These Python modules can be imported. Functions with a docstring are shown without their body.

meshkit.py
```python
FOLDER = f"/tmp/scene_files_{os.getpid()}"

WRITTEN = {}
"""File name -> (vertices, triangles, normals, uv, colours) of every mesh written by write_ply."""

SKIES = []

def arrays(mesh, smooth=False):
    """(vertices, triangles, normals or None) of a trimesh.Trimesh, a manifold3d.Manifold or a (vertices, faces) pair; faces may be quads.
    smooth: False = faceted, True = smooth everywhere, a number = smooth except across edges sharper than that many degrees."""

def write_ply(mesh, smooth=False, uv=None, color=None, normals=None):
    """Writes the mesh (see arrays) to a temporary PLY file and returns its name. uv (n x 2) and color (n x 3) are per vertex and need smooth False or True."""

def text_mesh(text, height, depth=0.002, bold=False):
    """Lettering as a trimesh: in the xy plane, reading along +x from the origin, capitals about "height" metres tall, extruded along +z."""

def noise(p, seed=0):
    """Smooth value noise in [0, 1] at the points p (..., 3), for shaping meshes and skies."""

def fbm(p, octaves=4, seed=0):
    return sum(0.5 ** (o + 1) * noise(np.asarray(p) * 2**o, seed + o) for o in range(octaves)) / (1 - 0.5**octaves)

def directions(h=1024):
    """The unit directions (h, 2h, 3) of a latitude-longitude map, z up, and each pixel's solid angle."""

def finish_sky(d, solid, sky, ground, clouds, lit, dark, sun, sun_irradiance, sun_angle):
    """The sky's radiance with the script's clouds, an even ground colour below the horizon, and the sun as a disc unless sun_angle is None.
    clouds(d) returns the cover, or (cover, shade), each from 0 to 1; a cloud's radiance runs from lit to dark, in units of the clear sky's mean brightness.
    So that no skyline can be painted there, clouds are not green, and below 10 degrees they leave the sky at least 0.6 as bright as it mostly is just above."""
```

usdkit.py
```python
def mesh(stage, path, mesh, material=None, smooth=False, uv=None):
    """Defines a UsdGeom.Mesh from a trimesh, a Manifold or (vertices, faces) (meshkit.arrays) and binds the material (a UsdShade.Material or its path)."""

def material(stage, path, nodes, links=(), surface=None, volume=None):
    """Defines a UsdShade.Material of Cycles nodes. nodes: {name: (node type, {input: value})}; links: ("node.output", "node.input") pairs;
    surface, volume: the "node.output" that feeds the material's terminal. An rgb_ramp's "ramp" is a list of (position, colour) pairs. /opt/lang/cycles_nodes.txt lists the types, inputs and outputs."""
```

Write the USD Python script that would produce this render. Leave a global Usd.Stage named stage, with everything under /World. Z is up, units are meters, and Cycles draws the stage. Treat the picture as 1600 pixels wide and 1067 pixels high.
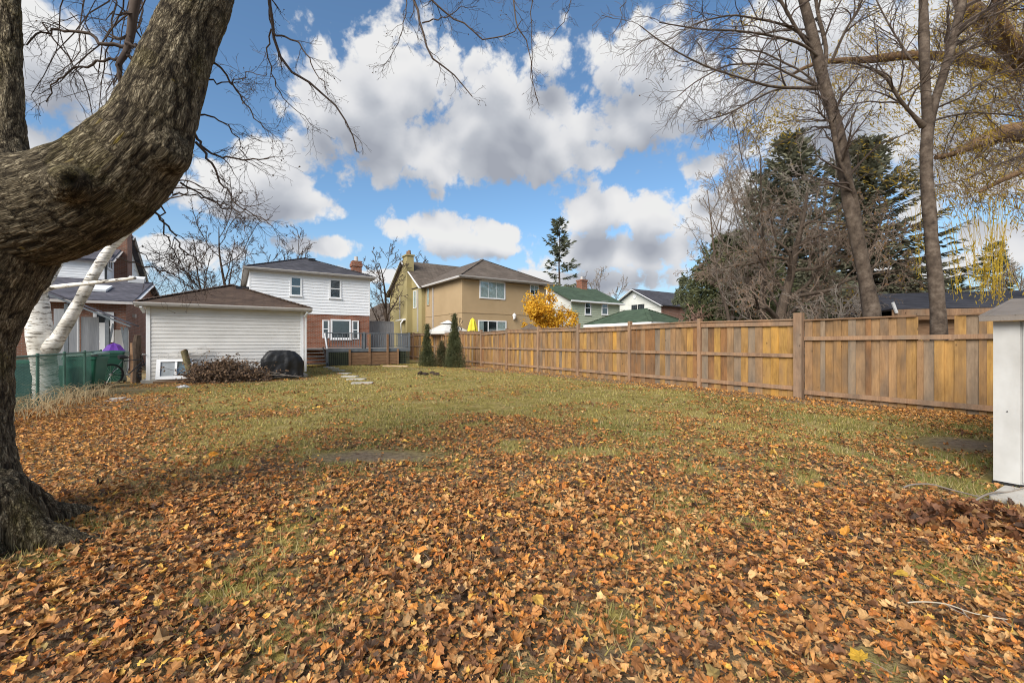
import math, numpy as np, trimesh, manifold3d as m3, usdkit, meshkit
from pxr import Usd, UsdGeom, UsdLux, UsdShade, Gf, Sdf, Vt

# ---------------------------------------------------------------- camera, sky, sun, exposure
stage = Usd.Stage.CreateInMemory()
UsdGeom.SetStageUpAxis(stage, 'Z'); UsdGeom.SetStageMetersPerUnit(stage, 1.0)
UsdGeom.Xform.Define(stage, '/World'); UsdGeom.Scope.Define(stage, '/World/Looks')
F, U0, V0, CH = 660.0, 800.0, 533.0, 1.4           # focal length in photo pixels, centre, eye height
TH = math.radians(33.5)                            # the plots lie turned by this angle
CT, ST = math.cos(TH), math.sin(TH)
EXPOSURE = 1.78
SUN_DIR = np.array([-0.42, -0.72, 0.62]); SUN_DIR /= np.linalg.norm(SUN_DIR)
SUN_I, SUN_ANGLE, SKY = 0.40, 40.0, 0.045

cam = UsdGeom.Camera.Define(stage, '/World/camera')
cam.CreateHorizontalApertureAttr(36.0); cam.CreateFocalLengthAttr(36.0 * F / 1600.0)
cam.CreateClippingRangeAttr(Gf.Vec2f(0.05, 5000)); cam.CreateExposureAttr(EXPOSURE)
cam.AddTranslateOp().Set(Gf.Vec3d(0, 0, CH)); cam.AddRotateXYZOp().Set(Gf.Vec3f(90, 0, 0))


def mat(name, nodes, links, surface):
    return usdkit.material(stage, '/World/Looks/' + name, nodes, links, surface=surface)


def az_el(u, v):
    x, z = (u - U0) / F, (V0 - v) / F
    return math.atan2(x, 1), math.atan2(z, math.hypot(x, 1))


def make_sky():
    el, rot = math.asin(SUN_DIR[2]), math.atan2(SUN_DIR[0], SUN_DIR[1])
    N, L = {}, []
    N['tc'] = ('texture_coordinate', {})
    N['sky'] = ('sky_texture', dict(sky_type='single_scattering', sun_disc=False, sun_elevation=el, sun_rotation=rot, altitude=100.0, air_density=1.0, aerosol_density=0.6, ozone_density=2.0))
    N['sep'] = ('separate_xyz', {}); L.append(('tc.generated', 'sep.vector'))
    N['az'] = ('math', dict(math_type='arctan2')); L += [('sep.x', 'az.value1'), ('sep.y', 'az.value2')]
    N['el'] = ('math', dict(math_type='arcsine')); L.append(('sep.z', 'el.value1'))
    N['ae'] = ('combine_xyz', {}); L += [('az.value', 'ae.x'), ('el.value', 'ae.y')]
    blobs = [(640, 120, 115, 75), (770, 190, 160, 95), (560, 175, 120, 80), (870, 225, 110, 70), (680, 250, 170, 55), (505, 165, 85, 50), (590, 95, 70, 40),
             (860, 90, 60, 40), (985, 95, 120, 55), (1010, 180, 110, 85), (1090, 150, 110, 90), (1220, 60, 150, 75), (1330, 150, 190, 130), (1500, 110, 170, 160), (1540, 260, 150, 60),
             (430, 265, 75, 75), (360, 300, 80, 55), (460, 320, 75, 35), (110, 120, 150, 100), (235, 215, 70, 45), (40, 260, 120, 90),
             (690, 355, 85, 32), (785, 365, 50, 28), (620, 355, 38, 20), (740, 385, 110, 24), (935, 330, 75, 42), (1015, 335, 55, 42), (960, 395, 140, 42), (1100, 265, 50, 30), (1130, 330, 90, 60),
             (500, 385, 95, 20), (300, 395, 130, 30), (860, 440, 260, 22), (1440, 330, 40, 25), (1520, 365, 26, 30), (1600, 380, 70, 40), (1450, 420, 200, 26), (150, 400, 120, 40), (560, 430, 160, 16)]

    def field(tag, dz, fine, L=L):
        src, dirs = 'ae.vector', 'tc.generated'
        if dz:
            N[tag + 'sh'] = ('vector_math', dict(math_type='add', vector2=(0.0, dz, 0.0))); L.append(('ae.vector', tag + 'sh.vector1')); src = tag + 'sh.vector'
            N[tag + 'dz'] = ('vector_math', dict(math_type='add', vector2=(0.0, 0.0, dz))); L.append(('tc.generated', tag + 'dz.vector1')); dirs = tag + 'dz.vector'
        last = None
        for i, (u, v, ru, rv) in enumerate(blobs):
            a, e = az_el(u, v); du = u - U0
            ra, re = ru * F / (F * F + du * du), rv / math.hypot(F, du)
            N[f'{tag}s{i}'] = ('vector_math', dict(math_type='multiply_add', vector2=(1 / ra, 1 / re, 0.0), vector3=(-a / ra, -e / re, 0.0)))
            N[f'{tag}l{i}'] = ('vector_math', dict(math_type='length'))
            L.append((src, f'{tag}s{i}.vector1')); L.append((f'{tag}s{i}.vector', f'{tag}l{i}.vector1'))
            if last is None:
                last = f'{tag}l{i}.value'
            else:
                N[f'{tag}m{i}'] = ('math', dict(math_type='smoothmin', value3=0.3))
                L.append((last, f'{tag}m{i}.value1')); L.append((f'{tag}l{i}.value', f'{tag}m{i}.value2')); last = f'{tag}m{i}.value'
        # the rest of the sky carries the same kind of cloud, from noise
        N[tag + 'mm'] = ('math', dict(math_type='minimum')); L.extend([(last, tag + 'mm.value1'), ('inv.result', tag + 'mm.value2')])
        N[tag + 'n'] = ('noise_texture', dict(scale=7.0, detail=9.0 if fine else 2.0, roughness=0.64, distortion=0.2)); L.append((dirs, tag + 'n.vector'))
        N[tag + 'b'] = ('math', dict(math_type='multiply_add', value2=2.3, value3=-1.15)); L.append((tag + 'n.fac', tag + 'b.value1'))
        bb = tag + 'b.value'
        if fine:                                                       # rounded heads: a folded noise
            N['hn'] = ('noise_texture', dict(scale=15.0, detail=4.0, roughness=0.55)); L.append((dirs, 'hn.vector'))
            N['h1'] = ('math', dict(math_type='multiply_add', value2=2.0, value3=-1.0)); N['h2'] = ('math', dict(math_type='absolute')); N['h3'] = ('math', dict(math_type='multiply_add', value2=1.1))
            N['h4'] = ('math', dict(math_type='add', value2=-0.20)); L.extend([('hn.fac', 'h1.value1'), ('h1.value', 'h2.value1'), ('h2.value', 'h3.value1'), (bb, 'h3.value3'), ('h3.value', 'h4.value1')]); bb = 'h4.value'
        N[tag + 'd'] = ('math', dict(math_type='subtract')); L.extend([(bb, tag + 'd.value1'), (tag + 'mm.value', tag + 'd.value2')])
        N[tag + 'o'] = ('math', dict(math_type='add', value2=0.97)); L.append((tag + 'd.value', tag + 'o.value1'))
        return tag + 'o.value'

    N['far'] = ('noise_texture', dict(scale=2.3, detail=2.0, roughness=0.5)); L.append(('tc.generated', 'far.vector'))
    N['farr'] = ('map_range', dict(from_min=0.38, from_max=0.62, to_min=1.5, to_max=0.35, clamp=True)); L.append(('far.fac', 'farr.value'))
    N['yy'] = ('map_range', dict(from_min=0.40, from_max=0.58, to_min=1.0, to_max=0.0, clamp=True)); L.append(('sep.y', 'yy.value'))   # beyond the photographed part of the sky
    N['inv'] = ('mix_float', dict(a=1.6)); L.extend([('yy.result', 'inv.fac'), ('farr.result', 'inv.b')])
    d0, d1 = field('p', 0.0, True), field('q', 0.07, False)
    N['cov'] = ('map_range', dict(range_type='smoothstep', from_min=-0.07, from_max=0.31, to_min=0.0, to_max=1.0, clamp=True)); L.append((d0, 'cov.value'))
    # thickness overhead greys the cloud; its own billows break that up
    N['bil'] = ('math', dict(math_type='multiply_add', value2=-0.35)); L.extend([('pb.value', 'bil.value1'), (d1, 'bil.value3')])
    N['shd'] = ('map_range', dict(from_min=-0.12, from_max=0.95, to_min=0.0, to_max=1.0, clamp=True)); L.append(('bil.value', 'shd.value'))
    N['cc'] = ('rgb_ramp', dict(ramp=[(0.0, (1.0, 1.0, 1.0)), (0.28, (0.88, 0.89, 0.92)), (0.6, (0.62, 0.65, 0.71)), (1.0, (0.43, 0.46, 0.53))])); L.append(('shd.result', 'cc.fac'))
    N['cs'] = ('vector_math', dict(math_type='scale', scale=CLOUD)); L.append(('cc.color', 'cs.vector1'))
    # clear sky a little deeper, paler to the horizon
    N['skc'] = ('mix', dict(mix_type='multiply', fac=1.0, color2=SKY_TINT)); L.append(('sky.color', 'skc.color1'))
    N['hzf'] = ('map_range', dict(range_type='smoothstep', from_min=-0.02, from_max=0.30, to_min=0.75, to_max=0.0, clamp=True)); L.append(('el.value', 'hzf.value'))
    N['hz'] = ('mix_color', dict(use_clamp=False, b=tuple(CLOUD * c for c in (0.50, 0.62, 0.78)))); L.extend([('hzf.result', 'hz.fac'), ('skc.color', 'hz.a')])
    N['mx'] = ('mix_color', dict(use_clamp=False)); L += [('cov.result', 'mx.fac'), ('hz.result', 'mx.a'), ('cs.vector', 'mx.b')]
    N['bg'] = ('background_shader', dict(strength=SKY)); L.append(('mx.result', 'bg.color'))
    m = mat('sky', N, L, 'bg.background')
    dome = UsdLux.DomeLight.Define(stage, '/World/sky')
    dome.CreateIntensityAttr(1.0)
    UsdShade.MaterialBindingAPI.Apply(dome.GetPrim()).Bind(m)
    dome.GetPrim().SetCustomDataByKey('kind', 'structure')


CLOUD, SKY_TINT = 5.5, (0.88, 1.06, 1.12)
make_sky()
sun = UsdLux.DistantLight.Define(stage, '/World/sun')
sun.CreateIntensityAttr(SUN_I); sun.CreateAngleAttr(SUN_ANGLE); sun.CreateNormalizeAttr(True); sun.CreateColorAttr(Gf.Vec3f(1.0, 0.95, 0.87))
q = Gf.Rotation(Gf.Vec3d(0, 0, 1), Gf.Vec3d(*map(float, SUN_DIR)))
sun.AddTransformOp().Set(Gf.Matrix4d().SetRotate(q))


# ---------------------------------------------------------------- helpers
def basic(name, c1, c2=None, scale=5.0, rough=0.8, stretch=(1, 1, 1), bump=0.0, bscale=60.0, bstretch=(1, 1, 1), spec=0.3, detail=5.0, lo=0.3, hi=0.7, tint=False, dist=0.02, c3=None, metal=0.0, transl=0.0):
    """Two or three colours mixed by a noise in the thing's own space, with fine relief; tint: times the mesh's own 'tint' colours."""
    N = {'tc': ('texture_coordinate', {}), 'p': ('principled_bsdf', dict(roughness=rough, specular_ior_level=spec, metallic=metal))}
    L = []
    c2 = c2 or tuple(min(1, 1.25 * c) for c in c1)
    N['mp'] = ('mapping', dict(scale=stretch)); L.append(('tc.object', 'mp.vector'))
    N['n'] = ('noise_texture', dict(scale=scale, detail=detail, roughness=0.6)); L.append(('mp.vector', 'n.vector'))
    ramp = [(lo, c1), (hi, c2)] if c3 is None else [(lo, c1), ((lo + hi) / 2, c2), (hi, c3)]
    N['r'] = ('rgb_ramp', dict(ramp=ramp)); L.append(('n.fac', 'r.fac'))
    col = 'r.color'
    if tint:
        N['at'] = ('attribute', dict(attribute='tint'))
        N['mt'] = ('mix', dict(mix_type='multiply', fac=1.0)); L += [(col, 'mt.color1'), ('at.color', 'mt.color2')]; col = 'mt.color'
    L.append((col, 'p.base_color'))
    if bump:
        N['mb'] = ('mapping', dict(scale=bstretch)); L.append(('tc.object', 'mb.vector'))
        N['bn'] = ('noise_texture', dict(scale=bscale, detail=4.0, roughness=0.6)); L.append(('mb.vector', 'bn.vector'))
        N['b'] = ('bump', dict(strength=bump, distance=dist)); L += [('bn.fac', 'b.height'), ('b.normal', 'p.normal')]
    out = 'p.BSDF'
    if transl:
        N['tl'] = ('translucent_bsdf', {}); L.append((col, 'tl.color'))
        N['mc'] = ('mix_closure', dict(fac=transl)); L += [('p.BSDF', 'mc.closure1'), ('tl.BSDF', 'mc.closure2')]; out = 'mc.closure'
    return mat(name, N, L, out)


def brickmat(name, c1, c2, mortar, bw=0.21, rh=0.075, gap=0.010, bump=0.6, rough=0.85, slope=False):
    """Courses on a wall seen from far (slope: shingle tabs on a roof, by height)."""
    N = {'tc': ('texture_coordinate', {}), 's': ('separate_xyz', {}), 'xy': ('math', dict(math_type='add')), 'c': ('combine_xyz', {}),
         'b': ('brick_texture', dict(color1=c1, color2=c2, mortar=mortar, scale=1.0, mortar_size=gap, mortar_smooth=0.3, brick_width=bw, row_height=rh, bias=0.0)),
         'n': ('noise_texture', dict(scale=1.3, detail=6.0, roughness=0.7)), 'nr': ('rgb_ramp', dict(ramp=[(0.3, (0.62, 0.60, 0.58)), (0.7, (1.15, 1.12, 1.1))])),
         'm': ('mix', dict(mix_type='multiply', fac=1.0)), 'bp': ('bump', dict(strength=bump, distance=0.012, invert=True)), 'p': ('principled_bsdf', dict(roughness=rough, specular_ior_level=0.25))}
    L = [('tc.object', 's.vector'), ('s.x', 'xy.value1'), ('s.y', 'xy.value2'), ('xy.value', 'c.x'), ('s.z', 'c.y'), ('c.vector', 'b.vector'), ('tc.object', 'n.vector'), ('n.fac', 'nr.fac'),
         ('b.color', 'm.color1'), ('nr.color', 'm.color2'), ('m.color', 'p.base_color'), ('b.fac', 'bp.height'), ('bp.normal', 'p.normal')]
    return mat(name, N, L, 'p.BSDF')


def glassmat(name, tone=(0.9, 0.95, 0.95), mirror=0.35):
    """A window pane: mostly clear, with the sky and the trees mirrored in it."""
    return mat(name, {'f': ('layer_weight', dict(blend=0.5)), 'pw': ('math', dict(math_type='power', value2=3.0)), 'a': ('math', dict(math_type='multiply_add', value2=0.85, value3=0.04 + mirror, use_clamp=True)), 't': ('transparent_bsdf', dict(color=tone)), 'g': ('glossy_bsdf', dict(color=(0.85, 0.85, 0.85), roughness=0.03)), 'm': ('mix_closure', {})},
               [('f.facing', 'pw.value1'), ('pw.value', 'a.value1'), ('a.value', 'm.fac'), ('t.BSDF', 'm.closure1'), ('g.BSDF', 'm.closure2')], 'm.closure')


class MB:
    """Collects shapes into one mesh."""
    def __init__(s): s.v, s.f, s.n = [], [], 0
    def add(s, v, f):
        v, f = np.asarray(v, float), np.asarray(f, int)
        if f.shape[1] == 4: f = np.vstack([f[:, [0, 1, 2]], f[:, [0, 2, 3]]])
        s.v.append(v); s.f.append(f + s.n); s.n += len(v); return s
    def box(s, x0, x1, y0, y1, z0, z1):
        v = np.array([[x, y, z] for x in (x0, x1) for y in (y0, y1) for z in (z0, z1)], float)
        return s.add(v, [[0, 1, 3, 2], [4, 6, 7, 5], [0, 4, 5, 1], [2, 3, 7, 6], [0, 2, 6, 4], [1, 5, 7, 3]])
    def bar(s, p, q, w, h, up=(0, 0, 1)):
        """A beam of section w x h from p to q (h along up)."""
        p, q, up = np.array(p, float), np.array(q, float), np.array(up, float)
        d = (q - p) / np.linalg.norm(q - p); a = np.cross(d, up); a = a if np.linalg.norm(a) > 1e-4 else np.array([1.0, 0, 0]); a = a / np.linalg.norm(a); b = np.cross(a, d)
        v = [c + a * i * w / 2 + b * j * h / 2 for c in (p, q) for i in (-1, 1) for j in (-1, 1)]
        return s.add(v, [[0, 2, 3, 1], [4, 5, 7, 6], [0, 1, 5, 4], [2, 6, 7, 3], [0, 4, 6, 2], [1, 3, 7, 5]])
    def tube(s, P, R, sides=8, cap=True):
        P = np.asarray(P, float); R = np.broadcast_to(np.asarray(R, float), (len(P),))
        v, f = tubes(P[None], R[None], sides); s.add(v, f)
        if cap:
            for k, flip in ((0, 1), (len(P) - 1, 0)):
                ring = v[k * sides:(k + 1) * sides]; c = np.vstack([ring, P[k]]); ff = [[i, (i + 1) % sides, sides] for i in range(sides)]
                s.add(c, [x[::-1] if flip else x for x in ff])
        return s
    def poly(s, pts, thick):
        """A flat polygon (convex, 3-D points in order) given a thickness along its normal."""
        p = np.asarray(pts, float); n = np.cross(p[1] - p[0], p[2] - p[0]); n /= np.linalg.norm(n); k = len(p)
        v = np.vstack([p, p - n * thick]); f = [[0, i, i + 1] for i in range(1, k - 1)] + [[k, k + i + 1, k + i] for i in range(1, k - 1)]
        for i in range(k):
            j = (i + 1) % k; f += [[i, k + i, k + j], [i, k + j, j]]
        return s.add(v, f)
    def get(s): return np.vstack(s.v), np.vstack(s.f)


def tubes(P, R, sides):
    """Many polylines (N,K,3) with radii (N,K) as tubes."""
    P = np.asarray(P, float); N, K, _ = P.shape
    T = np.gradient(P, axis=1); T /= np.linalg.norm(T, axis=2, keepdims=True) + 1e-12
    m = T.mean(1); ref = np.where(np.abs(m[:, 2:3]) < 0.8, [[0, 0, 1.0]], [[1.0, 0, 0]])[:, None, :]
    A = np.cross(T, ref); A /= np.linalg.norm(A, axis=2, keepdims=True) + 1e-12
    B = np.cross(A, T); a = np.arange(sides) * 2 * np.pi / sides
    V = P[:, :, None] + R[:, :, None, None] * (np.cos(a)[None, None, :, None] * A[:, :, None] + np.sin(a)[None, None, :, None] * B[:, :, None])
    n, i, j = np.meshgrid(np.arange(N), np.arange(K - 1), np.arange(sides), indexing='ij')
    b = n * K * sides; j2 = (j + 1) % sides
    q = np.stack([b + i * sides + j, b + (i + 1) * sides + j, b + (i + 1) * sides + j2, b + i * sides + j2], -1).reshape(-1, 4)
    return V.reshape(-1, 3), np.vstack([q[:, [0, 1, 2]], q[:, [0, 2, 3]]])


USED = {}
def numbered(parent, name):
    k = USED.get((parent, name), 0); USED[(parent, name)] = k + 1
    return f'{parent}/{name}' if k == 0 else f'{parent}/{name}_{k:03d}'


def describe(prim, label=None, cat=None, group=None, kind=None):
    for k, x in (('label', label), ('category', cat), ('group', group), ('kind', kind)):
        if x: prim.SetCustomDataByKey(k, x)


def thing(name, label, cat, loc=(0, 0, 0), rz=0.0, group=None):
    p = numbered('/World', name); x = UsdGeom.Xform.Define(stage, p)
    x.AddTranslateOp().Set(Gf.Vec3d(*map(float, loc))); x.AddRotateZOp().Set(float(rz))
    describe(x.GetPrim(), label, cat, group); return p


def part(parent, name, mesh, m, smooth=False, label=None, tint=None, prims=None):
    if isinstance(mesh, MB): mesh = mesh.get()
    p = numbered(parent, name)
    g = usdkit.mesh(stage, p, mesh, m, smooth=smooth)
    if tint is not None:
        UsdGeom.PrimvarsAPI(g).CreatePrimvar('tint', Sdf.ValueTypeNames.Color3fArray, 'vertex').Set(Vt.Vec3fArray.FromNumpy(np.asarray(tint, np.float32)))
    if label: describe(g.GetPrim(), label)
    return p


def single(name, mesh, m, label=None, cat=None, group=None, kind=None, smooth=False, tint=None):
    p = part('/World', name, mesh, m, smooth, tint=tint)
    describe(stage.GetPrimAtPath(p), label, cat, group, kind); return p


def P(u, v, D): return np.array([(u - U0) / F * D, D, CH - (v - V0) / F * D])
def pts(rows): return np.array([P(*r) for r in rows])
def ground_at(u, v):
    D = CH * F / (v - V0); return np.array([(u - U0) / F * D, D, 0.0])
def lot(a, b): return np.array([a * CT - b * ST, a * ST + b * CT])
def to_lot(x, y): return x * CT + y * ST, -x * ST + y * CT


class Wall:
    """A wall along the plot's cross direction (or depth direction) from a corner: pixel column -> distance along, pixel row -> height."""
    def __init__(s, x, y, along=(CT, ST)): s.c, s.d = np.array([x, y]), np.array(along)
    def t(s, u):
        k = (u - U0) / F; return (k * s.c[1] - s.c[0]) / (s.d[0] - k * s.d[1])
    def depth(s, u): return s.c[1] + s.d[1] * s.t(u)
    def z(s, u, v): return CH - (v - V0) / F * s.depth(u)


def noise2(x, y, sc, seed=0, oct=3): return meshkit.fbm(np.stack([x * sc, y * sc, np.zeros_like(x) + 0.37 * seed], -1), oct, seed)
MAPLE = np.array([-3.50, 2.66])
def gh(x, y):
    """Height of the ground."""
    x, y = np.asarray(x, float), np.asarray(y, float)
    near = np.clip(1.2 - np.hypot(x, y) / 30, 0, 1)
    r2 = (x - MAPLE[0]) ** 2 + (y - MAPLE[1]) ** 2
    return near * (0.10 * (noise2(x, y, 0.35, 3) - 0.5) + 0.05 * (noise2(x, y, 1.6, 5) - 0.5)) + 0.09 * np.exp(-r2 / 0.8)


def smooth_step(x, a, b): t = np.clip((x - a) / (b - a), 0, 1); return t * t * (3 - 2 * t)


# ---------------------------------------------------------------- materials
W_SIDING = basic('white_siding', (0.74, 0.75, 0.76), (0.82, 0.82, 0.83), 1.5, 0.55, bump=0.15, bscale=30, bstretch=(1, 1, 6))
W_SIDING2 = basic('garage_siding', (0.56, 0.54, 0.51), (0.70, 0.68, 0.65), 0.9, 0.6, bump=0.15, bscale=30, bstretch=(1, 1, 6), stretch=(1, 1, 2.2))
W_TRIM = basic('white_trim', (0.70, 0.70, 0.70), (0.80, 0.80, 0.80), 3.0, 0.45)
GREY_TRIM = basic('pale_gutter', (0.42, 0.39, 0.37), (0.52, 0.49, 0.46), 3.0, 0.5)
BRICK = brickmat('red_brick', (0.30, 0.095, 0.045), (0.22, 0.075, 0.04), (0.30, 0.24, 0.20))
BRICK2 = brickmat('old_brick', (0.26, 0.11, 0.065), (0.19, 0.085, 0.055), (0.26, 0.22, 0.19))
ROOF_DARK = brickmat('charcoal_shingle', (0.060, 0.060, 0.072), (0.085, 0.083, 0.095), (0.035, 0.035, 0.04), 0.32, 0.085, 0.008)
ROOF_BROWN = brickmat('brown_shingle', (0.080, 0.052, 0.038), (0.115, 0.078, 0.055), (0.035, 0.024, 0.018), 0.32, 0.060, 0.007)
ROOF_TAN = brickmat('taupe_shingle', (0.125, 0.100, 0.080), (0.165, 0.135, 0.11), (0.07, 0.055, 0.045), 0.32, 0.085, 0.008)
ROOF_GREEN = brickmat('green_shingle', (0.060, 0.095, 0.060), (0.080, 0.120, 0.078), (0.04, 0.06, 0.04), 0.32, 0.085, 0.008)
ROOF_BLUE = brickmat('blue_grey_shingle', (0.085, 0.085, 0.105), (0.13, 0.125, 0.15), (0.05, 0.05, 0.06), 0.32, 0.07, 0.008)
STUCCO = basic('tan_stucco', (0.37, 0.262, 0.145), (0.42, 0.30, 0.172), 0.7, 0.9, bump=0.3, bscale=90)
STUCCO_OLIVE = basic('olive_stucco', (0.32, 0.265, 0.125), (0.365, 0.30, 0.145), 0.7, 0.9, bump=0.3, bscale=90)
SAGE = basic('sage_siding', (0.34, 0.38, 0.28), (0.40, 0.44, 0.33), 1.0, 0.7, bump=0.2, bscale=8, bstretch=(0.3, 0.3, 8))
CREAM = basic('cream_siding', (0.58, 0.58, 0.53), (0.66, 0.66, 0.61), 1.0, 0.7, bump=0.2, bscale=8, bstretch=(0.3, 0.3, 8))
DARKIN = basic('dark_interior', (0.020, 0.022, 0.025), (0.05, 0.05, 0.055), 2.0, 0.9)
PANE = glassmat('window_pane', mirror=0.05)
BLIND = basic('white_blind', (0.62, 0.62, 0.60), (0.72, 0.72, 0.70), 4.0, 0.8)
CURTAIN = basic('grey_curtain', (0.26, 0.27, 0.29), (0.36, 0.37, 0.39), 9.0, 0.9, stretch=(4, 4, 0.2))
BLACK = basic('black_trim', (0.018, 0.018, 0.02), (0.03, 0.03, 0.032), 3.0, 0.5)
GREY_PAINT = basic('blue_grey_paint', (0.11, 0.125, 0.14), (0.15, 0.165, 0.18), 5.0, 0.6)
GREY_WOOD = basic('weathered_grey_wood', (0.20, 0.19, 0.18), (0.34, 0.325, 0.31), 4.0, 0.85, stretch=(12, 12, 0.7), bump=0.3, bscale=30, bstretch=(6, 6, 0.5))
BROWN_WOOD = basic('old_brown_wood', (0.16, 0.085, 0.045), (0.27, 0.165, 0.095), 4.0, 0.85, stretch=(1.0, 1.0, 9), bump=0.3, bscale=30)
DARK_METAL = basic('dark_metal', (0.03, 0.03, 0.033), (0.05, 0.05, 0.055), 5.0, 0.4, metal=0.6)
STEEL = basic('bare_steel', (0.45, 0.45, 0.46), (0.58, 0.58, 0.6), 5.0, 0.35, metal=0.9)
CONCRETE = basic('concrete', (0.36, 0.33, 0.29), (0.50, 0.47, 0.42), 6.0, 0.9, bump=0.4, bscale=50)


def fence_wood(i, c1, c2, grey):
    N = {'tc': ('texture_coordinate', {}), 'mp': ('mapping', dict(scale=(9.0, 9.0, 0.55), location=(i * 3.7, i * 1.3, i * 0.9))), 'n': ('noise_texture', dict(scale=4.0, detail=8.0, roughness=0.65, distortion=0.5)),
         'r': ('rgb_ramp', dict(ramp=[(0.28, c1), (0.72, c2)])),
         'mp2': ('mapping', dict(scale=(2.0, 2.0, 0.5), location=(i * 1.1, 0, i * 2.0))), 'n2': ('noise_texture', dict(scale=1.7, detail=4.0)), 'r2': ('map_range', dict(from_min=0.42, from_max=0.70, to_min=0.0, to_max=0.9, clamp=True)),
         'mx': ('mix', dict(color2=tuple(0.8 * g for g in grey))), 'mp3': ('mapping', dict(scale=(1.0, 1.0, 0.5), location=(i * 5.1, 0, 0))), 'k': ('voronoi_texture', dict(scale=4.2, feature='f1')), 'kr': ('map_range', dict(from_min=0.03, from_max=0.09, to_min=0.85, to_max=0.0, clamp=True)),
         'mk': ('mix', dict(color2=(0.045, 0.025, 0.014))), 'mp4': ('mapping', dict(scale=(1.3, 1.3, 0.45), location=(i * 2.3, i * 0.7, i * 1.9))), 'n4': ('noise_texture', dict(scale=2.6, detail=7.0, roughness=0.7)), 'r4': ('rgb_ramp', dict(ramp=[(0.34, (0.68, 0.67, 0.67)), (0.50, (0.98, 0.97, 0.96)), (0.66, (1.20, 1.17, 1.10))])), 'm4': ('mix', dict(mix_type='multiply', fac=1.0)), 'b': ('bump', dict(strength=0.35, distance=0.006)), 'p': ('principled_bsdf', dict(roughness=0.78, specular_ior_level=0.25))}
    L = [('tc.object', 'mp.vector'), ('mp.vector', 'n.vector'), ('n.fac', 'r.fac'), ('tc.object', 'mp2.vector'), ('mp2.vector', 'n2.vector'), ('n2.fac', 'r2.value'), ('r.color', 'mx.color1'), ('r2.result', 'mx.fac'),
         ('tc.object', 'mp3.vector'), ('mp3.vector', 'k.vector'), ('k.distance', 'kr.value'), ('kr.result', 'mk.fac'), ('mx.color', 'mk.color1'), ('tc.object', 'mp4.vector'), ('mp4.vector', 'n4.vector'), ('n4.fac', 'r4.fac'), ('mk.color', 'm4.color1'), ('r4.color', 'm4.color2'), ('m4.color', 'p.base_color'), ('n.fac', 'b.height'), ('b.normal', 'p.normal')]
    return mat(f'cedar_board_{i}', N, L, 'p.BSDF')


FENCE = [fence_wood(i, *c) for i, c in enumerate([
    ((0.22, 0.118, 0.045), (0.36, 0.205, 0.080), (0.18, 0.12, 0.075)),
    ((0.27, 0.145, 0.045), (0.41, 0.238, 0.080), (0.23, 0.145, 0.08)),
    ((0.31, 0.172, 0.046), (0.46, 0.270, 0.080), (0.29, 0.175, 0.085)),
    ((0.23, 0.130, 0.062), (0.34, 0.205, 0.105), (0.19, 0.14, 0.10)),
    ((0.20, 0.140, 0.090), (0.29, 0.210, 0.140), (0.20, 0.165, 0.13)),
    ((0.19, 0.092, 0.038), (0.30, 0.155, 0.066), (0.15, 0.10, 0.065)),
    ((0.25, 0.145, 0.066), (0.38, 0.230, 0.115), (0.24, 0.165, 0.105)),
    ((0.38, 0.190, 0.040), (0.53, 0.290, 0.065), (0.36, 0.22, 0.08))])]
RAIL = fence_wood(9, (0.23, 0.130, 0.075), (0.36, 0.225, 0.135), (0.27, 0.20, 0.145))


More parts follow.
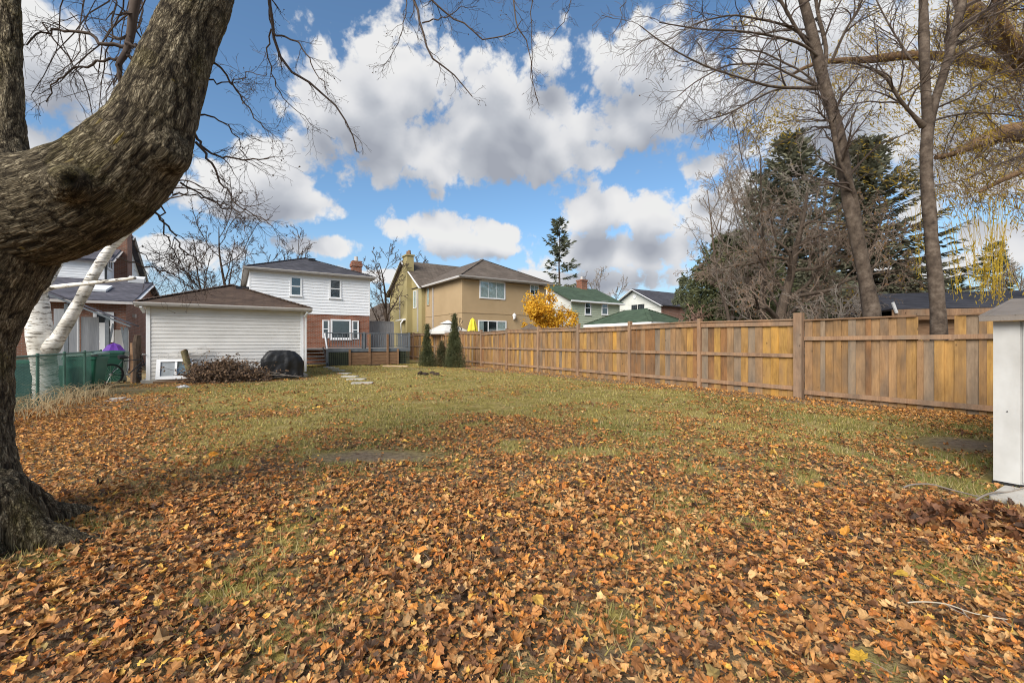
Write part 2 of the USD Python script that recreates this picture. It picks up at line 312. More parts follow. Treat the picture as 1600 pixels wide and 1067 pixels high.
# ---------------------------------------------------------------- ground
def make_ground():
    N = {'g': ('geometry', {}), 'n1': ('noise_texture', dict(scale=0.55, detail=6.0, roughness=0.65)), 'n2': ('noise_texture', dict(scale=14.0, detail=5.0, roughness=0.7)), 'n3': ('noise_texture', dict(scale=2.3, detail=5.0, roughness=0.6)),
         'r1': ('rgb_ramp', dict(ramp=[(0.25, (0.175, 0.155, 0.042)), (0.5, (0.31, 0.255, 0.085)), (0.72, (0.43, 0.35, 0.155))])),
         'r2': ('rgb_ramp', dict(ramp=[(0.3, (0.42, 0.38, 0.33)), (0.7, (1.3, 1.25, 1.12))])), 'm1': ('mix', dict(mix_type='multiply', fac=1.0)),
         'at': ('attribute', dict(attribute='tint')), 'sp': ('separate_color', {}), 'soil': ('rgb_ramp', dict(ramp=[(0.3, (0.125, 0.088, 0.056)), (0.7, (0.28, 0.21, 0.145))])),
         'a1': ('math', dict(math_type='multiply_add', value2=1.4, value3=-0.7)), 'a2': ('math', dict(math_type='add', use_clamp=True)), 'm2': ('mix', {}),
         'b': ('bump', dict(strength=0.9, distance=0.05)), 'p': ('principled_bsdf', dict(roughness=0.95, specular_ior_level=0.1))}
    L = [('g.position', 'n1.vector'), ('g.position', 'n2.vector'), ('g.position', 'n3.vector'), ('n3.fac', 'r1.fac'), ('n2.fac', 'r2.fac'), ('r1.color', 'm1.color1'), ('r2.color', 'm1.color2'),
         ('at.color', 'sp.color'), ('n2.fac', 'soil.fac'), ('n3.fac', 'a1.value1'), ('a1.value', 'a2.value1'), ('sp.r', 'a2.value2'), ('a2.value', 'm2.fac'), ('m1.color', 'm2.color1'), ('soil.color', 'm2.color2'), ('m2.color', 'p.base_color'), ('n2.fac', 'b.height'), ('b.normal', 'p.normal')]
    m = mat('lawn_soil', N, L, 'p.BSDF')
    dense = np.arange(-16, 16.01, 0.13); far = np.array([18, 22, 28, 36, 50, 75, 120, 200, 400.0])
    X = np.concatenate([-far[::-1], dense, far]); Y = np.concatenate([-far[::-1], np.arange(-6, 30, 0.13), far[2:] + 4])
    Y = np.unique(np.concatenate([-far[::-1][:-1], np.arange(-12, 30, 0.14), far[3:]]))
    x, y = np.meshgrid(X, Y, indexing='ij'); z = gh(x, y)
    i, j = np.meshgrid(np.arange(len(X) - 1), np.arange(len(Y) - 1), indexing='ij'); k = len(Y)
    f = np.stack([i * k + j, (i + 1) * k + j, (i + 1) * k + j + 1, i * k + j + 1], -1).reshape(-1, 4)
    soil = np.maximum(soil_at(x, y), 0.85 * smooth_step(leaf_density(x, y), 0.45, 0.85))
    single('ground', (np.stack([x, y, z], -1).reshape(-1, 3), f), m, kind='structure', smooth=True, tint=np.repeat(soil.reshape(-1, 1), 3, 1))


def leaf_density(x, y):
    """How much of the ground fallen leaves hide, 0 to 1: thick below the trees and against the fences, thin on the open lawn."""
    a, b = to_lot(x, y); r = np.hypot(x, y)
    d = 0.96 - 0.38 * smooth_step(r, 3.6, 9.0) - 0.24 * smooth_step(r, 9.0, 16.0)
    patch = noise2(x, y, 0.55, 11, 3); fine = noise2(x, y, 1.9, 12, 3)
    d = d - 0.55 * smooth_step(patch, 0.45, 0.70) * smooth_step(r, 4, 8) - 0.80 * smooth_step(fine, 0.52, 0.68) * (0.75 + 0.2 * smooth_step(r, 3, 8))
    d = np.maximum(d, (0.55 + 0.75 * fine) * smooth_step(a, FENCE_A - 2.3 + 1.0 * patch, FENCE_A - 1.1 + 1.0 * patch))                     # against the board fence
    d = np.maximum(d, (0.5 + 0.75 * fine) * (1 - smooth_step(a, -1.9 + 1.2 * patch, -0.9 + 1.2 * patch)) * (1 - smooth_step(b, 13.5, 16)))    # under the birch
    d = np.maximum(d, 0.75 * (1 - smooth_step(np.abs(b - 17.6), 0.5, 1.3)) * smooth_step(a, -3, -2) * (1 - smooth_step(a, 2.2, 3.2)))  # foot of the garage
    d = d * (1 - 0.97 * np.clip(1.6 * soil_at(x, y), 0, 1) * (r > 3.8) * (a < FENCE_A - 1.2) * (a > -1.6))
    d = d * (0.88 + 0.12 * smooth_step(np.hypot(x - MAPLE[0], y - MAPLE[1]), 0.5, 1.2))
    return np.clip(d, 0.02, 1)


FENCE_A, FENCE_B0 = to_lot(7.08, 10.38)
def soil_at(x, y):
    def e(cx, cy, rx, ry): return np.clip(1.3 - np.hypot((x - cx) / rx, (y - cy) / ry), 0, 1)
    n = noise2(x, y, 2.2, 21)
    s = np.maximum.reduce([e(-1.62, 5.1, 0.95, 0.33), e(6.2, 5.75, 0.9, 0.5), 0.5 * e(MAPLE[0] + 0.2, MAPLE[1] - 0.2, 0.7, 0.6), 0.7 * e(-5.2, 21.8, 1.6, 0.5)])
    a, b = to_lot(x, y)
    s = np.maximum(s, 0.75 * smooth_step(a, FENCE_A - 0.9, FENCE_A - 0.4)); s = np.maximum(s, 0.6 * (1 - smooth_step(a, -2.4, -1.4)))
    return np.clip(s * (0.6 + 0.8 * n), 0, 1)


make_ground()


# ---------------------------------------------------------------- buildings
DEG = 33.5


def hip_roof(x0, x1, y0, y1, z, ridge, th=0.16):
    """Eaves rectangle at height z (top of fascia) with a ridge (xa, ya, xb, yb, zr)."""
    xa, ya, xb, yb, zr = ridge
    v = [[x0, y0, z], [x1, y0, z], [x1, y1, z], [x0, y1, z], [xa, ya, zr], [xb, yb, zr], [x0, y0, z - 0.02], [x1, y0, z - 0.02], [x1, y1, z - 0.02], [x0, y1, z - 0.02]]
    along_y = abs(yb - ya) > abs(xb - xa)
    if along_y: f = [[0, 1, 4], [1, 2, 5], [1, 5, 4], [2, 3, 5], [3, 0, 4], [3, 4, 5]]
    else: f = [[0, 1, 5], [0, 5, 4], [1, 2, 5], [2, 3, 4], [2, 4, 5], [3, 0, 4]]
    f += [[6, 8, 7], [6, 9, 8]]
    for i in range(4):
        j = (i + 1) % 4; f += [[i, 6 + i, 6 + j], [i, 6 + j, j]]
    return np.array(v, float), np.array(f)


def ridge_caps(m, P0, P1, n, w=0.26):
    P0, P1 = np.array(P0, float), np.array(P1, float)
    for k in range(n):
        a, b = P0 + (P1 - P0) * k / n, P0 + (P1 - P0) * (k + 0.93) / n
        m.bar(a + [0, 0, 0.012], b + [0, 0, 0.03], w, 0.02)
    return m


def eaves(t, x0, x1, y0, y1, z, m, over=0.30, fascia=0.17, gutter=True, sides='SEWN'):
    """Fascia boards with a gutter on the front, and the soffit."""
    s = MB().box(x0 + 0.02, x1 - 0.02, y0 + 0.02, y1 - 0.02, z - fascia + 0.02, z - fascia + 0.04); part(t, 'soffit', s, m)
    for c, (a, b, cc, d) in dict(S=(x0, x1, y0 - 0.022, y0 - 0.002), E=(x1 + 0.002, x1 + 0.022, y0, y1), W=(x0 - 0.022, x0 - 0.002, y0, y1), N=(x0, x1, y1 + 0.002, y1 + 0.022)).items():
        if c in sides: part(t, 'fascia', MB().box(a, b, cc, d, z - fascia, z - 0.023), m)
    if gutter:
        g = MB(); yy = y0 - 0.024
        prof = np.array([[0, 0], [-0.02, -0.105], [-0.07, -0.105], [-0.115, -0.03], [-0.115, 0.004], [-0.10, 0.004], [-0.10, -0.02], [-0.06, -0.085], [-0.02, -0.085], [-0.012, 0]])
        v = np.array([[x, yy + p[0], z - 0.02 + p[1]] for x in (x0 - 0.03, x1 + 0.03) for p in prof]); k = len(prof)
        g.add(v, [[i, (i + 1) % k, k + (i + 1) % k, k + i] for i in range(k)]); part(t, 'gutter', g, m)


def siding(t, x0, x1, z0, z1, y, rows, m, name='siding_board', axis='x', thick=0.022, gaps=()):
    """Lapped boards, each a part of its own. axis x: on a wall facing -y; axis y: on a wall at x=y facing +x."""
    h = (z1 - z0) / rows
    for k in range(rows):
        a, b = z0 + k * h, z0 + (k + 1) * h + 0.004
        spans = [(x0, x1)]
        for (g0, g1, h0, h1) in gaps:
            if a < h1 - 0.01 and b > h0 + 0.01:
                spans = [s for (p, q) in spans for s in ((p, min(q, g0)), (max(p, g1), q)) if s[1] - s[0] > 0.02]
        for (p, q) in spans:
            pr = np.array([[0, a], [-thick, a], [-thick, a + 0.012], [-0.004, b], [0, b]])
            v = np.array([[s, r[0], r[1]] for s in (p, q) for r in pr])
            if axis == 'x': v[:, 1] += y
            else: v = np.stack([y - v[:, 1], v[:, 0], v[:, 2]], 1)
            f = [[i, (i + 1) % 5, 5 + (i + 1) % 5, 5 + i] for i in range(5)]
            f = [[q_[0], q_[1], q_[2]] for q_ in f] + [[q_[0], q_[2], q_[3]] for q_ in f] + [[0, 2, 1], [0, 3, 2], [0, 4, 3], [5, 6, 7], [5, 7, 8], [5, 8, 9]]
            part(t, name, (v, np.array(f)), m)


def window(t, x0, x1, z0, z1, y, frame_m, style='hung', fw=0.07, behind=None, sill=True, axis='x', cols=1, rows=1, label=None):
    """A window in a wall facing -y at y: frame proud of the wall, sashes, pane and the room behind it, set in a shallow box."""
    def B(m, a, b, c, d, e, f):
        if axis == 'x': return m.box(a, b, c, d, e, f)
        return m.box(-d + 2 * y if False else y - (d - y), y - (c - y), a, b, e, f)
    f = MB(); d0, d1 = y - 0.055, y + 0.02
    B(f, x0 - fw, x0, d0, d1, z0 - fw, z1 + fw); B(f, x1, x1 + fw, d0, d1, z0 - fw, z1 + fw); B(f, x0, x1, d0, d1, z1, z1 + fw); B(f, x0, x1, d0, d1, z0 - fw, z0)
    w = part(t, 'window', f, frame_m, label=label)
    s = MB(); e0, e1 = y - 0.045, y - 0.02
    if style == 'hung':
        zm = (z0 + z1) / 2; B(s, x0, x1, e0 - 0.006, e1, zm - 0.03, zm + 0.03)
        for a, b in ((x0, x0 + 0.03), (x1 - 0.03, x1)): B(s, a, b, e0, e1, z0, zm - 0.03); B(s, a, b, e0, e1, zm + 0.03, z1)
    elif style == 'slide':
        for k in range(1, cols): xm = x0 + (x1 - x0) * k / cols; B(s, xm - 0.035, xm + 0.035, e0, e1, z0, z1)
        B(s, x0, x1, e0 + 0.003, e1 - 0.003, z0, z0 + 0.03)
    else:
        for k in range(1, cols): xm = x0 + (x1 - x0) * k / cols; B(s, xm - 0.014, xm + 0.014, e0, e1, z0, z1)
        for k in range(1, rows): zm = z0 + (z1 - z0) * k / rows; B(s, x0, x1, e0 + 0.004, e1 - 0.004, zm - 0.014, zm + 0.014)
    if s.n: part(w, 'sash', s, frame_m)
    p = MB(); B(p, x0, x1, y - 0.034, y - 0.030, z0, z1); part(w, 'pane', p, PANE)
    p = MB(); B(p, x0, x1, y - 0.026, y - 0.023, z0, z1); part(w, 'room', p, DARKIN)
    if behind is not None: behind(w, x0, x1, z0, z1, y - 0.029)
    if sill:
        p = MB(); B(p, x0 - fw - 0.04, x1 + fw + 0.04, y - 0.10, y, z0 - fw - 0.05, z0 - fw); part(w, 'sill', p, frame_m)
    return w


def blinds(frac=1.0, n=14):
    def f(w, x0, x1, z0, z1, y):
        h = (z1 - z0) * frac; m = MB()
        for k in range(n): z = z1 - h * (k + 0.5) / n; m.box(x0 + 0.02, x1 - 0.02, y, y + 0.002, z - h / n * 0.42, z + h / n * 0.42)
        part(w, 'blind', m, BLIND)
    return f


# --- garage
gc = ground_at(228, 598)
t = thing('garage', 'detached garage with pale horizontal siding and a brown shingle hip roof', 'garage', (gc[0], gc[1], 0), DEG)
GARAGE = gc; GW, GD = 4.80, 6.2
part(t, 'wall', MB().box(0.03, GW - 0.03, 0.03, GD, 0.0, 2.6), W_SIDING2)
part(t, 'slab', MB().box(-0.12, GW + 0.12, -0.14, GD, -0.05, 0.10), CONCRETE)
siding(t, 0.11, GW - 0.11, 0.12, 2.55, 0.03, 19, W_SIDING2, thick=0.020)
for x in (0, GW - 0.11): part(t, 'corner_trim', MB().box(x, x + 0.11, -0.005, 0.10, 0.08, 2.57), W_TRIM)
o = 0.24
v, f = hip_roof(-o, GW + o, -o, GD + o, 2.72, (GW / 2, GW / 2, GW / 2 + 0.001, GD - GW / 2 + 0.5, 3.74)); part(t, 'roof', (v, f), ROOF_BROWN)
m = MB(); ridge_caps(m, (-o, -o, 2.72), (GW / 2, GW / 2, 3.74), 22, 0.2); ridge_caps(m, (GW + o, -o, 2.72), (GW / 2, GW / 2, 3.74), 22, 0.2); part(t, 'ridge_cap', m, ROOF_BROWN)
eaves(t, -o, GW + o, -o, GD + o, 2.72, GREY_TRIM, fascia=0.16)
part(t, 'roof_vent', MB().box(GW / 2 + 0.15, GW / 2 + 0.6, GW / 2 - 0.5, GW / 2 - 0.15, 3.52, 3.66), DARK_METAL)
part(t, 'downspout', MB().bar((GW + 0.1, -o - 0.05, 2.55), (GW + 0.03, -0.06, 2.38), 0.07, 0.07).bar((GW + 0.06, -0.05, 2.4), (GW + 0.06, -0.05, 0.2), 0.07, 0.06), W_TRIM)
part(t, 'downspout', MB().bar((-0.1, -o - 0.05, 2.55), (-0.04, -0.06, 2.38), 0.07, 0.07), W_TRIM)

# --- white two-storey house
HC = np.array([(577 - U0) / F * 27.6, 27.6]); hw = Wall(HC[0], HC[1]); HW, HDp = 6.65, 8.6
hx = lambda u: hw.t(u); hz = lambda u, v: hw.z(u, v)
t = thing('house', 'white sided two-storey house with red brick ground floor behind the garage', 'house', (HC[0], HC[1], 0), DEG)
zb = hz(577, 493); ze = hz(577, 436)
part(t, 'brick_wall', MB().box(-HW, 0, 0, HDp, 0, zb), BRICK)
part(t, 'upper_wall', MB().box(-HW, 0.02, 0.0, HDp, zb + 0.002, ze + 0.02), W_SIDING)
wins = [(hx(455), hx(470), hz(462, 460), hz(462, 434)), (hx(516), hx(531.5), hz(524, 464), hz(524, 438))]
siding(t, -HW + 0.06, -0.04, zb, ze - 0.05, -0.002, 13, W_SIDING, gaps=[(a - 0.07, b + 0.07, c - 0.07, d + 0.07) for a, b, c, d in wins], thick=0.028)
for x in (-HW - 0.02, -0.04): part(t, 'corner_trim', MB().box(x, x + 0.08, -0.03, 0.05, zb, ze), W_TRIM)
for a, b, c, d in wins: window(t, a, b, c, d, -0.004, W_TRIM)
window(t, hx(505), hx(513), hz(510, 526), hz(510, 501), -0.002, W_TRIM, 'hung', 0.06, sill=False)
window(t, hx(519), hx(545.5), hz(532, 527), hz(532, 501), -0.002, W_TRIM, 'plain', 0.10, behind=None, sill=True, label='wide picture window of the brick wall')
window(t, hx(551), hx(559), hz(555, 528), hz(555, 502), -0.002, W_TRIM, 'hung', 0.06, sill=False)
o = 0.30
rz = 7.05; half = HW / 2
v, f = hip_roof(-HW - o, o, -o, HDp + o, ze + 0.14, (-half, half + 0.1, -half + 0.001, HDp - half, rz)); part(t, 'roof', (v, f), ROOF_DARK)
m = MB(); ridge_caps(m, (-HW - o, -o, ze + 0.14), (-half, half + 0.1, rz), 24, 0.22); ridge_caps(m, (o, -o, ze + 0.14), (-half, half + 0.1, rz), 24, 0.22); part(t, 'ridge_cap', m, ROOF_DARK)
eaves(t, -HW - o, o, -o, HDp + o, ze + 0.14, GREY_TRIM)
part(t, 'roof_vent', MB().box(-half + 0.1, -half + 0.5, half - 0.7, half - 0.35, rz - 0.3, rz - 0.12), DARK_METAL)
cz = hw.z(562, 404)
ch = part(t, 'chimney', MB().box(-0.75, -0.15, 1.3, 1.9, ze, cz + 0.1).box(-0.80, -0.10, 1.25, 1.95, cz - 0.28, cz - 0.06), BRICK)
part(ch, 'chimney_pot', MB().tube([(-0.45, 1.6, cz), (-0.45, 1.6, cz + 0.42)], [0.13, 0.12], 10), GREY_TRIM)

# --- deck at the back of the white house
t = thing('deck', 'raised wooden deck with blue grey balustrade behind the white house', 'deck', (HC[0], HC[1], 0), DEG)
DZ, DX0, DX1, DY = 1.0, -3.05, 1.85, -2.5
for k in range(17): part(t, 'deck_board', MB().box(DX0, DX1, DY + k * 0.147, DY + k * 0.147 + 0.138, DZ - 0.04, DZ), GREY_WOOD)
part(t, 'rim_joist', MB().box(DX0, DX1, DY - 0.042, DY - 0.002, DZ - 0.20, DZ - 0.005), GREY_PAINT)
fr = Wall(*(HC + DY * np.array([-ST, CT]))); fx = lambda u: fr.t(u)
for u in (546, 577, 605, 621):
    x = fx(u); part(t, 'post', MB().box(x - 0.05, x + 0.05, DY - 0.145, DY - 0.045, 0, DZ + (0.85 if u in (577, 605) else -0.05)), BROWN_WOOD)
part(t, 'top_rail', MB().box(DX0, DX1, DY - 0.02, DY + 0.07, DZ + 0.86, DZ + 0.91), GREY_PAINT)
part(t, 'bottom_rail', MB().box(DX0, DX1, DY + 0.005, DY + 0.045, DZ + 0.08, DZ + 0.12), GREY_PAINT)
nb = 36
for k in range(nb): x = DX0 + 0.06 + (DX1 - DX0 - 0.12) * k / (nb - 1); part(t, 'baluster', MB().box(x - 0.016, x + 0.016, DY + 0.008, DY + 0.040, DZ + 0.12, DZ + 0.86), GREY_PAINT)
for x in (DX0 + 0.02, fx(569), fx(607), DX1 - 0.05): part(t, 'railing_post', MB().box(x - 0.05, x + 0.05, DY - 0.03, DY + 0.07, DZ, DZ + 0.95), GREY_PAINT)
part(t, 'top_rail', MB().box(DX1 - 0.08, DX1, DY + 0.07, -0.2, DZ + 0.86, DZ + 0.91), GREY_PAINT)
for k in range(15): y = DY + 0.2 + k * 0.145; part(t, 'baluster', MB().box(DX1 - 0.055, DX1 - 0.025, y, y + 0.03, DZ, DZ + 0.86), GREY_PAINT)
# grey panel leaning on the railing
part(t, 'privacy_panel', MB().box(fx(566), fx(572.5), DY + 0.10, DY + 0.13, DZ, DZ + 0.92), GREY_PAINT)
# skirting: lattice at both ends, boards between
def lattice(x0, x1, z0, z1, y, m, name='lattice'):
    g = MB(); step = 0.11
    for k in range(int((x1 - x0) / step) + 1): g.box(x0 + k * step, x0 + k * step + 0.03, y, y + 0.008, z0, z1)
    for k in range(int((z1 - z0) / step) + 1): g.box(x0, x1, y - 0.0085, y - 0.0005, z0 + k * step, z0 + k * step + 0.03)
    part(t, name, g, m)
GREEN_LAT = basic('green_lattice', (0.055, 0.070, 0.045), (0.085, 0.10, 0.065), 4.0, 0.7)
lattice(DX0 + 0.1, fx(545), 0.04, DZ - 0.22, DY - 0.03, GREEN_LAT); lattice(fx(622), DX1 - 0.02, 0.04, DZ - 0.22, DY - 0.03, GREEN_LAT)
for x0, x1 in ((fx(547.5), fx(576)), (fx(578.5), fx(604)), (fx(606.5), fx(620))):
    for k in range(4): part(t, 'skirt_board', MB().box(x0, x1, DY - 0.09, DY - 0.05, 0.03 + k * 0.185, 0.03 + k * 0.185 + 0.172), BROWN_WOOD)
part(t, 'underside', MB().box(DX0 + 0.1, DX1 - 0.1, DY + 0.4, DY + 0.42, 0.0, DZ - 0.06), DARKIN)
# stairs
SX0, SX1 = -4.15, -3.12
for k in range(5):
    z = 0.16 + k * 0.19; y = DY - 0.55 + k * 0.26
    part(t, 'stair_tread', MB().box(SX0, SX1, y, y + 0.28, z, z + 0.045), GREY_WOOD)
for x in (SX0 - 0.04, SX1): part(t, 'stair_stringer', MB().bar((x + 0.02, DY - 0.6, 0.08), (x + 0.02, DY + 0.75, 1.02), 0.04, 0.24), BLACK)
part(t, 'stair_rail', MB().bar((SX1 + 0.03, DY - 0.5, 0.95), (SX1 + 0.03, DY + 0.2, 1.85), 0.06, 0.10), W_TRIM)
part(t, 'stair_post', MB().box(SX1 - 0.03, SX1 + 0.09, DY - 0.6, DY - 0.5, 0, 1.0), GREY_PAINT)
part(t, 'stair_landing', MB().box(SX0, SX1, DY + 0.62, 0.0, DZ - 0.05, DZ), GREY_WOOD)

# --- grey board fence between the houses
t = thing('privacy_fence', 'weathered grey board fence between the white house and the tan house', 'fence', (HC[0], HC[1], 0), DEG)
pw = Wall(*(HC + 0.9 * np.array([-ST, CT])))
x0, x1 = 0.25, pw.t(613); zt = pw.z(595, 502.5); n = 16
for k in range(n): a = x0 + (x1 - x0) * k / n; part(t, 'board', MB().box(a, a + (x1 - x0) / n * 0.95, 0.9, 0.92, 0.1, zt), GREY_WOOD)
part(t, 'cap_rail', MB().box(x0 - 0.05, x1 + 0.05, 0.86, 0.95, zt, zt + 0.05), GREY_WOOD)
for x in (x0 - 0.1, x1): part(t, 'post', MB().box(x, x + 0.1, 0.85, 0.95, 0, zt + 0.02), GREY_WOOD)

# --- tan stucco house
TC = np.array([(722 - U0) / F * 31.0, 31.0]); tw = Wall(TC[0], TC[1]); tl = Wall(TC[0], TC[1], (-ST, CT))
t = thing('house', 'tan stucco house with taupe hip roof beyond the board fence', 'house', (TC[0], TC[1], 0), DEG)
TW, TD = tw.t(853), 7.05; te = tw.z(722, 434) - 0.05
part(t, 'wall', MB().box(0, TW, 0, TD + 2, 0, te), STUCCO)
part(t, 'belt_course', MB().box(-0.03, TW + 0.03, -0.03, TD + 0.03, tw.z(722, 488), tw.z(722, 488) + 0.07), STUCCO)
o = 0.45
v, f = hip_roof(-o, TW + o, -o, TD + 3, te + 0.2, (TW / 2, TW / 2, TW / 2 + 0.001, TD + 1.5, 8.45)); part(t, 'roof', (v, f), ROOF_TAN)
m = MB(); ridge_caps(m, (-o, -o, te + 0.2), (TW / 2, TW / 2, 8.45), 26); ridge_caps(m, (TW + o, -o, te + 0.2), (TW / 2, TW / 2, 8.45), 26); part(t, 'ridge_cap', m, ROOF_TAN)
eaves(t, -o, TW + o, -o, TD, te + 0.2, GREY_TRIM, sides='SEW')
# gable wing on the left, ridge across
y0, y1 = TD, 15.9; ym = (y0 + y1) / 2; gz = 6.25; gp = 9.05; xw = -0.35
wing = MB(); v = np.array([[x, y, z] for x in (xw, TW - 1) for (y, z) in ((y0, 0), (y1, 0), (y1, gz), (ym, gp), (y0, gz))])
wing.add(v[:, :], [[0, 1, 2], [0, 2, 4], [2, 3, 4], [5, 7, 6], [5, 9, 7], [7, 9, 8], [0, 4, 9], [0, 9, 5], [1, 6, 7], [1, 7, 2]]); part(t, 'gable_wall', wing, STUCCO_OLIVE)
rr = MB(); sl = (gp - gz) / (ym - y0)
for s, ye in ((-1, y0), (1, y1)):
    yo = ye + s * 0.35; zo = gz - sl * 0.35
    a = [[xw - 0.3, yo, zo + 0.05], [TW - 1, yo, zo + 0.05], [TW - 1, ym, gp + 0.05], [xw - 0.3, ym, gp + 0.05]]
    rr.poly(a if s < 0 else a[::-1], 0.12)
part(t, 'gable_roof', rr, ROOF_TAN)
for s, ye in ((-1, y0), (1, y1)): part(t, 'barge_board', MB().bar((xw - 0.32, ye + s * 0.35, gz - sl * 0.35 - 0.05), (xw - 0.32, ym, gp - 0.03), 0.04, 0.2, (-1, 0, 0)), W_TRIM)
cw = Wall(*(TC + xw * np.array([CT, ST])), along=(-ST, CT))
yc = cw.t(640)
c = part(t, 'chimney', MB().box(xw - 0.5, xw - 0.003, yc - 0.75, yc + 0.75, 2.2, 6.3).box(xw - 0.46, xw + 0.2, yc - 0.55, yc + 0.55, 6.3, cw.z(638, 402)), STUCCO_OLIVE)
zc = cw.z(638, 402); part(c, 'chimney_cap', MB().box(xw - 0.54, xw + 0.28, yc - 0.63, yc + 0.63, zc, zc + 0.12), STUCCO_OLIVE)
for d in (-0.22, 0.22): part(c, 'chimney_pot', MB().tube([(xw - 0.1, yc + d, zc + 0.1), (xw - 0.1, yc + d, zc + 0.55)], [0.16, 0.12], 10), BROWN_WOOD)
# windows of the gable and left wall (walls facing -x): small boxes proud of the wall
def side_window(x, ya, yb, za, zb_, fm=W_TRIM):
    f = MB(); F0 = 0.06
    for (a, b, c_, d) in ((ya - F0, ya, za - F0, zb_ + F0), (yb, yb + F0, za - F0, zb_ + F0), (ya, yb, zb_, zb_ + F0), (ya, yb, za - F0, za)): f.box(x - 0.05, x + 0.01, a, b, c_, d)
    w = part(t, 'window', f, fm); part(w, 'pane', MB().box(x - 0.034, x - 0.030, ya, yb, za, zb_), PANE); part(w, 'blind', MB().box(x - 0.026, x - 0.02, ya, yb, za, zb_), BLIND)
side_window(xw, cw.t(650.5), cw.t(646.5), cw.z(648, 480), cw.z(648, 455))
side_window(0, tl.t(671), tl.t(667.5), tl.z(669, 476), tl.z(669, 450), STUCCO)
for wl, x, u, va, vb in ((tl, 0, 677.5, 449, 512), (cw, xw, 625.5, 462, 500), (cw, xw, 653.5, 452, 518)):
    y = wl.t(u); part(t, 'downspout', MB().bar((x - 0.06, y, wl.z(u, va)), (x - 0.06, y, max(0.1, wl.z(u, vb))), 0.08, 0.1, (1, 0, 0)), GREY_TRIM)
ya, yb = cw.t(642), cw.t(633); za = cw.z(637, 499.5)
part(t, 'door_canopy', MB().tube([(xw - 0.1, ya, za - 1.6), (xw - 0.9, ya, za - 1.5), (xw - 0.95, ya, za - 0.35), (xw - 0.7, ya, za - 0.05), (xw - 0.1, ya, za)], 0.07, 8).poly([[xw - 0.95, ya, za - 0.1], [xw - 0.95, yb, za - 0.1], [xw - 0.03, yb, za + 0.15], [xw - 0.03, ya, za + 0.15]], 0.06), W_TRIM)
# right wall, facing the camera's plot
w = window(t, tw.t(750.5), tw.t(787.5), tw.z(769, 465), tw.z(769, 441), -0.002, W_TRIM, 'grid', 0.09, behind=blinds(1.0, 16), sill=False, cols=3, label='wide window with white blinds and a flat arched head')
x0, x1, z1 = tw.t(750.5), tw.t(787.5), tw.z(769, 441)
arch = [(x0 + (x1 - x0) * k / 10, z1 + 0.09 + 0.16 * math.sin(math.pi * k / 10) ** 0.7) for k in range(11)]
g = MB()
for (xa, za), (xb, zb2) in zip(arch[:-1], arch[1:]): g.add([[xa, -0.05, z1 + 0.085], [xb, -0.05, z1 + 0.085], [xb, -0.05, zb2], [xa, -0.05, za], [xa, -0.002, z1 + 0.085], [xb, -0.002, z1 + 0.085], [xb, -0.002, zb2], [xa, -0.002, za]], [[0, 1, 2, 3], [3, 2, 6, 7], [0, 4, 5, 1], [1, 5, 6, 2], [0, 3, 7, 4]])
part(w, 'arched_head', g, W_TRIM)
window(t, tw.t(829), tw.t(840), tw.z(834, 460), tw.z(834, 446), -0.002, W_TRIM, 'grid', 0.07, behind=blinds(0.5, 6), sill=False, cols=2)
w = window(t, tw.t(748.5), tw.t(789.5), tw.z(769, 523), tw.z(769, 502), -0.002, W_TRIM, 'slide', 0.08, sill=False, cols=3, label='sliding patio door with pale curtains')
a, b = tw.t(748.5), tw.t(789.5); cz0, cz1 = tw.z(769, 523), tw.z(769, 502)
for i, (p0, p1) in enumerate(((0.0, 0.17), (0.68, 1.0))):
    m = MB()
    for k in range(8): xx = a + (b - a) * (p0 + (p1 - p0) * k / 8); m.box(xx, xx + (b - a) * (p1 - p0) / 8 * 0.8, -0.0315, -0.0295, cz0, cz1)
    part(w, 'curtain', m, BLIND)
lx, lz = tw.t(801.5), tw.z(801.5, 494); l = part(t, 'wall_lamp', MB().tube([(lx, -0.03, lz - 0.25), (lx, -0.18, lz - 0.05), (lx, -0.2, lz + 0.1)], 0.03, 6).tube([(lx, -0.2, lz - 0.2), (lx, -0.2, lz + 0.1), (lx, -0.2, lz + 0.25)], [0.08, 0.16, 0.02], 8), W_TRIM)

# --- sage green house
S = np.array([(893 - U0) / F * 38.0, 38.0]); sw = Wall(S[0], S[1])
t = thing('house', 'sage green house with green shingle roof and brick chimney', 'house', (S[0], S[1], 0), DEG)
SW, SD = 6.25, 7.0; se = sw.z(893, 467)
part(t, 'wall', MB().box(0, SW, 0, SD, 0, se), SAGE); siding(t, 0.02, SW - 0.02, 2.6, se - 0.02, -0.002, 12, SAGE)
gm = MB(); v = np.array([[x, y, z] for x in (-0.02, SW) for (y, z) in ((0, se), (SD, se), (SD / 2, se + 1.55))]); gm.add(v, [[0, 1, 2], [3, 5, 4], [0, 2, 5], [0, 5, 3], [1, 4, 5], [1, 5, 2]]); part(t, 'gable_wall', gm, CREAM)
part(t, 'side_wall', MB().box(-0.03, -0.001, 0.02, SD - 0.02, 2.0, se), CREAM)
rr = MB(); sl = 1.62 / (SD / 2)
for s, ye in ((-1, 0), (1, SD)):
    a = [[-0.35, ye + s * 0.35, se + 0.06 - sl * 0.35], [SW + 0.3, ye + s * 0.35, se + 0.06 - sl * 0.35], [SW + 0.3, SD / 2, se + 1.68], [-0.35, SD / 2, se + 1.68]]
    rr.poly(a if s < 0 else a[::-1], 0.1)
part(t, 'roof', rr, ROOF_GREEN)
part(t, 'gutter', MB().box(-0.35, SW + 0.3, -0.47, -0.36, se - 0.24, se - 0.11), W_TRIM)
part(t, 'fascia', MB().box(-0.35, SW + 0.3, -0.355, -0.02, se - 0.26, se - 0.235), W_TRIM)
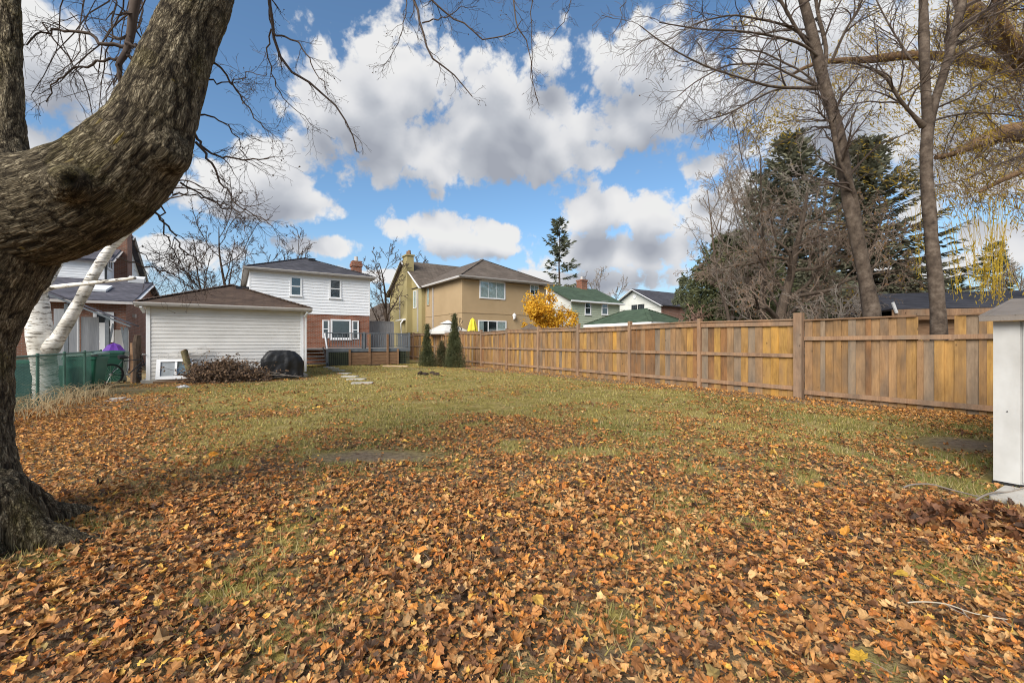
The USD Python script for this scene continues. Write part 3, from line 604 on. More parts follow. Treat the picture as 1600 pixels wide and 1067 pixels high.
for u0, u1 in ((914.5, 922), (940.5, 948.5)): um = (u0 + u1) / 2; window(t, sw.t(u0), sw.t(u1), sw.z(um, 490), sw.z(um, 471.5), -0.004, W_TRIM, 'hung', 0.09)
cx = 4.5; c = part(t, 'chimney', MB().box(cx - 0.36, cx + 0.36, SD / 2 - 0.4, SD / 2 + 0.4, se + 1.2, se + 2.35).box(cx - 0.41, cx + 0.41, SD / 2 - 0.46, SD / 2 + 0.46, se + 2.35, se + 2.5), BRICK)
part(c, 'chimney_pot', MB().tube([(cx, SD / 2, se + 2.45), (cx, SD / 2, se + 2.85)], [0.16, 0.14], 10), GREY_TRIM)

# --- green hip roofed garage
gd = 27.0; S = np.array([(1017 - U0) / F * gd, gd])
t = thing('garage', 'low garage with green hip roof just beyond the board fence', 'garage', (S[0], S[1], 0), DEG)
part(t, 'wall', MB().box(0.3, 4.0, 0.3, 5.9, 0, 2.5), CREAM); part(t, 'soffit', MB().box(0.01, 4.29, 0.01, 6.19, 2.46, 2.475), W_TRIM)
v, f = hip_roof(0, 4.3, 0, 6.2, 2.68, (2.15, 2.15, 2.151, 4.05, 3.72)); part(t, 'roof', (v, f), ROOF_GREEN)
m = MB(); ridge_caps(m, (0, 0, 2.68), (2.15, 2.15, 3.72), 16); ridge_caps(m, (4.3, 0, 2.68), (2.15, 2.15, 3.72), 16); ridge_caps(m, (0, 6.2, 2.68), (2.15, 4.05, 3.72), 16); part(t, 'ridge_cap', m, ROOF_GREEN)
for (a, b, c, d) in ((0, 4.3, -0.022, -0.002), (-0.022, -0.002, 0, 6.2)): part(t, 'fascia', MB().box(a, b, c, d, 2.47, 2.66), W_TRIM)

# --- white gable house with dark roof
D = 42.0; S = np.array([(1033 - U0) / F * D, D]); wl = Wall(S[0], S[1], (-ST, CT))
t = thing('house', 'cream gabled house with charcoal roof beyond the green garage', 'house', (S[0], S[1], 0), DEG)
L_, Wd = 9.0, 6.6; we = wl.z(1033, 474); wp = we + 1.75
v = np.array([[x, y, z] for x in (0, L_) for (y, z) in ((0, 0), (Wd, 0), (Wd, we), (Wd / 2, wp), (0, we))])
part(t, 'wall', (v, np.array([[0, 1, 2], [0, 2, 4], [2, 3, 4], [5, 7, 6], [5, 9, 7], [7, 9, 8], [0, 4, 9], [0, 9, 5], [1, 6, 7], [1, 7, 2]])), CREAM)
rr = MB(); sl = (wp - we) / (Wd / 2)
for s, ye in ((-1, 0), (1, Wd)):
    a = [[-0.4, ye + s * 0.4, we + 0.05 - sl * 0.4], [L_ + 0.3, ye + s * 0.4, we + 0.05 - sl * 0.4], [L_ + 0.3, Wd / 2, wp + 0.05], [-0.4, Wd / 2, wp + 0.05]]
    rr.poly(a if s < 0 else a[::-1], 0.1)
    part(t, 'barge_board', MB().bar((-0.42, ye + s * 0.4, we - sl * 0.4 - 0.05), (-0.42, Wd / 2, wp - 0.05), 0.04, 0.24, (-1, 0, 0)), W_TRIM)
part(t, 'roof', rr, ROOF_DARK)
part(t, 'brick_side', MB().box(0.02, L_, -0.03, -0.001, 0, we - 0.25), BRICK2)
for k in range(9):
    z = 2.2 + k * (we - 2.2) / 9; part(t, 'siding_board', MB().add([[0, 0.02, z], [-0.03, 0.02, z], [-0.006, 0.02, z + 0.33], [0, Wd - 0.02, z], [-0.03, Wd - 0.02, z], [-0.006, Wd - 0.02, z + 0.33]], [[0, 3, 4, 1], [1, 4, 5, 2]]).add([[0, 0.02, z], [-0.03, 0.02, z], [-0.006, 0.02, z + 0.33], [0, 0.02, z + 0.33]], [[0, 1, 2, 3]]), CREAM)
for u0, u1 in ((988, 995), (998, 1006)):
    ya, yb, za, zb_ = wl.t(u1), wl.t(u0), wl.z(997, 489), wl.z(997, 476.5)
    f = MB()
    for (a, b, c_, d) in ((ya - .07, ya, za - .07, zb_ + .07), (yb, yb + .07, za - .07, zb_ + .07), (ya, yb, zb_, zb_ + .07), (ya, yb, za - .07, za), ((ya + yb) / 2 - .03, (ya + yb) / 2 + .03, za, zb_)): f.box(-0.06, 0.0, a, b, c_, d)
    w = part(t, 'window', f, BLACK); part(w, 'pane', MB().box(-0.044, -0.04, ya, yb, za, zb_), PANE); part(w, 'room', MB().box(-0.036, -0.032, ya, yb, za, zb_), DARKIN)
y = Wd / 2; part(t, 'gable_vent', MB().tube([(-0.05, y, wp - 0.75), (-0.01, y, wp - 0.75)], 0.22, 12), W_TRIM)

# --- small white house and dark roof far behind the cedar
S = P(1168, 500, 46.0)
t = thing('house', 'small white walled house with dark window glimpsed under the dark cedar', 'house', (S[0] - 2.2, S[1], 0), 8)
part(t, 'wall', MB().box(0, 7, 0, 5, 0, 4.2), W_SIDING); window(t, 2.6, 4.6, 2.75, 3.9, -0.002, W_TRIM, 'slide', 0.08, cols=2, sill=False)
v, f = hip_roof(-0.3, 7.3, -0.3, 5.3, 4.35, (2.6, 2.5, 4.4, 2.5001, 5.6)); part(t, 'roof', (v, f), ROOF_DARK)

# --- roof between the white and tan houses
S = P(590, 533, 48.0)
t = thing('house', 'distant house with brown roof between the white and tan houses', 'house', (S[0] - 2.0, S[1], 0), DEG)
part(t, 'wall', MB().box(0, 9, 0, 7, 0, 3.6), W_SIDING); v, f = hip_roof(-0.4, 9.4, -0.4, 7.4, 3.75, (3.4, 3.5, 5.6, 3.5001, 6.2)); part(t, 'roof', (v, f), ROOF_TAN)
part(t, 'fascia', MB().box(-0.4, 9.4, -0.43, -0.405, 3.52, 3.73), W_TRIM); window(t, 1.2, 2.2, 1.9, 3.0, -0.002, W_TRIM)

# --- low outbuilding with dark roof behind the fence on the right
a0 = P(1393, 487, 15.0)
t = thing('outbuilding', 'low dark shingle roofed outbuilding behind the fence on the right', 'outbuilding', (a0[0], a0[1], 0), -14)
part(t, 'wall', MB().box(0.3, 12, 0.3, 5, 0, 2.35), BROWN_WOOD)
rr = MB(); rr.poly([[0, 0, 2.55], [12.5, 0, 2.62], [12.5, 3.0, 3.42], [0.9, 3.0, 3.38]], 0.08); rr.poly([[0.9, 3.02, 3.38], [12.5, 3.02, 3.42], [12.5, 6, 2.6], [0, 6, 2.55]], 0.08); rr.poly([[0, 6, 2.54], [0, 0, 2.54], [0.9, 3.0, 3.375]], 0.08); part(t, 'roof', rr, ROOF_DARK)
part(t, 'fascia', MB().box(0, 12.5, -0.04, -0.005, 2.30, 2.53), RAIL); part(t, 'fascia', MB().box(0, 12.5, -0.015, -0.004, 2.16, 2.298), BROWN_WOOD)
part(t, 'vent_pipe', MB().tube([(0.1, -0.1, 2.4), (-0.02, -0.1, 2.78)], 0.05, 8), W_TRIM)

# --- brick house on the left with a white upper storey
D = 20.0; S = np.array([(197 - U0) / F * D, D]); bw_ = Wall(S[0], S[1]); bs = Wall(S[0], S[1], (-ST, CT))
t = thing('house', 'brick house with blue grey roof and white upper storey behind the birch', 'house', (S[0], S[1], 0), DEG)
be = bw_.z(197, 472); bl = 9.0
part(t, 'wall', MB().box(-bl, 0, 0, 14, 0, be), BRICK2)
rr = MB(); rr.poly([[-bl, -0.35, be + 0.05], [0.30, -0.35, be + 0.05], [0.30, 5.6, be + 1.62], [-bl, 5.6, be + 1.62]], 0.12); rr.poly([[-bl, 14.3, be + 0.05], [-bl, 5.62, be + 1.62], [0.30, 5.62, be + 1.62], [0.30, 14.3, be + 0.05]], 0.12); part(t, 'roof', rr, ROOF_BLUE)
part(t, 'barge_board', MB().bar((0.33, -0.4, be - 0.06), (0.33, 5.6, be + 1.5), 0.04, 0.2, (1, 0, 0)), W_TRIM)
part(t, 'gutter', MB().box(-bl, 0.3, -0.47, -0.36, be - 0.12, be + 0.0), GREY_TRIM)
gm = MB(); gm.add([[-0.02, 0, be], [-0.02, 13.9, be], [-0.02, 5.6, be + 1.5], [-0.3, 0, be], [-0.3, 13.9, be], [-0.3, 5.6, be + 1.5]], [[0, 1, 2], [3, 5, 4], [0, 2, 5], [0, 5, 3], [1, 4, 5], [1, 5, 2]]); part(t, 'gable_wall', gm, BRICK2)
window(t, bw_.t(150), bw_.t(174), 1.45, bw_.z(160, 490), -0.002, W_TRIM, 'hung', 0.09, sill=False)
part(t, 'wall_lamp', MB().box(0.0, 0.12, 1.5, 1.75, 2.6, 2.78), GREY_TRIM)
# upper storey: corner further back and inset
D2 = 24.0; c2 = np.array([(166 - U0) / F * D2, D2]) - S; ux, uy = c2[0] * CT + c2[1] * ST, -c2[0] * ST + c2[1] * CT
u2 = Wall(*(S + c2)); u2s = Wall(*(S + c2), along=(-ST, CT)); ze2 = u2.z(166, 404); Ld = 11.5; pk = 8.6
part(t, 'upper_wall', MB().box(ux - 6.5, ux, uy, uy + Ld, be, ze2), W_SIDING)
siding(t, ux - 6.5, ux - 0.05, be + 0.9, ze2 - 0.03, uy - 0.002, 14, W_SIDING)
part(t, 'corner_trim', MB().box(ux - 0.06, ux + 0.03, uy - 0.05, uy + 0.04, be, ze2), BLACK)
gm = MB(); y_ = [uy, uy + Ld, uy + Ld / 2]; gm.add([[ux - 0.02, y_[0], ze2], [ux - 0.02, y_[1], ze2], [ux - 0.02, y_[2], pk], [ux - 6, y_[0], ze2], [ux - 6, y_[1], ze2], [ux - 6, y_[2], pk]], [[0, 1, 2], [3, 5, 4], [0, 2, 5], [0, 5, 3], [1, 4, 5], [1, 5, 2]]); part(t, 'upper_gable', gm, W_SIDING)
rr = MB(); sl = (pk - ze2) / (Ld / 2)
for s, ye in ((-1, uy), (1, uy + Ld)):
    a = [[ux - 6.6, ye + s * 0.4, ze2 + 0.06 - sl * 0.4], [ux + 0.3, ye + s * 0.4, ze2 + 0.06 - sl * 0.4], [ux + 0.3, y_[2], pk + 0.06], [ux - 6.6, y_[2], pk + 0.06]]
    rr.poly(a if s < 0 else a[::-1], 0.12)
    part(t, 'barge_board', MB().bar((ux + 0.32, ye + s * 0.4, ze2 - sl * 0.4 - 0.03), (ux + 0.32, y_[2], pk - 0.05), 0.04, 0.2, (1, 0, 0)), GREY_TRIM)
part(t, 'upper_roof', rr, ROOF_BLUE)
yq = u2s.t(203); f = MB(); za, zb_ = u2s.z(203, 438), u2s.z(203, 419)
for (a, b, c_, d) in ((yq - .6, yq - .5, za - .1, zb_ + .1), (yq + .5, yq + .6, za - .1, zb_ + .1), (yq - .5, yq + .5, zb_, zb_ + .1), (yq - .5, yq + .5, za - .1, za), (yq - .03, yq + .03, za, zb_)): f.box(ux, ux + 0.07, a, b, c_, d)
w = part(t, 'window', f, W_TRIM); part(w, 'pane', MB().box(ux + 0.044, ux + 0.048, yq - .5, yq + .5, za, zb_), PANE); part(w, 'room', MB().box(ux + 0.03, ux + 0.034, yq - .5, yq + .5, za, zb_), CURTAIN)
yq = u2s.t(211.5); zc = u2s.z(211, 345); part(t, 'chimney', MB().box(ux + 0.003, ux + 0.6, yq - 0.75, yq + 0.75, be - 0.5, zc).box(ux - 0.03, ux + 0.65, yq - 0.8, yq + 0.8, zc - 0.3, zc - 0.1), BRICK2)
# skylight flashing on the lower roof
sk = lambda x, y, dz=0.0: (x, y, be + 0.05 + (y + 0.35) * 1.57 / 5.95 + dz)
part(t, 'skylight', MB().poly([sk(-1.9, 1.6, .12), sk(-1.0, 1.6, .12), sk(-1.0, 3.0, .12), sk(-1.9, 3.0, .12)], 0.1), W_TRIM)
part(t, 'roof_vent', MB().bar(sk(-0.35, 4.9, .15), sk(-0.35, 5.4, .2), 0.7, 0.25), W_TRIM)

# --- carport of the brick house
D = 18.0; S = np.array([(200 - U0) / F * D, D]); cwl = Wall(S[0], S[1])
t = thing('carport', 'grey lean-to carport with hanging panels beside the birch', 'carport', (S[0], S[1], 0), DEG)
xl = cwl.t(64); zl, zr = cwl.z(64, 452), cwl.z(200, 507)
rr = MB(); rr.poly([[xl, -0.1, zl + 0.08], [0.1, -0.1, zr + 0.08], [0.1, 1.9, zr + 0.02], [xl, 1.9, zl + 0.0]], 0.06); part(t, 'roof', rr, ROOF_BLUE)
part(t, 'beam', MB().bar((xl, -0.12, zl - 0.07), (0.1, -0.12, zr - 0.07), 0.06, 0.34, (0, -1, 0)), GREY_PAINT)
zx = lambda x: zl + (zr - zl) * (x - xl) / (-xl)
for u in (73, 104, 167.5, 197): x = cwl.t(u); part(t, 'post', MB().box(x - 0.06, x + 0.06, -0.06, 0.06, 0, zx(x) - 0.15), GREY_PAINT)
for xa, xb in ((cwl.t(167.5), cwl.t(177)), (cwl.t(197), cwl.t(190))): part(t, 'brace', MB().bar((xa, 0.0, 0.9), (xb, 0.0, zx(xb) - 0.2), 0.05, 0.07), GREY_PAINT)
for ua, ub, m_, y in ((77, 118, CURTAIN, 0.5), (120, 149, CURTAIN, 0.55)): part(t, 'panel', MB().box(cwl.t(ua), cwl.t(ub), y, y + 0.02, 0.2, zx(cwl.t(ub)) - 0.2), m_)
part(t, 'panel', MB().box(cwl.t(150), cwl.t(166), 0.5, 0.52, 0.2, 2.2), W_SIDING, label='white panel at the low end of the carport'); part(t, 'panel', MB().box(cwl.t(171), cwl.t(194), 0.9, 0.92, 0.2, 1.9), W_SIDING)
part(t, 'pipe', MB().tube([(cwl.t(118.5), 0.3, 0.2), (cwl.t(118.5), 0.3, 2.4)], 0.035, 8), W_TRIM)


# ---------------------------------------------------------------- board fence on the right
rng = np.random.default_rng(5)
FL = (FENCE_A, FENCE_B0)
t = thing('board_fence', 'long weathered cedar board fence running back along the right side', 'fence', (*lot(*FL), 0), DEG)
SP = 2.64
lx = -0.0          # boards lie at local x ~ 0, the yard is on -x
def zoff(y): return 0.03 * math.sin(y * 0.5)
for s in range(11):
    y0, y1 = s * SP, (s + 1) * SP; h0 = 1.90 + 0.03 * math.sin(s * 2.3)
    pz = 2.12 if s else 2.16
    w = 0.075 if s == 0 else 0.055
    if s: part(t, 'post', MB().box(-0.11, 0.005, y0 - 0.055, y0 + 0.055, -0.1, 2.08 + 0.03 * rng.random()).box(-0.13, 0.02, y0 - 0.075, y0 + 0.075, 2.08, 2.10) if False else MB().box(-0.11, 0.005, y0 - 0.055, y0 + 0.055, -0.1, 2.06 + 0.05 * rng.random()), RAIL)
    else: part(t, 'post', MB().box(-0.15, 0.01, y0 - 0.09, y0 + 0.09, -0.1, 2.10), RAIL)
    a = y0 + (0.09 if s == 0 else 0.055); b = y1 - 0.055
    dz = 0.02 * rng.normal()
    part(t, 'top_rail', MB().bar((-0.060, a, h0 - 0.03 + dz), (-0.060, b, h0 - 0.03 - dz), 0.04, 0.13), RAIL)
    part(t, 'cap', MB().bar((-0.04, a, h0 + 0.055 + dz), (-0.04, b, h0 + 0.055 - dz), 0.14, 0.035), RAIL)
    part(t, 'middle_rail', MB().bar((-0.060, a, 1.05), (-0.060, b, 1.05), 0.04, 0.09), RAIL)
    part(t, 'bottom_rail', MB().bar((-0.060, a, 0.25), (-0.060, b, 0.25), 0.04, 0.10), RAIL)
    n = 13; pitch = (b - a) / n
    for k in range(n):
        yy = a + pitch * k; back = k % 2
        x = -0.036 + (0.020 if back else 0.0); ww = pitch * (1.15 if back else 0.96)
        q = yy + pitch / 2 + rng.normal() * 0.004; r = rng.normal() * 0.004
        g = MB().box(x, x + 0.016, q - ww / 2, q + ww / 2, -0.05, h0 + 0.03)
        part(t, 'board', g, FENCE[rng.choice(8, p=[.20, .18, .11, .13, .08, .12, .14, .04])])

# nearer stretch: taller boards on the far side, rails on this side, notched round a tree trunk
t = thing('board_fence', 'nearest cedar fence stretch with boards above its rail and a gap for a tree', 'fence', (*lot(*FL), 0), DEG)
TREE_B = np.array([P(1467, 533, 8.45)[0], 8.45])
tb = to_lot(*TREE_B)[1] - FENCE_B0
ys = -0.10; k = 0; END = -7.5
while ys > END:
    ww = [0.15, 0.155, 0.10, 0.15, 0.145, 0.12][k % 6] * rng.uniform(0.92, 1.05); back = k % 2
    x = 0.012 + (0.024 if back else 0.0)
    top = 1.90
    mid = ys - ww / 2
    if abs(mid - tb) < 0.29: top = 1.42
    part(t, 'board', MB().box(x, x + 0.02, ys - ww - (0.02 if back else 0), ys + (0.02 if back else 0), 0.02, top + rng.normal() * 0.004), FENCE[rng.choice(8, p=[.16, .17, .12, .13, .15, .07, .13, .07])], label=None)
    ys -= ww + 0.008; k += 1
part(t, 'upper_rail', MB().bar((-0.012, -0.10, 1.47), (-0.012, END, 1.53), 0.04, 0.09), RAIL)
part(t, 'bottom_rail', MB().bar((-0.012, -0.10, 0.17), (-0.012, END, 0.17), 0.04, 0.10), RAIL)
part(t, 'cap', MB().bar((0.03, -0.09, 1.915), (0.03, tb + 0.30, 1.925), 0.11, 0.03), BROWN_WOOD); part(t, 'cap', MB().bar((0.03, tb - 0.30, 1.925), (0.03, END, 1.935), 0.11, 0.03), BROWN_WOOD)
part(t, 'post', MB().box(0.06, 0.15, -0.19, -0.10, 0, 1.88), RAIL)


# ---------------------------------------------------------------- trees: helpers
def norm(x): return x / (np.linalg.norm(x, axis=-1, keepdims=True) + 1e-12)


def smooth_path(p, n):
    """A polyline through the given points and radii (rows x, y, z, r), resampled smoothly to n points."""
    from scipy.interpolate import PchipInterpolator
    p = np.asarray(p, float); d = np.r_[0, np.cumsum(np.linalg.norm(np.diff(p[:, :3], axis=0), axis=1))]
    return PchipInterpolator(d, p, axis=0)(np.linspace(0, d[-1], n))


def offshoots(rng, Pp, Rp, n, t0=0.2, t1=1.0, ang=(35, 65), length=0.5, K=7, wob=0.25, up=0.1, rfac=0.55, tip=0.25, rmin=0.0, fixed=None, side=None):
    """n children on each of the polylines Pp (N,K,3): points and radii of the next order of branches."""
    N, K0, _ = Pp.shape
    L0 = np.linalg.norm(np.diff(Pp, axis=1), axis=2).sum(1)
    t = (t0 + (t1 - t0) * (np.arange(n)[None] + rng.random((N, n))) / n).clip(0, 0.999) * (K0 - 1)
    i = t.astype(int); w = (t - i)[..., None]; r = np.arange(N)[:, None]
    S = Pp[r, i] * (1 - w) + Pp[r, i + 1] * w; R0 = Rp[r, i] * (1 - w[..., 0]) + Rp[r, i + 1] * w[..., 0]
    T = norm(Pp[r, i + 1] - Pp[r, i]); rand = rng.normal(size=T.shape)
    if side is not None: rand = rand * side[0] + np.asarray(side[1])
    perp = norm(np.cross(T, np.cross(rand, T)))
    a = np.radians(rng.uniform(*ang, size=(N, n)))[..., None]
    d = norm(np.cos(a) * T + np.sin(a) * perp)
    Ln = (fixed if fixed is not None else L0[:, None] * length) * (1 - 0.45 * t / (K0 - 1)) * rng.uniform(0.6, 1.25, (N, n))
    out = np.zeros((N, n, K, 3)); out[:, :, 0] = S; h = Ln[..., None] / (K - 1)
    for k in range(1, K):
        d = norm(d + wob * rng.normal(size=d.shape) + np.array([0, 0, up])); out[:, :, k] = out[:, :, k - 1] + d * h
    R = np.maximum((R0 * rfac)[..., None] * np.linspace(1, tip, K), rmin)
    return out.reshape(N * n, K, 3), R.reshape(N * n, K)


def leafcards(rng, C, size, aspect=0.5, droop=None, flat=0.0):
    """A rhombic leaf, folded a little along its middle, at each centre."""
    n = len(C); d = norm(rng.normal(size=(n, 3)) + (0 if droop is None else np.asarray(droop)))
    a = norm(np.cross(d, rng.normal(size=(n, 3)))); a[:, 2] *= 1 - flat; a = norm(a); nn = norm(np.cross(d, a))
    s = (size * rng.uniform(0.6, 1.3, n))[:, None]
    v = np.stack([C - d * s / 2, C + a * s * aspect / 2 + nn * s * 0.08, C + d * s / 2, C - a * s * aspect / 2 + nn * s * 0.08], 1).reshape(-1, 3)
    k = np.arange(n)[:, None] * 4
    return v, np.vstack([k + [0, 1, 2], k + [0, 2, 3]])


def hstack_tubes(*sets):
    m = MB()
    for (Pp, Rp, s) in sets: m.add(*tubes(Pp, Rp, s))
    return m


# ---------------------------------------------------------------- bark and leaf materials
def barkmat(name, c1, c2, scale=7.0, zs=0.22, bump=0.8, moss=None):
    N = {'tc': ('texture_coordinate', {}), 'mp': ('mapping', dict(scale=(1, 1, zs))), 'n': ('noise_texture', dict(scale=scale * 3, detail=6.0, roughness=0.65, distortion=0.6)), 'r': ('rgb_ramp', dict(ramp=[(0.3, c1), (0.7, c2)])),
         'n2': ('noise_texture', dict(scale=1.6, detail=4.0)), 'r2': ('rgb_ramp', dict(ramp=[(0.3, (0.7, 0.7, 0.7)), (0.7, (1.2, 1.17, 1.12))])), 'm': ('mix', dict(mix_type='multiply', fac=1.0)), 'b': ('bump', dict(strength=bump, distance=0.02)), 'p': ('principled_bsdf', dict(roughness=0.9, specular_ior_level=0.15))}
    L = [('tc.object', 'mp.vector'), ('mp.vector', 'n.vector'), ('n.fac', 'r.fac'), ('tc.object', 'n2.vector'), ('n2.fac', 'r2.fac'), ('r.color', 'm.color1'), ('r2.color', 'm.color2'), ('m.color', 'p.base_color'), ('n.fac', 'b.height'), ('b.normal', 'p.normal')]
    return mat(name, N, L, 'p.BSDF')


TWIG = basic('dark_twig', (0.060, 0.042, 0.034), (0.105, 0.078, 0.062), 3.0, 0.9)
TWIG_GREY = basic('grey_twig', (0.19, 0.155, 0.13), (0.31, 0.265, 0.22), 1.2, 0.9)
TWIG_BROWN = basic('brown_twig', (0.155, 0.110, 0.080), (0.27, 0.20, 0.15), 1.2, 0.9)
TWIG_PINK = basic('pinkish_twig', (0.20, 0.115, 0.085), (0.31, 0.20, 0.155), 1.5, 0.9)
BARK = barkmat('grey_bark', (0.070, 0.050, 0.038), (0.175, 0.135, 0.105))
BARK_DARK = barkmat('dark_bark', (0.035, 0.025, 0.020), (0.095, 0.070, 0.052))
BARK_TAN = barkmat('willow_bark', (0.090, 0.052, 0.030), (0.22, 0.14, 0.08))
SPRUCE = basic('spruce_needles', (0.095, 0.110, 0.068), (0.20, 0.205, 0.13), 1.2, 0.75, detail=3.0, transl=0.28)
SPRUCE2 = basic('brownish_spruce_needles', (0.115, 0.120, 0.075), (0.245, 0.230, 0.150), 0.9, 0.75, detail=3.0, transl=0.28)
THUJA = basic('cedar_leaves', (0.040, 0.050, 0.020), (0.105, 0.108, 0.044), 1.8, 0.7, detail=3.0)
THUJA_BROWN = basic('browning_cedar_leaves', (0.035, 0.038, 0.014), (0.10, 0.080, 0.035), 1.8, 0.7, detail=3.0)
YELLOW = basic('yellow_autumn_leaves', (0.50, 0.24, 0.018), (0.74, 0.42, 0.035), 1.6, 0.6, transl=0.35, c3=(0.80, 0.52, 0.06))
WILLOW = basic('willow_leaves', (0.30, 0.20, 0.026), (0.58, 0.40, 0.050), 0.8, 0.6, transl=0.35)
WILLOW2 = basic('bright_willow_leaves', (0.46, 0.31, 0.03), (0.66, 0.47, 0.05), 0.8, 0.6, transl=0.35)
DRYLEAF = basic('dry_hanging_leaves', (0.16, 0.075, 0.03), (0.34, 0.17, 0.06), 1.0, 0.7, transl=0.25)


# ---------------------------------------------------------------- the big maple
def bark_maple():
    N = {'at': ('attribute', dict(attribute='barkpos')), 'mp': ('mapping', dict(scale=(1.0, 1.0, 0.28))), 'n': ('noise_texture', dict(scale=70.0, detail=5.0, roughness=0.65, distortion=0.5)),
         'r': ('rgb_ramp', dict(ramp=[(0.25, (0.15, 0.124, 0.084)), (0.55, (0.275, 0.235, 0.168)), (0.8, (0.38, 0.33, 0.245))])),
         'ti': ('attribute', dict(attribute='tint')), 'sp': ('separate_color', {}), 'cr': ('rgb_ramp', dict(ramp=[(0.0, (0.07, 0.055, 0.045)), (0.30, (0.55, 0.52, 0.48)), (0.75, (1.1, 1.08, 1.04))])), 'm': ('mix', dict(mix_type='multiply', fac=1.0)),
         'n2': ('noise_texture', dict(scale=3.0, detail=5.0)), 'mo': ('map_range', dict(from_min=0.52, from_max=0.75, to_min=0.0, to_max=0.55, clamp=True)), 'mm': ('mix', dict(color2=(0.145, 0.120, 0.030))),
         'n3': ('noise_texture', dict(scale=11.0, detail=3.0)), 'li': ('map_range', dict(from_min=0.70, from_max=0.76, to_min=0.0, to_max=0.75, clamp=True)), 'ml': ('mix', dict(color2=(0.34, 0.25, 0.05))),
         'b': ('bump', dict(strength=0.6, distance=0.010)), 'p': ('principled_bsdf', dict(roughness=0.92, specular_ior_level=0.15))}
    N['fm'] = ('mapping', dict(scale=(1.0, 1.0, 0.26))); N['fn'] = ('noise_texture', dict(scale=84.0, detail=2.5, roughness=0.55, distortion=0.35))
    N['f1'] = ('math', dict(math_type='multiply_add', value2=2.0, value3=-1.0)); N['f2'] = ('math', dict(math_type='absolute')); N['f3'] = ('map_range', dict(from_min=0.02, from_max=0.26, to_min=0.0, to_max=1.0, clamp=True))
    N['fr'] = ('rgb_ramp', dict(ramp=[(0.0, (0.26, 0.23, 0.20)), (0.5, (0.82, 0.80, 0.77)), (1.0, (1.25, 1.24, 1.2))])); N['fx'] = ('mix', dict(mix_type='multiply', fac=0.9)); N['fb'] = ('bump', dict(strength=0.9, distance=0.014))
    L = [('at.vector', 'fm.vector'), ('fm.vector', 'fn.vector'), ('fn.fac', 'f1.value1'), ('f1.value', 'f2.value1'), ('f2.value', 'f3.value'), ('f3.result', 'fr.fac'), ('fr.color', 'fx.color2'), ('f3.result', 'fb.height'), ('fb.normal', 'b.normal'), ('ml.color', 'fx.color1'),
         ('at.vector', 'mp.vector'), ('mp.vector', 'n.vector'), ('n.fac', 'r.fac'), ('ti.color', 'sp.color'), ('sp.r', 'cr.fac'), ('r.color', 'm.color1'), ('cr.color', 'm.color2'), ('at.vector', 'n2.vector'), ('n2.fac', 'mo.value'),
         ('m.color', 'mm.color1'), ('mo.result', 'mm.fac'), ('at.vector', 'n3.vector'), ('n3.fac', 'li.value'), ('li.result', 'ml.fac'), ('mm.color', 'ml.color1'), ('fx.color', 'p.base_color'), ('n.fac', 'b.height'), ('b.normal', 'p.normal')]
    return mat('maple_bark', N, L, 'p.BSDF')


def R_(px, D): return px / F * D
MT = [(-100, 985, 2.62, 132), (-98, 880, 2.70, 108), (-96, 770, 2.82, 88), (-98, 650, 2.92, 78), (-92, 550, 2.95, 77), (-80, 490, 2.95, 80), (-55, 430, 2.95, 84), (0, 335, 2.97, 88)]
ML = [(0, 335, 2.97, 88), (85, 322, 3.0, 80), (150, 294, 3.0, 73), (200, 254, 3.02, 65), (236, 203, 3.05, 56), (260, 140, 3.1, 48), (288, 60, 3.18, 42), (318, -10, 3.25, 40), (340, -110, 3.35, 38), (358, -230, 3.5, 34), (370, -360, 3.7, 28)]
MS = [(-5, 300, 3.05, 66), (8, 235, 3.15, 27), (14, 160, 3.2, 17.5), (13, 80, 3.25, 16), (11, -40, 3.3, 15), (0, -200, 3.5, 12)]
MU = [(-42, 400, 3.0, 90), (-75, 300, 3.05, 78), (-105, 180, 3.15, 70), (-125, 0, 3.3, 60), (-150, -250, 3.7, 45)]


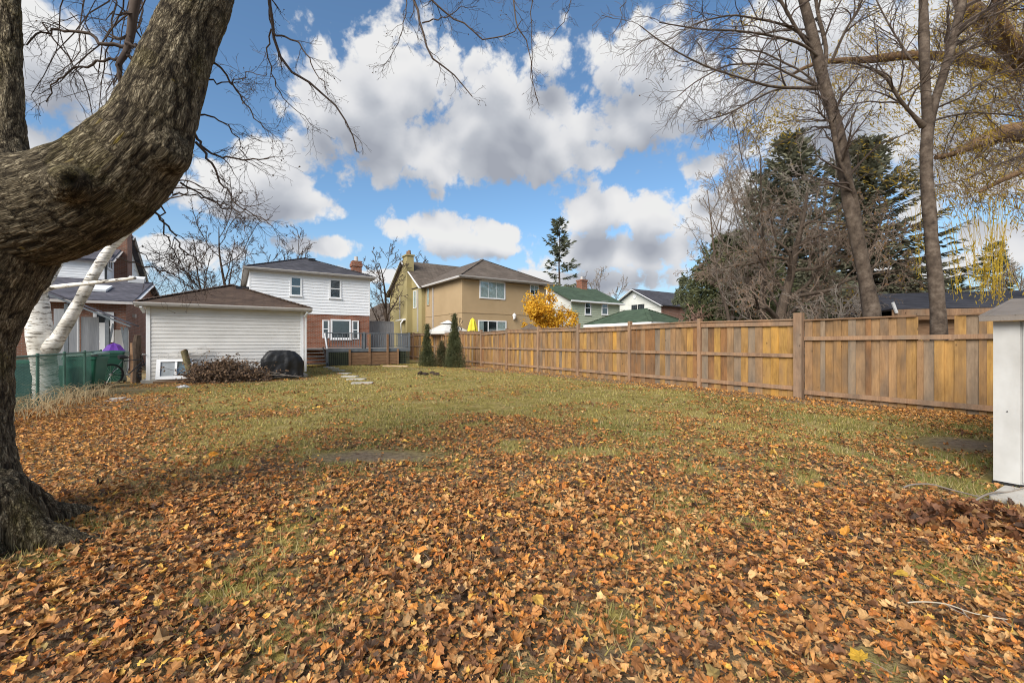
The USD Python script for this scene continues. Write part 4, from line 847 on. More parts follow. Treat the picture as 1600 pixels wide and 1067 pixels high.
def big_maple():
    rng = np.random.default_rng(3)
    chains = []
    for c in (MT, ML, MS, MU):
        rows = np.array([[*P(u, v, D), R_(r, D)] for u, v, D, r in c]); chains.append(smooth_path(rows, max(8, int(len(c) * 3))))
    base = chains[0][0]
    chains[0] = np.vstack([[base[0], base[1], -0.25, base[3] * 1.12], chains[0]])
    body = m3.Manifold(); ball = np.array(trimesh.creation.icosphere(2).vertices)
    def add(c):
        nonlocal body
        for a, b in zip(c[:-1], c[1:]): body = body + m3.Manifold.hull_points(np.vstack([a[:3] + ball * a[3], b[:3] + ball * b[3]]))
    for c in chains: add(c)
    # roots flaring into the soil, the swelling outside the bend, the collar of a lost branch
    for az, ln, rr in ((0.25, .62, .15), (-0.6, .55, .17), (-1.4, .6, .17), (1.2, .6, .14), (2.4, .7, .15), (3.6, .7, .15)):
        d = np.array([math.cos(az), math.sin(az), 0]); b0 = np.array([base[0], base[1], 0])
        add(np.array([[*(b0 + d * 0.26 + [0, 0, 0.40]), rr], [*(b0 + d * 0.46 + [0, 0, 0.13]), rr * 0.85], [*(b0 + d * (0.50 + ln * 0.45) + [0, 0, 0.02]), rr * 0.5], [*(b0 + d * (0.5 + ln) + [0, 0, -0.05]), rr * 0.22]]))
    k = P(266, 245, 3.0); add(np.array([[*P(250, 235, 3.02), .19], [*k, 0.105]]))
    kn = P(112, 281, 2.62); add(np.array([[*P(108, 292, 2.85), .17], [*kn, 0.085]]))
    tm = body.refine_to_length(0.0145).to_mesh(); mesh = trimesh.Trimesh(tm.vert_properties[:, :3], tm.tri_verts, process=False)
    trimesh.smoothing.filter_taubin(mesh, 0.5, 0.53, iterations=40)
    v, f = np.array(mesh.vertices), np.array(mesh.faces)
    n = np.array(mesh.vertex_normals)
    # bark co-ordinates along the nearest limb
    best = np.full(len(v), 1e9); bp = np.zeros((len(v), 3))
    for ci, c in enumerate(chains):
        A = c[:, :3]; T = norm(np.gradient(A, axis=0)); fr = np.zeros((len(A), 2, 3)); x = norm(np.cross(T[0], [0, 1, 0.1]))
        for i in range(len(A)):
            x = norm(x - T[i] * (x @ T[i])); fr[i] = x, np.cross(T[i], x)
        s0 = np.r_[0, np.cumsum(np.linalg.norm(np.diff(A, axis=0), axis=1))]
        for i in range(len(A) - 1):
            e = A[i + 1] - A[i]; t = np.clip(((v - A[i]) @ e) / (e @ e), 0, 1); q = A[i] + t[:, None] * e; off = v - q
            d = np.linalg.norm(off, axis=1) / (c[i, 3] * (1 - t) + c[i + 1, 3] * t); w = d < best
            X = fr[i, 0] * (1 - t[:, None]) + fr[i + 1, 0] * t[:, None]; Y = fr[i, 1] * (1 - t[:, None]) + fr[i + 1, 1] * t[:, None]
            loc = np.stack([(off * X).sum(1), (off * Y).sum(1), s0[i] + t * np.linalg.norm(e) + 3 * ci], 1)
            best[w] = d[w]; bp[w] = loc[w]
    warp = np.stack([meshkit.fbm(bp * [9, 9, 5], 2, s) for s in (1, 2, 3)], 1) - 0.5
    q = bp * [1, 1, 0.13] + warp * [0.034, 0.034, 0.02]
    r1 = np.abs(2 * meshkit.noise(q * 40, 7) - 1); r2 = np.abs(2 * meshkit.noise(q * 74 + 9, 8) - 1)
    h = np.clip(np.minimum(r1 * 1.9, 0.30 + r2 * 1.9), 0, 1); h = h * (0.75 + 0.25 * meshkit.fbm(bp * [60, 60, 30], 2, 4))
    low = meshkit.fbm(v * 3.2, 3, 31) - 0.5
    hole = np.exp(-(np.linalg.norm(v - P(112, 281, 2.56), axis=1) / 0.075) ** 2)
    amp = 0.010 + 0.006 * (v[:, 2] < 1.6) * smooth_step(1.6 - v[:, 2], 0, 0.8)
    v = v + n * ((h - 0.75) * amp + low * 0.03)[:, None] - n * (hole * 0.09)[:, None]
    h = h * (1 - 0.98 * np.clip(hole * 2.2, 0, 1))
    t = thing('maple_tree', 'massive grey barked maple with a thick bent limb in the left foreground', 'tree')
    p = part(t, 'trunk', (v, f), bark_maple(), smooth=True, tint=np.repeat(h[:, None], 3, 1))
    UsdGeom.PrimvarsAPI(stage.GetPrimAtPath(p)).CreatePrimvar('barkpos', Sdf.ValueTypeNames.Vector3fArray, 'vertex').Set(Vt.Vec3fArray.FromNumpy(bp.astype(np.float32)))
    # a limb over the top of the picture, from which branches hang into it
    over = smooth_path(np.array([[*P(*r[:3]), r[3]] for r in [(352, -170, 3.4, .13), (420, -190, 3.7, .10), (560, -170, 4.2, .085), (720, -150, 4.6, .07), (900, -130, 4.9, .05), (1060, -110, 5.1, .03)]]), 24)
    part(t, 'limb', MB().tube(over[:, :3], over[:, 3], 10), BARK, smooth=True)

    hang = [  # main hanging branches, traced in depth: (u, v, distance), start radius
        ([(415, -190, 3.7), (418, -80, 3.75), (420, 0, 3.8), (424, 45, 3.8), (436, 85, 3.85), (462, 118, 3.9), (505, 142, 4.0), (530, 170, 4.05), (548, 205, 4.1), (557, 236, 4.1)], .022),
        ([(425, 48, 3.8), (448, 58, 3.75), (470, 70, 3.7), (484, 95, 3.7), (500, 122, 3.7), (512, 146, 3.7)], .011),
        ([(424, 45, 3.8), (419, 85, 3.85), (425, 120, 3.9), (440, 150, 3.9), (462, 172, 3.95), (500, 205, 4.0)], .009),
        ([(620, -160, 4.3), (635, -60, 4.3), (646, 0, 4.3), (657, 28, 4.3), (664, 60, 4.3), (676, 92, 4.3), (695, 107, 4.35), (715, 125, 4.4), (738, 148, 4.4)], .020),
        ([(660, 36, 4.3), (685, 30, 4.3), (705, 24, 4.25), (720, 12, 4.2), (745, 10, 4.2)], .009),
        ([(640, -40, 4.3), (634, 20, 4.3), (630, 50, 4.3), (617, 78, 4.3), (598, 105, 4.3)], .008),
        ([(650, -150, 4.4), (660, -60, 4.5), (674, 0, 4.5), (700, 25, 4.55), (728, 42, 4.6), (765, 62, 4.6), (795, 55, 4.6), (815, 35, 4.6)], .016),
        ([(800, -130, 4.7), (802, -40, 4.7), (803, 15, 4.7), (806, 40, 4.7), (820, 62, 4.7), (830, 90, 4.7), (833, 130, 4.7), (845, 165, 4.7)], .013),
        ([(830, -130, 4.8), (831, -20, 4.8), (830, 60, 4.8), (830, 120, 4.8), (838, 155, 4.8)], .009),
        ([(900, -120, 4.9), (896, -40, 4.9), (890, 10, 4.9), (876, 42, 4.9), (858, 60, 4.9)], .009),
        ([(1000, -110, 5.0), (985, -40, 5.0), (972, 20, 5.0), (955, 62, 5.0)], .010),
        ([(232, -190, 3.6), (225, -80, 3.6), (214, 0, 3.6), (204, 45, 3.6), (198, 80, 3.6), (190, 105, 3.6), (186, 140, 3.65)], .060),
        ([(197, 82, 3.6), (212, 100, 3.6), (226, 118, 3.6)], .020), ([(200, 70, 3.6), (216, 72, 3.6), (240, 86, 3.6)], .020), ([(202, 72, 3.6), (165, 70, 3.55), (130, 50, 3.5), (85, 46, 3.5), (40, 70, 3.4)], .022),
        ([(196, 90, 3.6), (165, 92, 3.6), (130, 105, 3.6), (90, 125, 3.6), (70, 160, 3.6)], .016)]
    # twigs fanning out to the right below the thick limb
    fan = [([(326, 95, 3.3), (350, 112, 3.35), (372, 145, 3.4), (395, 180, 3.45), (420, 205, 3.5)], .012), ([(318, 120, 3.3), (345, 130, 3.3), (385, 118, 3.3), (420, 115, 3.3)], .008),
           ([(302, 205, 3.2), (318, 232, 3.25), (350, 244, 3.3), (395, 248, 3.35), (428, 242, 3.4)], .014), ([(306, 222, 3.2), (330, 255, 3.25), (350, 290, 3.3), (370, 318, 3.3), (410, 345, 3.35)], .013),
           ([(282, 285, 3.2), (305, 300, 3.25), (345, 322, 3.3), (385, 335, 3.3), (430, 352, 3.3)], .010), ([(262, 300, 3.15), (300, 305, 3.2), (350, 318, 3.25), (365, 316, 3.3)], .008),
           ([(240, 330, 3.15), (262, 352, 3.2), (290, 392, 3.25), (330, 425, 3.3)], .011), ([(252, 322, 3.15), (256, 360, 3.2), (275, 400, 3.3), (310, 440, 3.3)], .008),
           ([(310, 180, 3.3), (335, 185, 3.3), (360, 200, 3.35), (380, 240, 3.4), (385, 262, 3.4)], .009),
           ([(182, 405, 3.05), (205, 408, 3.1), (240, 418, 3.2), (270, 428, 3.25), (290, 450, 3.3)], .010), ([(206, 370, 3.1), (216, 392, 3.15), (238, 405, 3.2), (268, 395, 3.25)], .006)]
    tw = []
    for i, (path, r0) in enumerate(hang + fan):
        rows = np.array([[*P(*q_), 1] for q_ in path]); rows[:, 3] = 0.8 * r0 * np.linspace(1, 0.32, len(rows)); s = smooth_path(rows, 18)
        s[1:, :3] += rng.normal(size=(17, 3)) * 0.010
        b = part(t, 'branch', MB().tube(s[:, :3], s[:, 3], 7), TWIG, smooth=True)
        P1, R1 = s[None, :, :3], s[None, :, 3]
        big = 0.65 if i < len(hang) else 0.75
        A, RA = offshoots(rng, P1, R1, 8, 0.30, 1.0, (25, 60), K=7, wob=0.22, up=-0.03, rfac=0.55, rmin=0.0016, fixed=0.42 * big)
        B, RB = offshoots(rng, A, RA, 4, 0.2, 1.0, (25, 60), K=5, wob=0.25, up=-0.04, rfac=0.6, rmin=0.0012, fixed=0.20)
        C, RC = offshoots(rng, B, RB, 2, 0.3, 1.0, (25, 70), K=4, wob=0.25, up=-0.04, rfac=0.7, rmin=0.0010, fixed=0.09)
        m = hstack_tubes((A, RA, 4), (B, RB, 3), (C, RC, 3))
        m.add(*leafcards(rng, C[rng.random(len(C)) < 0.25, -1], 0.018, 0.6)); part(b, 'twigs', m, TWIG)
    # finer tangle seen between the two leaders
    A = []
    for _ in range(16): a = P(rng.uniform(60, 260), rng.uniform(-60, 60), rng.uniform(3.6, 4.6)); b = P(rng.uniform(40, 210), rng.uniform(90, 235), rng.uniform(3.6, 4.6)); A.append(np.linspace(a, b, 9))
    A = np.array(A); A[:, 1:-1] += np.cumsum(rng.normal(size=(16, 7, 3)) * 0.035, axis=1); RA = np.repeat(np.linspace(.007, .002, 9)[None], 16, 0) * rng.uniform(.6, 1.5, (16, 1))
    B, RB = offshoots(rng, A, RA, 6, .1, 1, (25, 60), K=6, wob=.25, up=-.03, rfac=.55, rmin=.0014, fixed=.4); C, RC = offshoots(rng, B, RB, 3, .2, 1, (25, 60), K=4, wob=.25, rfac=.7, rmin=.0011, fixed=.16)
    part(t, 'twigs', hstack_tubes((A, RA, 5), (B, RB, 3), (C, RC, 3)), TWIG)


big_maple()


# ---------------------------------------------------------------- birch on the left
def birch():
    rng = np.random.default_rng(8)
    N = {'tc': ('texture_coordinate', {}), 'mp': ('mapping', dict(scale=(1.6, 1.6, 9))), 'n': ('noise_texture', dict(scale=2.6, detail=6.0, roughness=0.68, distortion=0.5)), 'r': ('rgb_ramp', dict(ramp=[(0.37, (0.035, 0.028, 0.024)), (0.425, (0.36, 0.32, 0.27)), (0.48, (0.70, 0.67, 0.62)), (0.75, (0.80, 0.78, 0.75))])),
         'n2': ('noise_texture', dict(scale=2.0, detail=4.0)), 'r2': ('rgb_ramp', dict(ramp=[(0.30, (0.40, 0.37, 0.31)), (0.55, (1.02, 1.01, 0.99))])), 'm': ('mix', dict(mix_type='multiply', fac=1.0)), 'b': ('bump', dict(strength=0.5, distance=0.01)), 'p': ('principled_bsdf', dict(roughness=0.7))}
    m = mat('birch_bark', N, [('tc.object', 'mp.vector'), ('mp.vector', 'n.vector'), ('n.fac', 'r.fac'), ('tc.object', 'n2.vector'), ('n2.fac', 'r2.fac'), ('r.color', 'm.color1'), ('r2.color', 'm.color2'), ('m.color', 'p.base_color'), ('n.fac', 'b.height'), ('b.normal', 'p.normal')], 'p.BSDF')
    t = thing('birch_tree', 'white barked birch with a leaning stem and a sawn branch beside the mesh fence', 'tree')
    D = 10.4
    def path(rows, n=16): return smooth_path(np.array([[*P(u, v, d), 0.70 * R_(r, d)] for u, v, d, r in rows]), n)
    s = path([(74, 640, D, 28), (72, 600, D, 22), (66, 545, D, 22), (60, 500, D, 21), (56, 462, D, 19), (58, 448, D, 17)]); part(t, 'trunk', MB().tube(s[:, :3], s[:, 3] * (1 + .05 * rng.normal(size=len(s))), 16), m, smooth=35)
    s = path([(68, 552, D, 19), (88, 532, D, 14), (112, 492, D + .1, 11.5), (140, 440, D + .2, 10.5), (165, 398, D + .4, 10), (190, 368, D + .5, 9), (214, 350, D + .6, 9), (236, 330, D + .8, 7), (262, 300, D + 1, 6), (300, 240, D + 1.4, 4.5)], 26); part(t, 'leaning_stem', MB().tube(s[:, :3], s[:, 3] * (1 + .05 * rng.normal(size=len(s))), 14), m, smooth=35)
    P1, R1 = s[None, 8:, :3], s[None, 8:, 3]
    s = path([(64, 455, D, 6), (80, 449, D - .1, 5), (130, 443, D - .4, 4.2), (175, 438, D - .7, 3.6), (211, 434, D - .9, 3.3)]); part(t, 'sawn_branch', MB().tube(s[:, :3], s[:, 3], 10), m, smooth=40)
    s = path([(62, 452, D, 9), (76, 440, D + .2, 7), (92, 415, D + .5, 5), (105, 395, D + .8, 4)]); part(t, 'stub', MB().tube(s[:, :3], s[:, 3], 10), m, smooth=40)
    A, RA = offshoots(rng, P1, R1, 7, .1, 1, (30, 70), K=9, wob=.2, up=-.02, rfac=.35, rmin=.006, fixed=2.4); B, RB = offshoots(rng, A, RA, 5, .2, 1, (25, 60), K=6, wob=.2, up=-.1, rfac=.6, rmin=.004, fixed=.9); C, RC = offshoots(rng, B, RB, 4, .2, 1, (20, 50), K=5, wob=.2, up=-.15, rfac=.6, rmin=.003, fixed=.45)
    part(t, 'crown', hstack_tubes((A, RA, 5), (B, RB, 3), (C, RC, 3)), TWIG)


birch()


# ---------------------------------------------------------------- bare trees
def bare_tree(name, label, x, y, h, seed, spread=45, r=None, lean=(0, 0), limbs=6, n=(6, 6, 5), first=0.25, bark=BARK_DARK, twig=TWIG, up=0.10, lens=(0.55, 0.5, 0.45), rm=1.0, group=None, stems=1, droop=0.0, leaves=None, z0=0.0, wob=0.13):
    rng = np.random.default_rng(seed); r = r or h * 0.016; D = math.hypot(x, y)
    px = D / 422.0                                            # size of a pixel of the picture there
    t = thing(name, label, 'tree', (x, y, z0), 0, group)
    St, Rt = [], []
    for k in range(stems):
        K = 12; p = np.zeros((K, 3)); d = norm(np.array([lean[0] + 0.03 * rng.normal() + (0.28 * math.cos(k * 2.4) if stems > 1 else 0), lean[1] + (0.28 * math.sin(k * 2.4) if stems > 1 else 0), 1.0])); p[0] = [0.3 * r * math.cos(k * 2.4) * (stems > 1) * 3, 0.3 * r * math.sin(k * 2.4) * (stems > 1) * 3, -0.1]
        for i in range(1, K): d = norm(d + 0.07 * rng.normal(size=3) + [0, 0, 0.06]); p[i] = p[i - 1] + d * h * 0.92 / (K - 1)
        St.append(p); Rt.append(r * (0.8 if stems > 1 else 1) * (np.linspace(1, 0.12, K) ** 0.9) * (1 + 0.45 * np.exp(-np.arange(K) * 1.5)))
    Pt, Rr = np.array(St), np.array(Rt)
    for k in range(stems): part(t, 'trunk', MB().tube(Pt[k], Rr[k], 9), bark, smooth=True)
    A, RA = offshoots(rng, Pt, Rr, limbs, first, 0.95, (spread - 15, spread + 12), length=lens[0], K=9, wob=wob, up=up, rfac=0.55, tip=0.2, rmin=0.28 * px * rm)
    m = MB()
    for k in range(len(A)): m.add(*tubes(A[k:k + 1], RA[k:k + 1], 6))
    part(t, 'limbs', m, bark, smooth=True)
    B, RB = offshoots(rng, A, RA, n[0], 0.15, 1, (25, 60), length=lens[1], K=7, wob=wob + .05, up=up - droop, rfac=0.5, rmin=0.17 * px * rm)
    C, RC = offshoots(rng, B, RB, n[1], 0.15, 1, (25, 60), length=lens[2], K=5, wob=.2, up=up * .6 - droop, rfac=0.55, rmin=0.15 * px * rm)
    E, RE = offshoots(rng, C, RC, n[2], 0.15, 1, (25, 60), length=0.5, K=4, wob=.2, up=up * .5 - 2 * droop, rfac=0.6, rmin=0.14 * px * rm)
    part(t, 'crown', hstack_tubes((B, RB, 4), (C, RC, 3), (E, RE, 3)), twig)
    if leaves:
        frac, size, m = leaves; c = E[rng.random(len(E)) < frac][:, -1]; part(t, 'leaves', leafcards(rng, c, size), m)
    return t


g = P(372, 533, 30.0); bare_tree('bare_tree', 'wide bare tree rising behind the white sided garage', g[0], g[1], 10.6, 41, spread=42, r=.17, limbs=11, first=.12, n=(7, 6, 4), lens=(.62, .5, .45), rm=1.0, lean=(-.04, 0))
g = P(330, 533, 33.0); bare_tree('bare_tree', 'slim bare tree left of the wide one behind the garage', g[0], g[1], 9.6, 43, spread=38, r=.13, limbs=8, first=.2, n=(6, 5, 4), rm=1.0, lean=(-.12, 0))
g = P(437, 533, 34.0); bare_tree('bare_tree', 'thin bare tree leaning beside the left end of the white house roof', g[0], g[1], 10.0, 44, spread=40, r=.12, limbs=8, first=.25, n=(6, 5, 4), rm=1.0, lean=(.05, 0))
g = P(606, 533, 39.0); bare_tree('bare_tree', 'broad bare tree in the gap between the white house and the tan house', g[0], g[1], 9.4, 45, spread=45, r=.2, limbs=10, first=.2, n=(7, 6, 4), rm=1.0, lens=(.6, .5, .45), leaves=(.10, .12, DRYLEAF))
g = P(665, 533, 62.0); bare_tree('bare_tree', 'distant bare tree showing above the olive gable roof', g[0], g[1], 13.2, 46, spread=40, r=.2, limbs=9, n=(6, 5, 4), rm=.9)
g = P(930, 533, 58.0); bare_tree('bare_tree', 'distant bare tree above the sage house roof', g[0], g[1], 10.6, 47, spread=36, r=.15, limbs=8, n=(6, 5, 4), rm=.8, twig=TWIG_GREY, bark=BARK)
g = P(957, 533, 64.0); bare_tree('bare_tree', 'smallest distant bare tree right of the brick chimney of the sage house', g[0], g[1], 9.4, 48, spread=36, r=.13, limbs=7, n=(6, 5, 4), rm=.8, twig=TWIG_GREY, bark=BARK)
g = P(1085, 533, 22.0); bare_tree('bare_bush', 'low pinkish bare ornamental tree above the board fence', g[0], g[1], 3.2, 49, spread=70, r=.07, limbs=12, first=.35, n=(7, 7, 5), lens=(.62, .5, .45), twig=TWIG_PINK, bark=TWIG_PINK, up=0.02, rm=.9, wob=.22)
# the thicket of bare trees behind the fence
g = P(1216, 533, 14.0); bare_tree('bare_tree', 'grey trunked bare tree at the middle of the thicket behind the fence', g[0], g[1], 6.9, 51, spread=62, r=.23, limbs=14, first=.30, n=(9, 8, 5), lens=(.66, .55, .5), twig=TWIG_BROWN, bark=BARK, up=0.0, droop=.06, rm=.9, wob=.2, leaves=(.10, .08, DRYLEAF))
g = P(1175, 533, 16.0); bare_tree('bare_tree', 'tall many stemmed bare tree left in the thicket, reaching above the dark cedar', g[0], g[1], 8.6, 52, spread=30, r=.11, limbs=7, first=.2, n=(7, 6, 4), stems=3, twig=TWIG_GREY, bark=BARK, up=.08, rm=.9, lean=(-.12, 0), leaves=(.02, .07, DRYLEAF))
g = P(1262, 533, 17.5); bare_tree('bare_tree', 'tall thin bare tree in front of the tallest spruce', g[0], g[1], 10.2, 53, spread=30, r=.11, limbs=8, first=.3, n=(6, 6, 4), stems=2, twig=TWIG_GREY, bark=BARK, up=.12, rm=.8)
g = P(1300, 533, 12.5); bare_tree('bare_bush', 'pale tangled bare shrub between the thicket trunk and the left maple trunk', g[0], g[1], 3.0, 54, spread=50, r=.06, limbs=8, first=.1, n=(6, 5, 3), stems=5, twig=TWIG_GREY, bark=TWIG_GREY, up=.02, rm=.9, wob=.25)
g = P(1245, 533, 12.8); bare_tree('bare_bush', 'brown tangled bare shrub at the foot of the thicket behind the fence', g[0], g[1], 2.6, 55, spread=55, r=.05, limbs=8, first=.1, n=(6, 5, 3), stems=4, twig=TWIG_BROWN, bark=TWIG_BROWN, up=.02, rm=.9, wob=.25, leaves=(.02, .06, DRYLEAF))
g = P(1140, 533, 19.0); bare_tree('bare_tree', 'drooping bare tree in front of the dark rounded cedar', g[0], g[1], 6.2, 56, spread=55, r=.12, limbs=10, first=.3, n=(8, 7, 5), lens=(.62, .55, .5), twig=TWIG_BROWN, bark=BARK, up=-.02, droop=.05, rm=.9, wob=.18)
g = P(1590, 533, 30.0); bare_tree('bare_tree', 'pale bare tree above the dark outbuilding roof at the right edge', g[0], g[1], 7.0, 57, spread=50, r=.13, limbs=10, n=(7, 6, 4), twig=TWIG_GREY, bark=BARK, rm=.8)
g = P(1345, 533, 14.5); bare_tree('bare_tree', 'bare tree with a few brown leaves behind the left maple trunk', g[0], g[1], 6.2, 58, spread=55, r=.12, limbs=11, first=.25, n=(7, 6, 5), twig=TWIG_BROWN, bark=BARK, up=0., droop=.04, rm=.9, wob=.2, leaves=(.22, .09, WILLOW))


# ---------------------------------------------------------------- evergreens
def spruce(label, x, y, h, rad, seed, whorls=26, per=9, m=SPRUCE, first=0.06, gap=1.0, spray=0.42, twigs=30, group=None, power=0.8):
    rng = np.random.default_rng(seed); t = thing('spruce_tree', label, 'tree', (x, y, 0), rng.uniform(0, 90), group)
    z = np.linspace(0, h, 12); part(t, 'trunk', MB().tube(np.stack([0.04 * np.sin(z), 0.04 * np.cos(z * 1.3), z], 1), np.linspace(h * .014, .012, 12), 8), BARK_DARK, smooth=True)
    n = whorls * per; zz = (first + (0.985 - first) * np.sort(rng.random(n))) * h; L = rad * np.clip(1 - zz / h, 0, 1) ** power * rng.uniform(0.55, 1.12, n) + 0.10
    az = rng.random(n) * 2 * np.pi; K = 7; s = np.linspace(0, 1, K)
    tilt = np.radians(8 + 30 * (zz / h)); out = L[:, None] * s * np.cos(tilt)[:, None]; dz = L[:, None] * (s * np.sin(tilt)[:, None] - 0.55 * s ** 1.6 * (1.1 - zz / h)[:, None] + 0.16 * s ** 4)
    A = np.stack([out * np.cos(az)[:, None], out * np.sin(az)[:, None], zz[:, None] + dz], -1); RA = np.clip(L[:, None] * 0.012 * np.linspace(1, .3, K), .006, .05)
    part(t, 'limbs', tubes(A, RA, 4), BARK_DARK)
    k = twigs; tt = rng.uniform(0.12, 1.0, (n, k)) * (K - 1.001); i = tt.astype(int); w = (tt - i)[..., None]; r = np.arange(n)[:, None]
    C = A[r, i] * (1 - w) + A[r, i + 1] * w; T = norm(A[r, i + 1] - A[r, i]); side = norm(np.cross(T, [0, 0, 1.0])) * np.where(rng.random((n, k)) < .5, -1, 1)[..., None]
    d = norm(T * 0.75 + side * rng.uniform(.1, 1.0, (n, k, 1)) + np.array([0, 0, -0.45]) * rng.uniform(0.0, 1.4, (n, k, 1)) + 0.15 * rng.normal(size=C.shape))
    keep = rng.random((n, k)) < np.clip((0.35 + L[:, None] / rad) * gap, 0.25, 1); C, d = C[keep], d[keep]
    ln = spray * rng.uniform(.5, 1.2, len(C))[:, None]; a = norm(np.cross(d, norm(rng.normal(size=d.shape) * .6 + [0, 0, 1]))); wd = ln * 0.17
    v = np.stack([C, C + d * ln * .45 + a * wd, C + d * ln + [0, 0, -0.02], C + d * ln * .45 - a * wd], 1).reshape(-1, 3); q = np.arange(len(C))[:, None] * 4
    part(t, 'needles', (v, np.vstack([q + [0, 1, 2], q + [0, 2, 3]])), m)


g = P(874, 533, 50.0); spruce('tall dark spruce standing alone between the tan and sage houses', g[0], g[1], 1.4 + 187 / F * 50 + .3, 4.2, 61, 14, 6, spray=.62, twigs=44, gap=.85, power=.6, first=.3)
g = P(1236, 533, 26.0); spruce('tallest spruce of the group behind the thicket', g[0], g[1], 1.4 + 325 / F * 26, 5.0, 62, 36, 12, spray=.40, twigs=66, gap=1.0, power=.66, m=SPRUCE2)
g = P(1352, 533, 24.0); spruce('brownish spruce behind the left maple trunk', g[0], g[1], 1.4 + 312 / F * 24, 6.0, 63, 38, 13, m=SPRUCE2, spray=.40, twigs=66, gap=1.0, power=.68)
g = P(1185, 533, 30.0); spruce('slender open spruce at the left of the spruce group', g[0], g[1], 13.4, 3.9, 64, 28, 9, spray=.50, twigs=34, gap=.8, power=.72, m=SPRUCE2)
g = P(1410, 533, 28.0); spruce('low green spruce between the two maple trunks', g[0], g[1], 6.4, 3.4, 65, 18, 9, spray=.5, twigs=36)
g = P(1552, 533, 32.0); spruce('spruce behind the dark roofed outbuilding', g[0], g[1], 1.4 + 155 / F * 32, 2.9, 66, 16, 8, spray=.55, twigs=26, gap=.8)
g = P(1494, 533, 36.0); spruce('distant low spruce just right of the right maple trunk', g[0], g[1], 6.8, 2.6, 67, 15, 8, spray=.55, twigs=26)


def evergreen_mass(name, label, x, y, h, rx, seed, m, n=9000, size=.22, bottom=.3, lumps=26, flat=1.0, taper=0.0, stem=.12, group=None):
    """A shrub or cedar: leaf sprays in clumps spread over an uneven body of revolution."""
    rng = np.random.default_rng(seed); t = thing(name, label, 'tree' if h > 3 else 'shrub', (x, y, 0), 0, group)
    part(t, 'trunk', MB().tube([(0, 0, 0), (0.02, 0, h * .4), (0, .02, h * .85)], [stem, stem * .7, .02], 8), BARK_DARK, smooth=True)
    zc = bottom + (h - bottom) * rng.random(lumps) ** (0.8 + taper * .5); prof = np.sqrt(np.clip(1 - ((zc - bottom) / (h - bottom)) ** (2.0 if taper == 0 else 1.15), .02, 1)) if taper == 0 else np.clip(1.0 - (zc - bottom) / (h - bottom), .03, 1) ** .95
    az = rng.random(lumps) * 2 * np.pi; rr = rx * prof * rng.uniform(.45, .88, lumps); c = np.stack([rr * np.cos(az), rr * np.sin(az) * flat, zc], 1)
    who = rng.integers(0, lumps, n); lr = rx * ((.42 if taper else .30) + .25 * rng.random(lumps)) * ((0.60 if taper else 0.45) + (.40 if taper else .55) * prof) * (np.clip(.25 + prof, 0, 1) if taper else 1)
    d = norm(rng.normal(size=(n, 3))); q = c[who] + d * (lr[who] * rng.random(n) ** .45)[:, None] * [1, 1, 1.5 if taper else 1.1]
    if taper: q = q + rng.normal(size=q.shape) * np.where(rng.random((len(q), 1)) < .2, .085, .02)
    q = q[(q[:, 2] > 0.03) & (q[:, 2] < h + .1)]
    dirs = norm(np.stack([q[:, 0], q[:, 1], np.zeros(len(q))], 1)) * .7 + [0, 0, .5 if taper else -.1]
    part(t, 'foliage', leafcards(rng, q, size, .34, droop=dirs * 1.4), m); return t


g = P(1125, 533, 24.0); evergreen_mass('cedar_tree', 'dark rounded cedar left of the bare thicket', g[0] + .4, g[1], 7.4, 2.35, 71, THUJA, 15000, .30, bottom=1.2, lumps=46, stem=.2)
g = P(1180, 533, 21.0); evergreen_mass('cedar_tree', 'dark spreading cedar inside the bare thicket', g[0], g[1], 5.6, 2.0, 78, THUJA, 8000, .28, bottom=1.0, lumps=34, stem=.18)
g = P(1262, 533, 22.5); evergreen_mass('cedar_tree', 'brownish bushy evergreen low behind the bare thicket', g[0], g[1], 5.2, 2.3, 79, SPRUCE2, 9000, .30, bottom=.8, lumps=40, stem=.15)
g = P(1330, 533, 19.0); evergreen_mass('cedar_tree', 'low dark evergreen between the thicket and the left maple trunk', g[0], g[1], 3.9, 1.7, 80, SPRUCE2, 6000, .26, bottom=.6, lumps=34, stem=.12)
g = P(1072, 533, 30.0); evergreen_mass('cedar_tree', 'loose narrow evergreen at the left edge of the dark cedar', g[0], g[1], 5.9, 1.0, 72, SPRUCE, 1600, .34, bottom=2.0, lumps=16, stem=.1)
g = P(667.5, 533, 23.6); evergreen_mass('cedar_shrub', 'narrow upright cedar nearest the deck, in front of the fence', g[0], g[1], 2.3, .46, 73, THUJA, 12000, .085, bottom=.10, lumps=110, taper=1.0, stem=.05)
g = P(710, 533, 22.6); evergreen_mass('cedar_shrub', 'tallest narrow upright cedar in front of the fence', g[0], g[1], 2.85, .52, 74, THUJA, 15000, .085, bottom=.10, lumps=140, taper=1.0, stem=.05)
g = P(690, 533, 23.4); evergreen_mass('cedar_shrub', 'browning low cedar between the two upright ones', g[0], g[1], 1.35, .55, 75, THUJA_BROWN, 7000, .085, bottom=.05, lumps=80, taper=1.0, stem=.05)


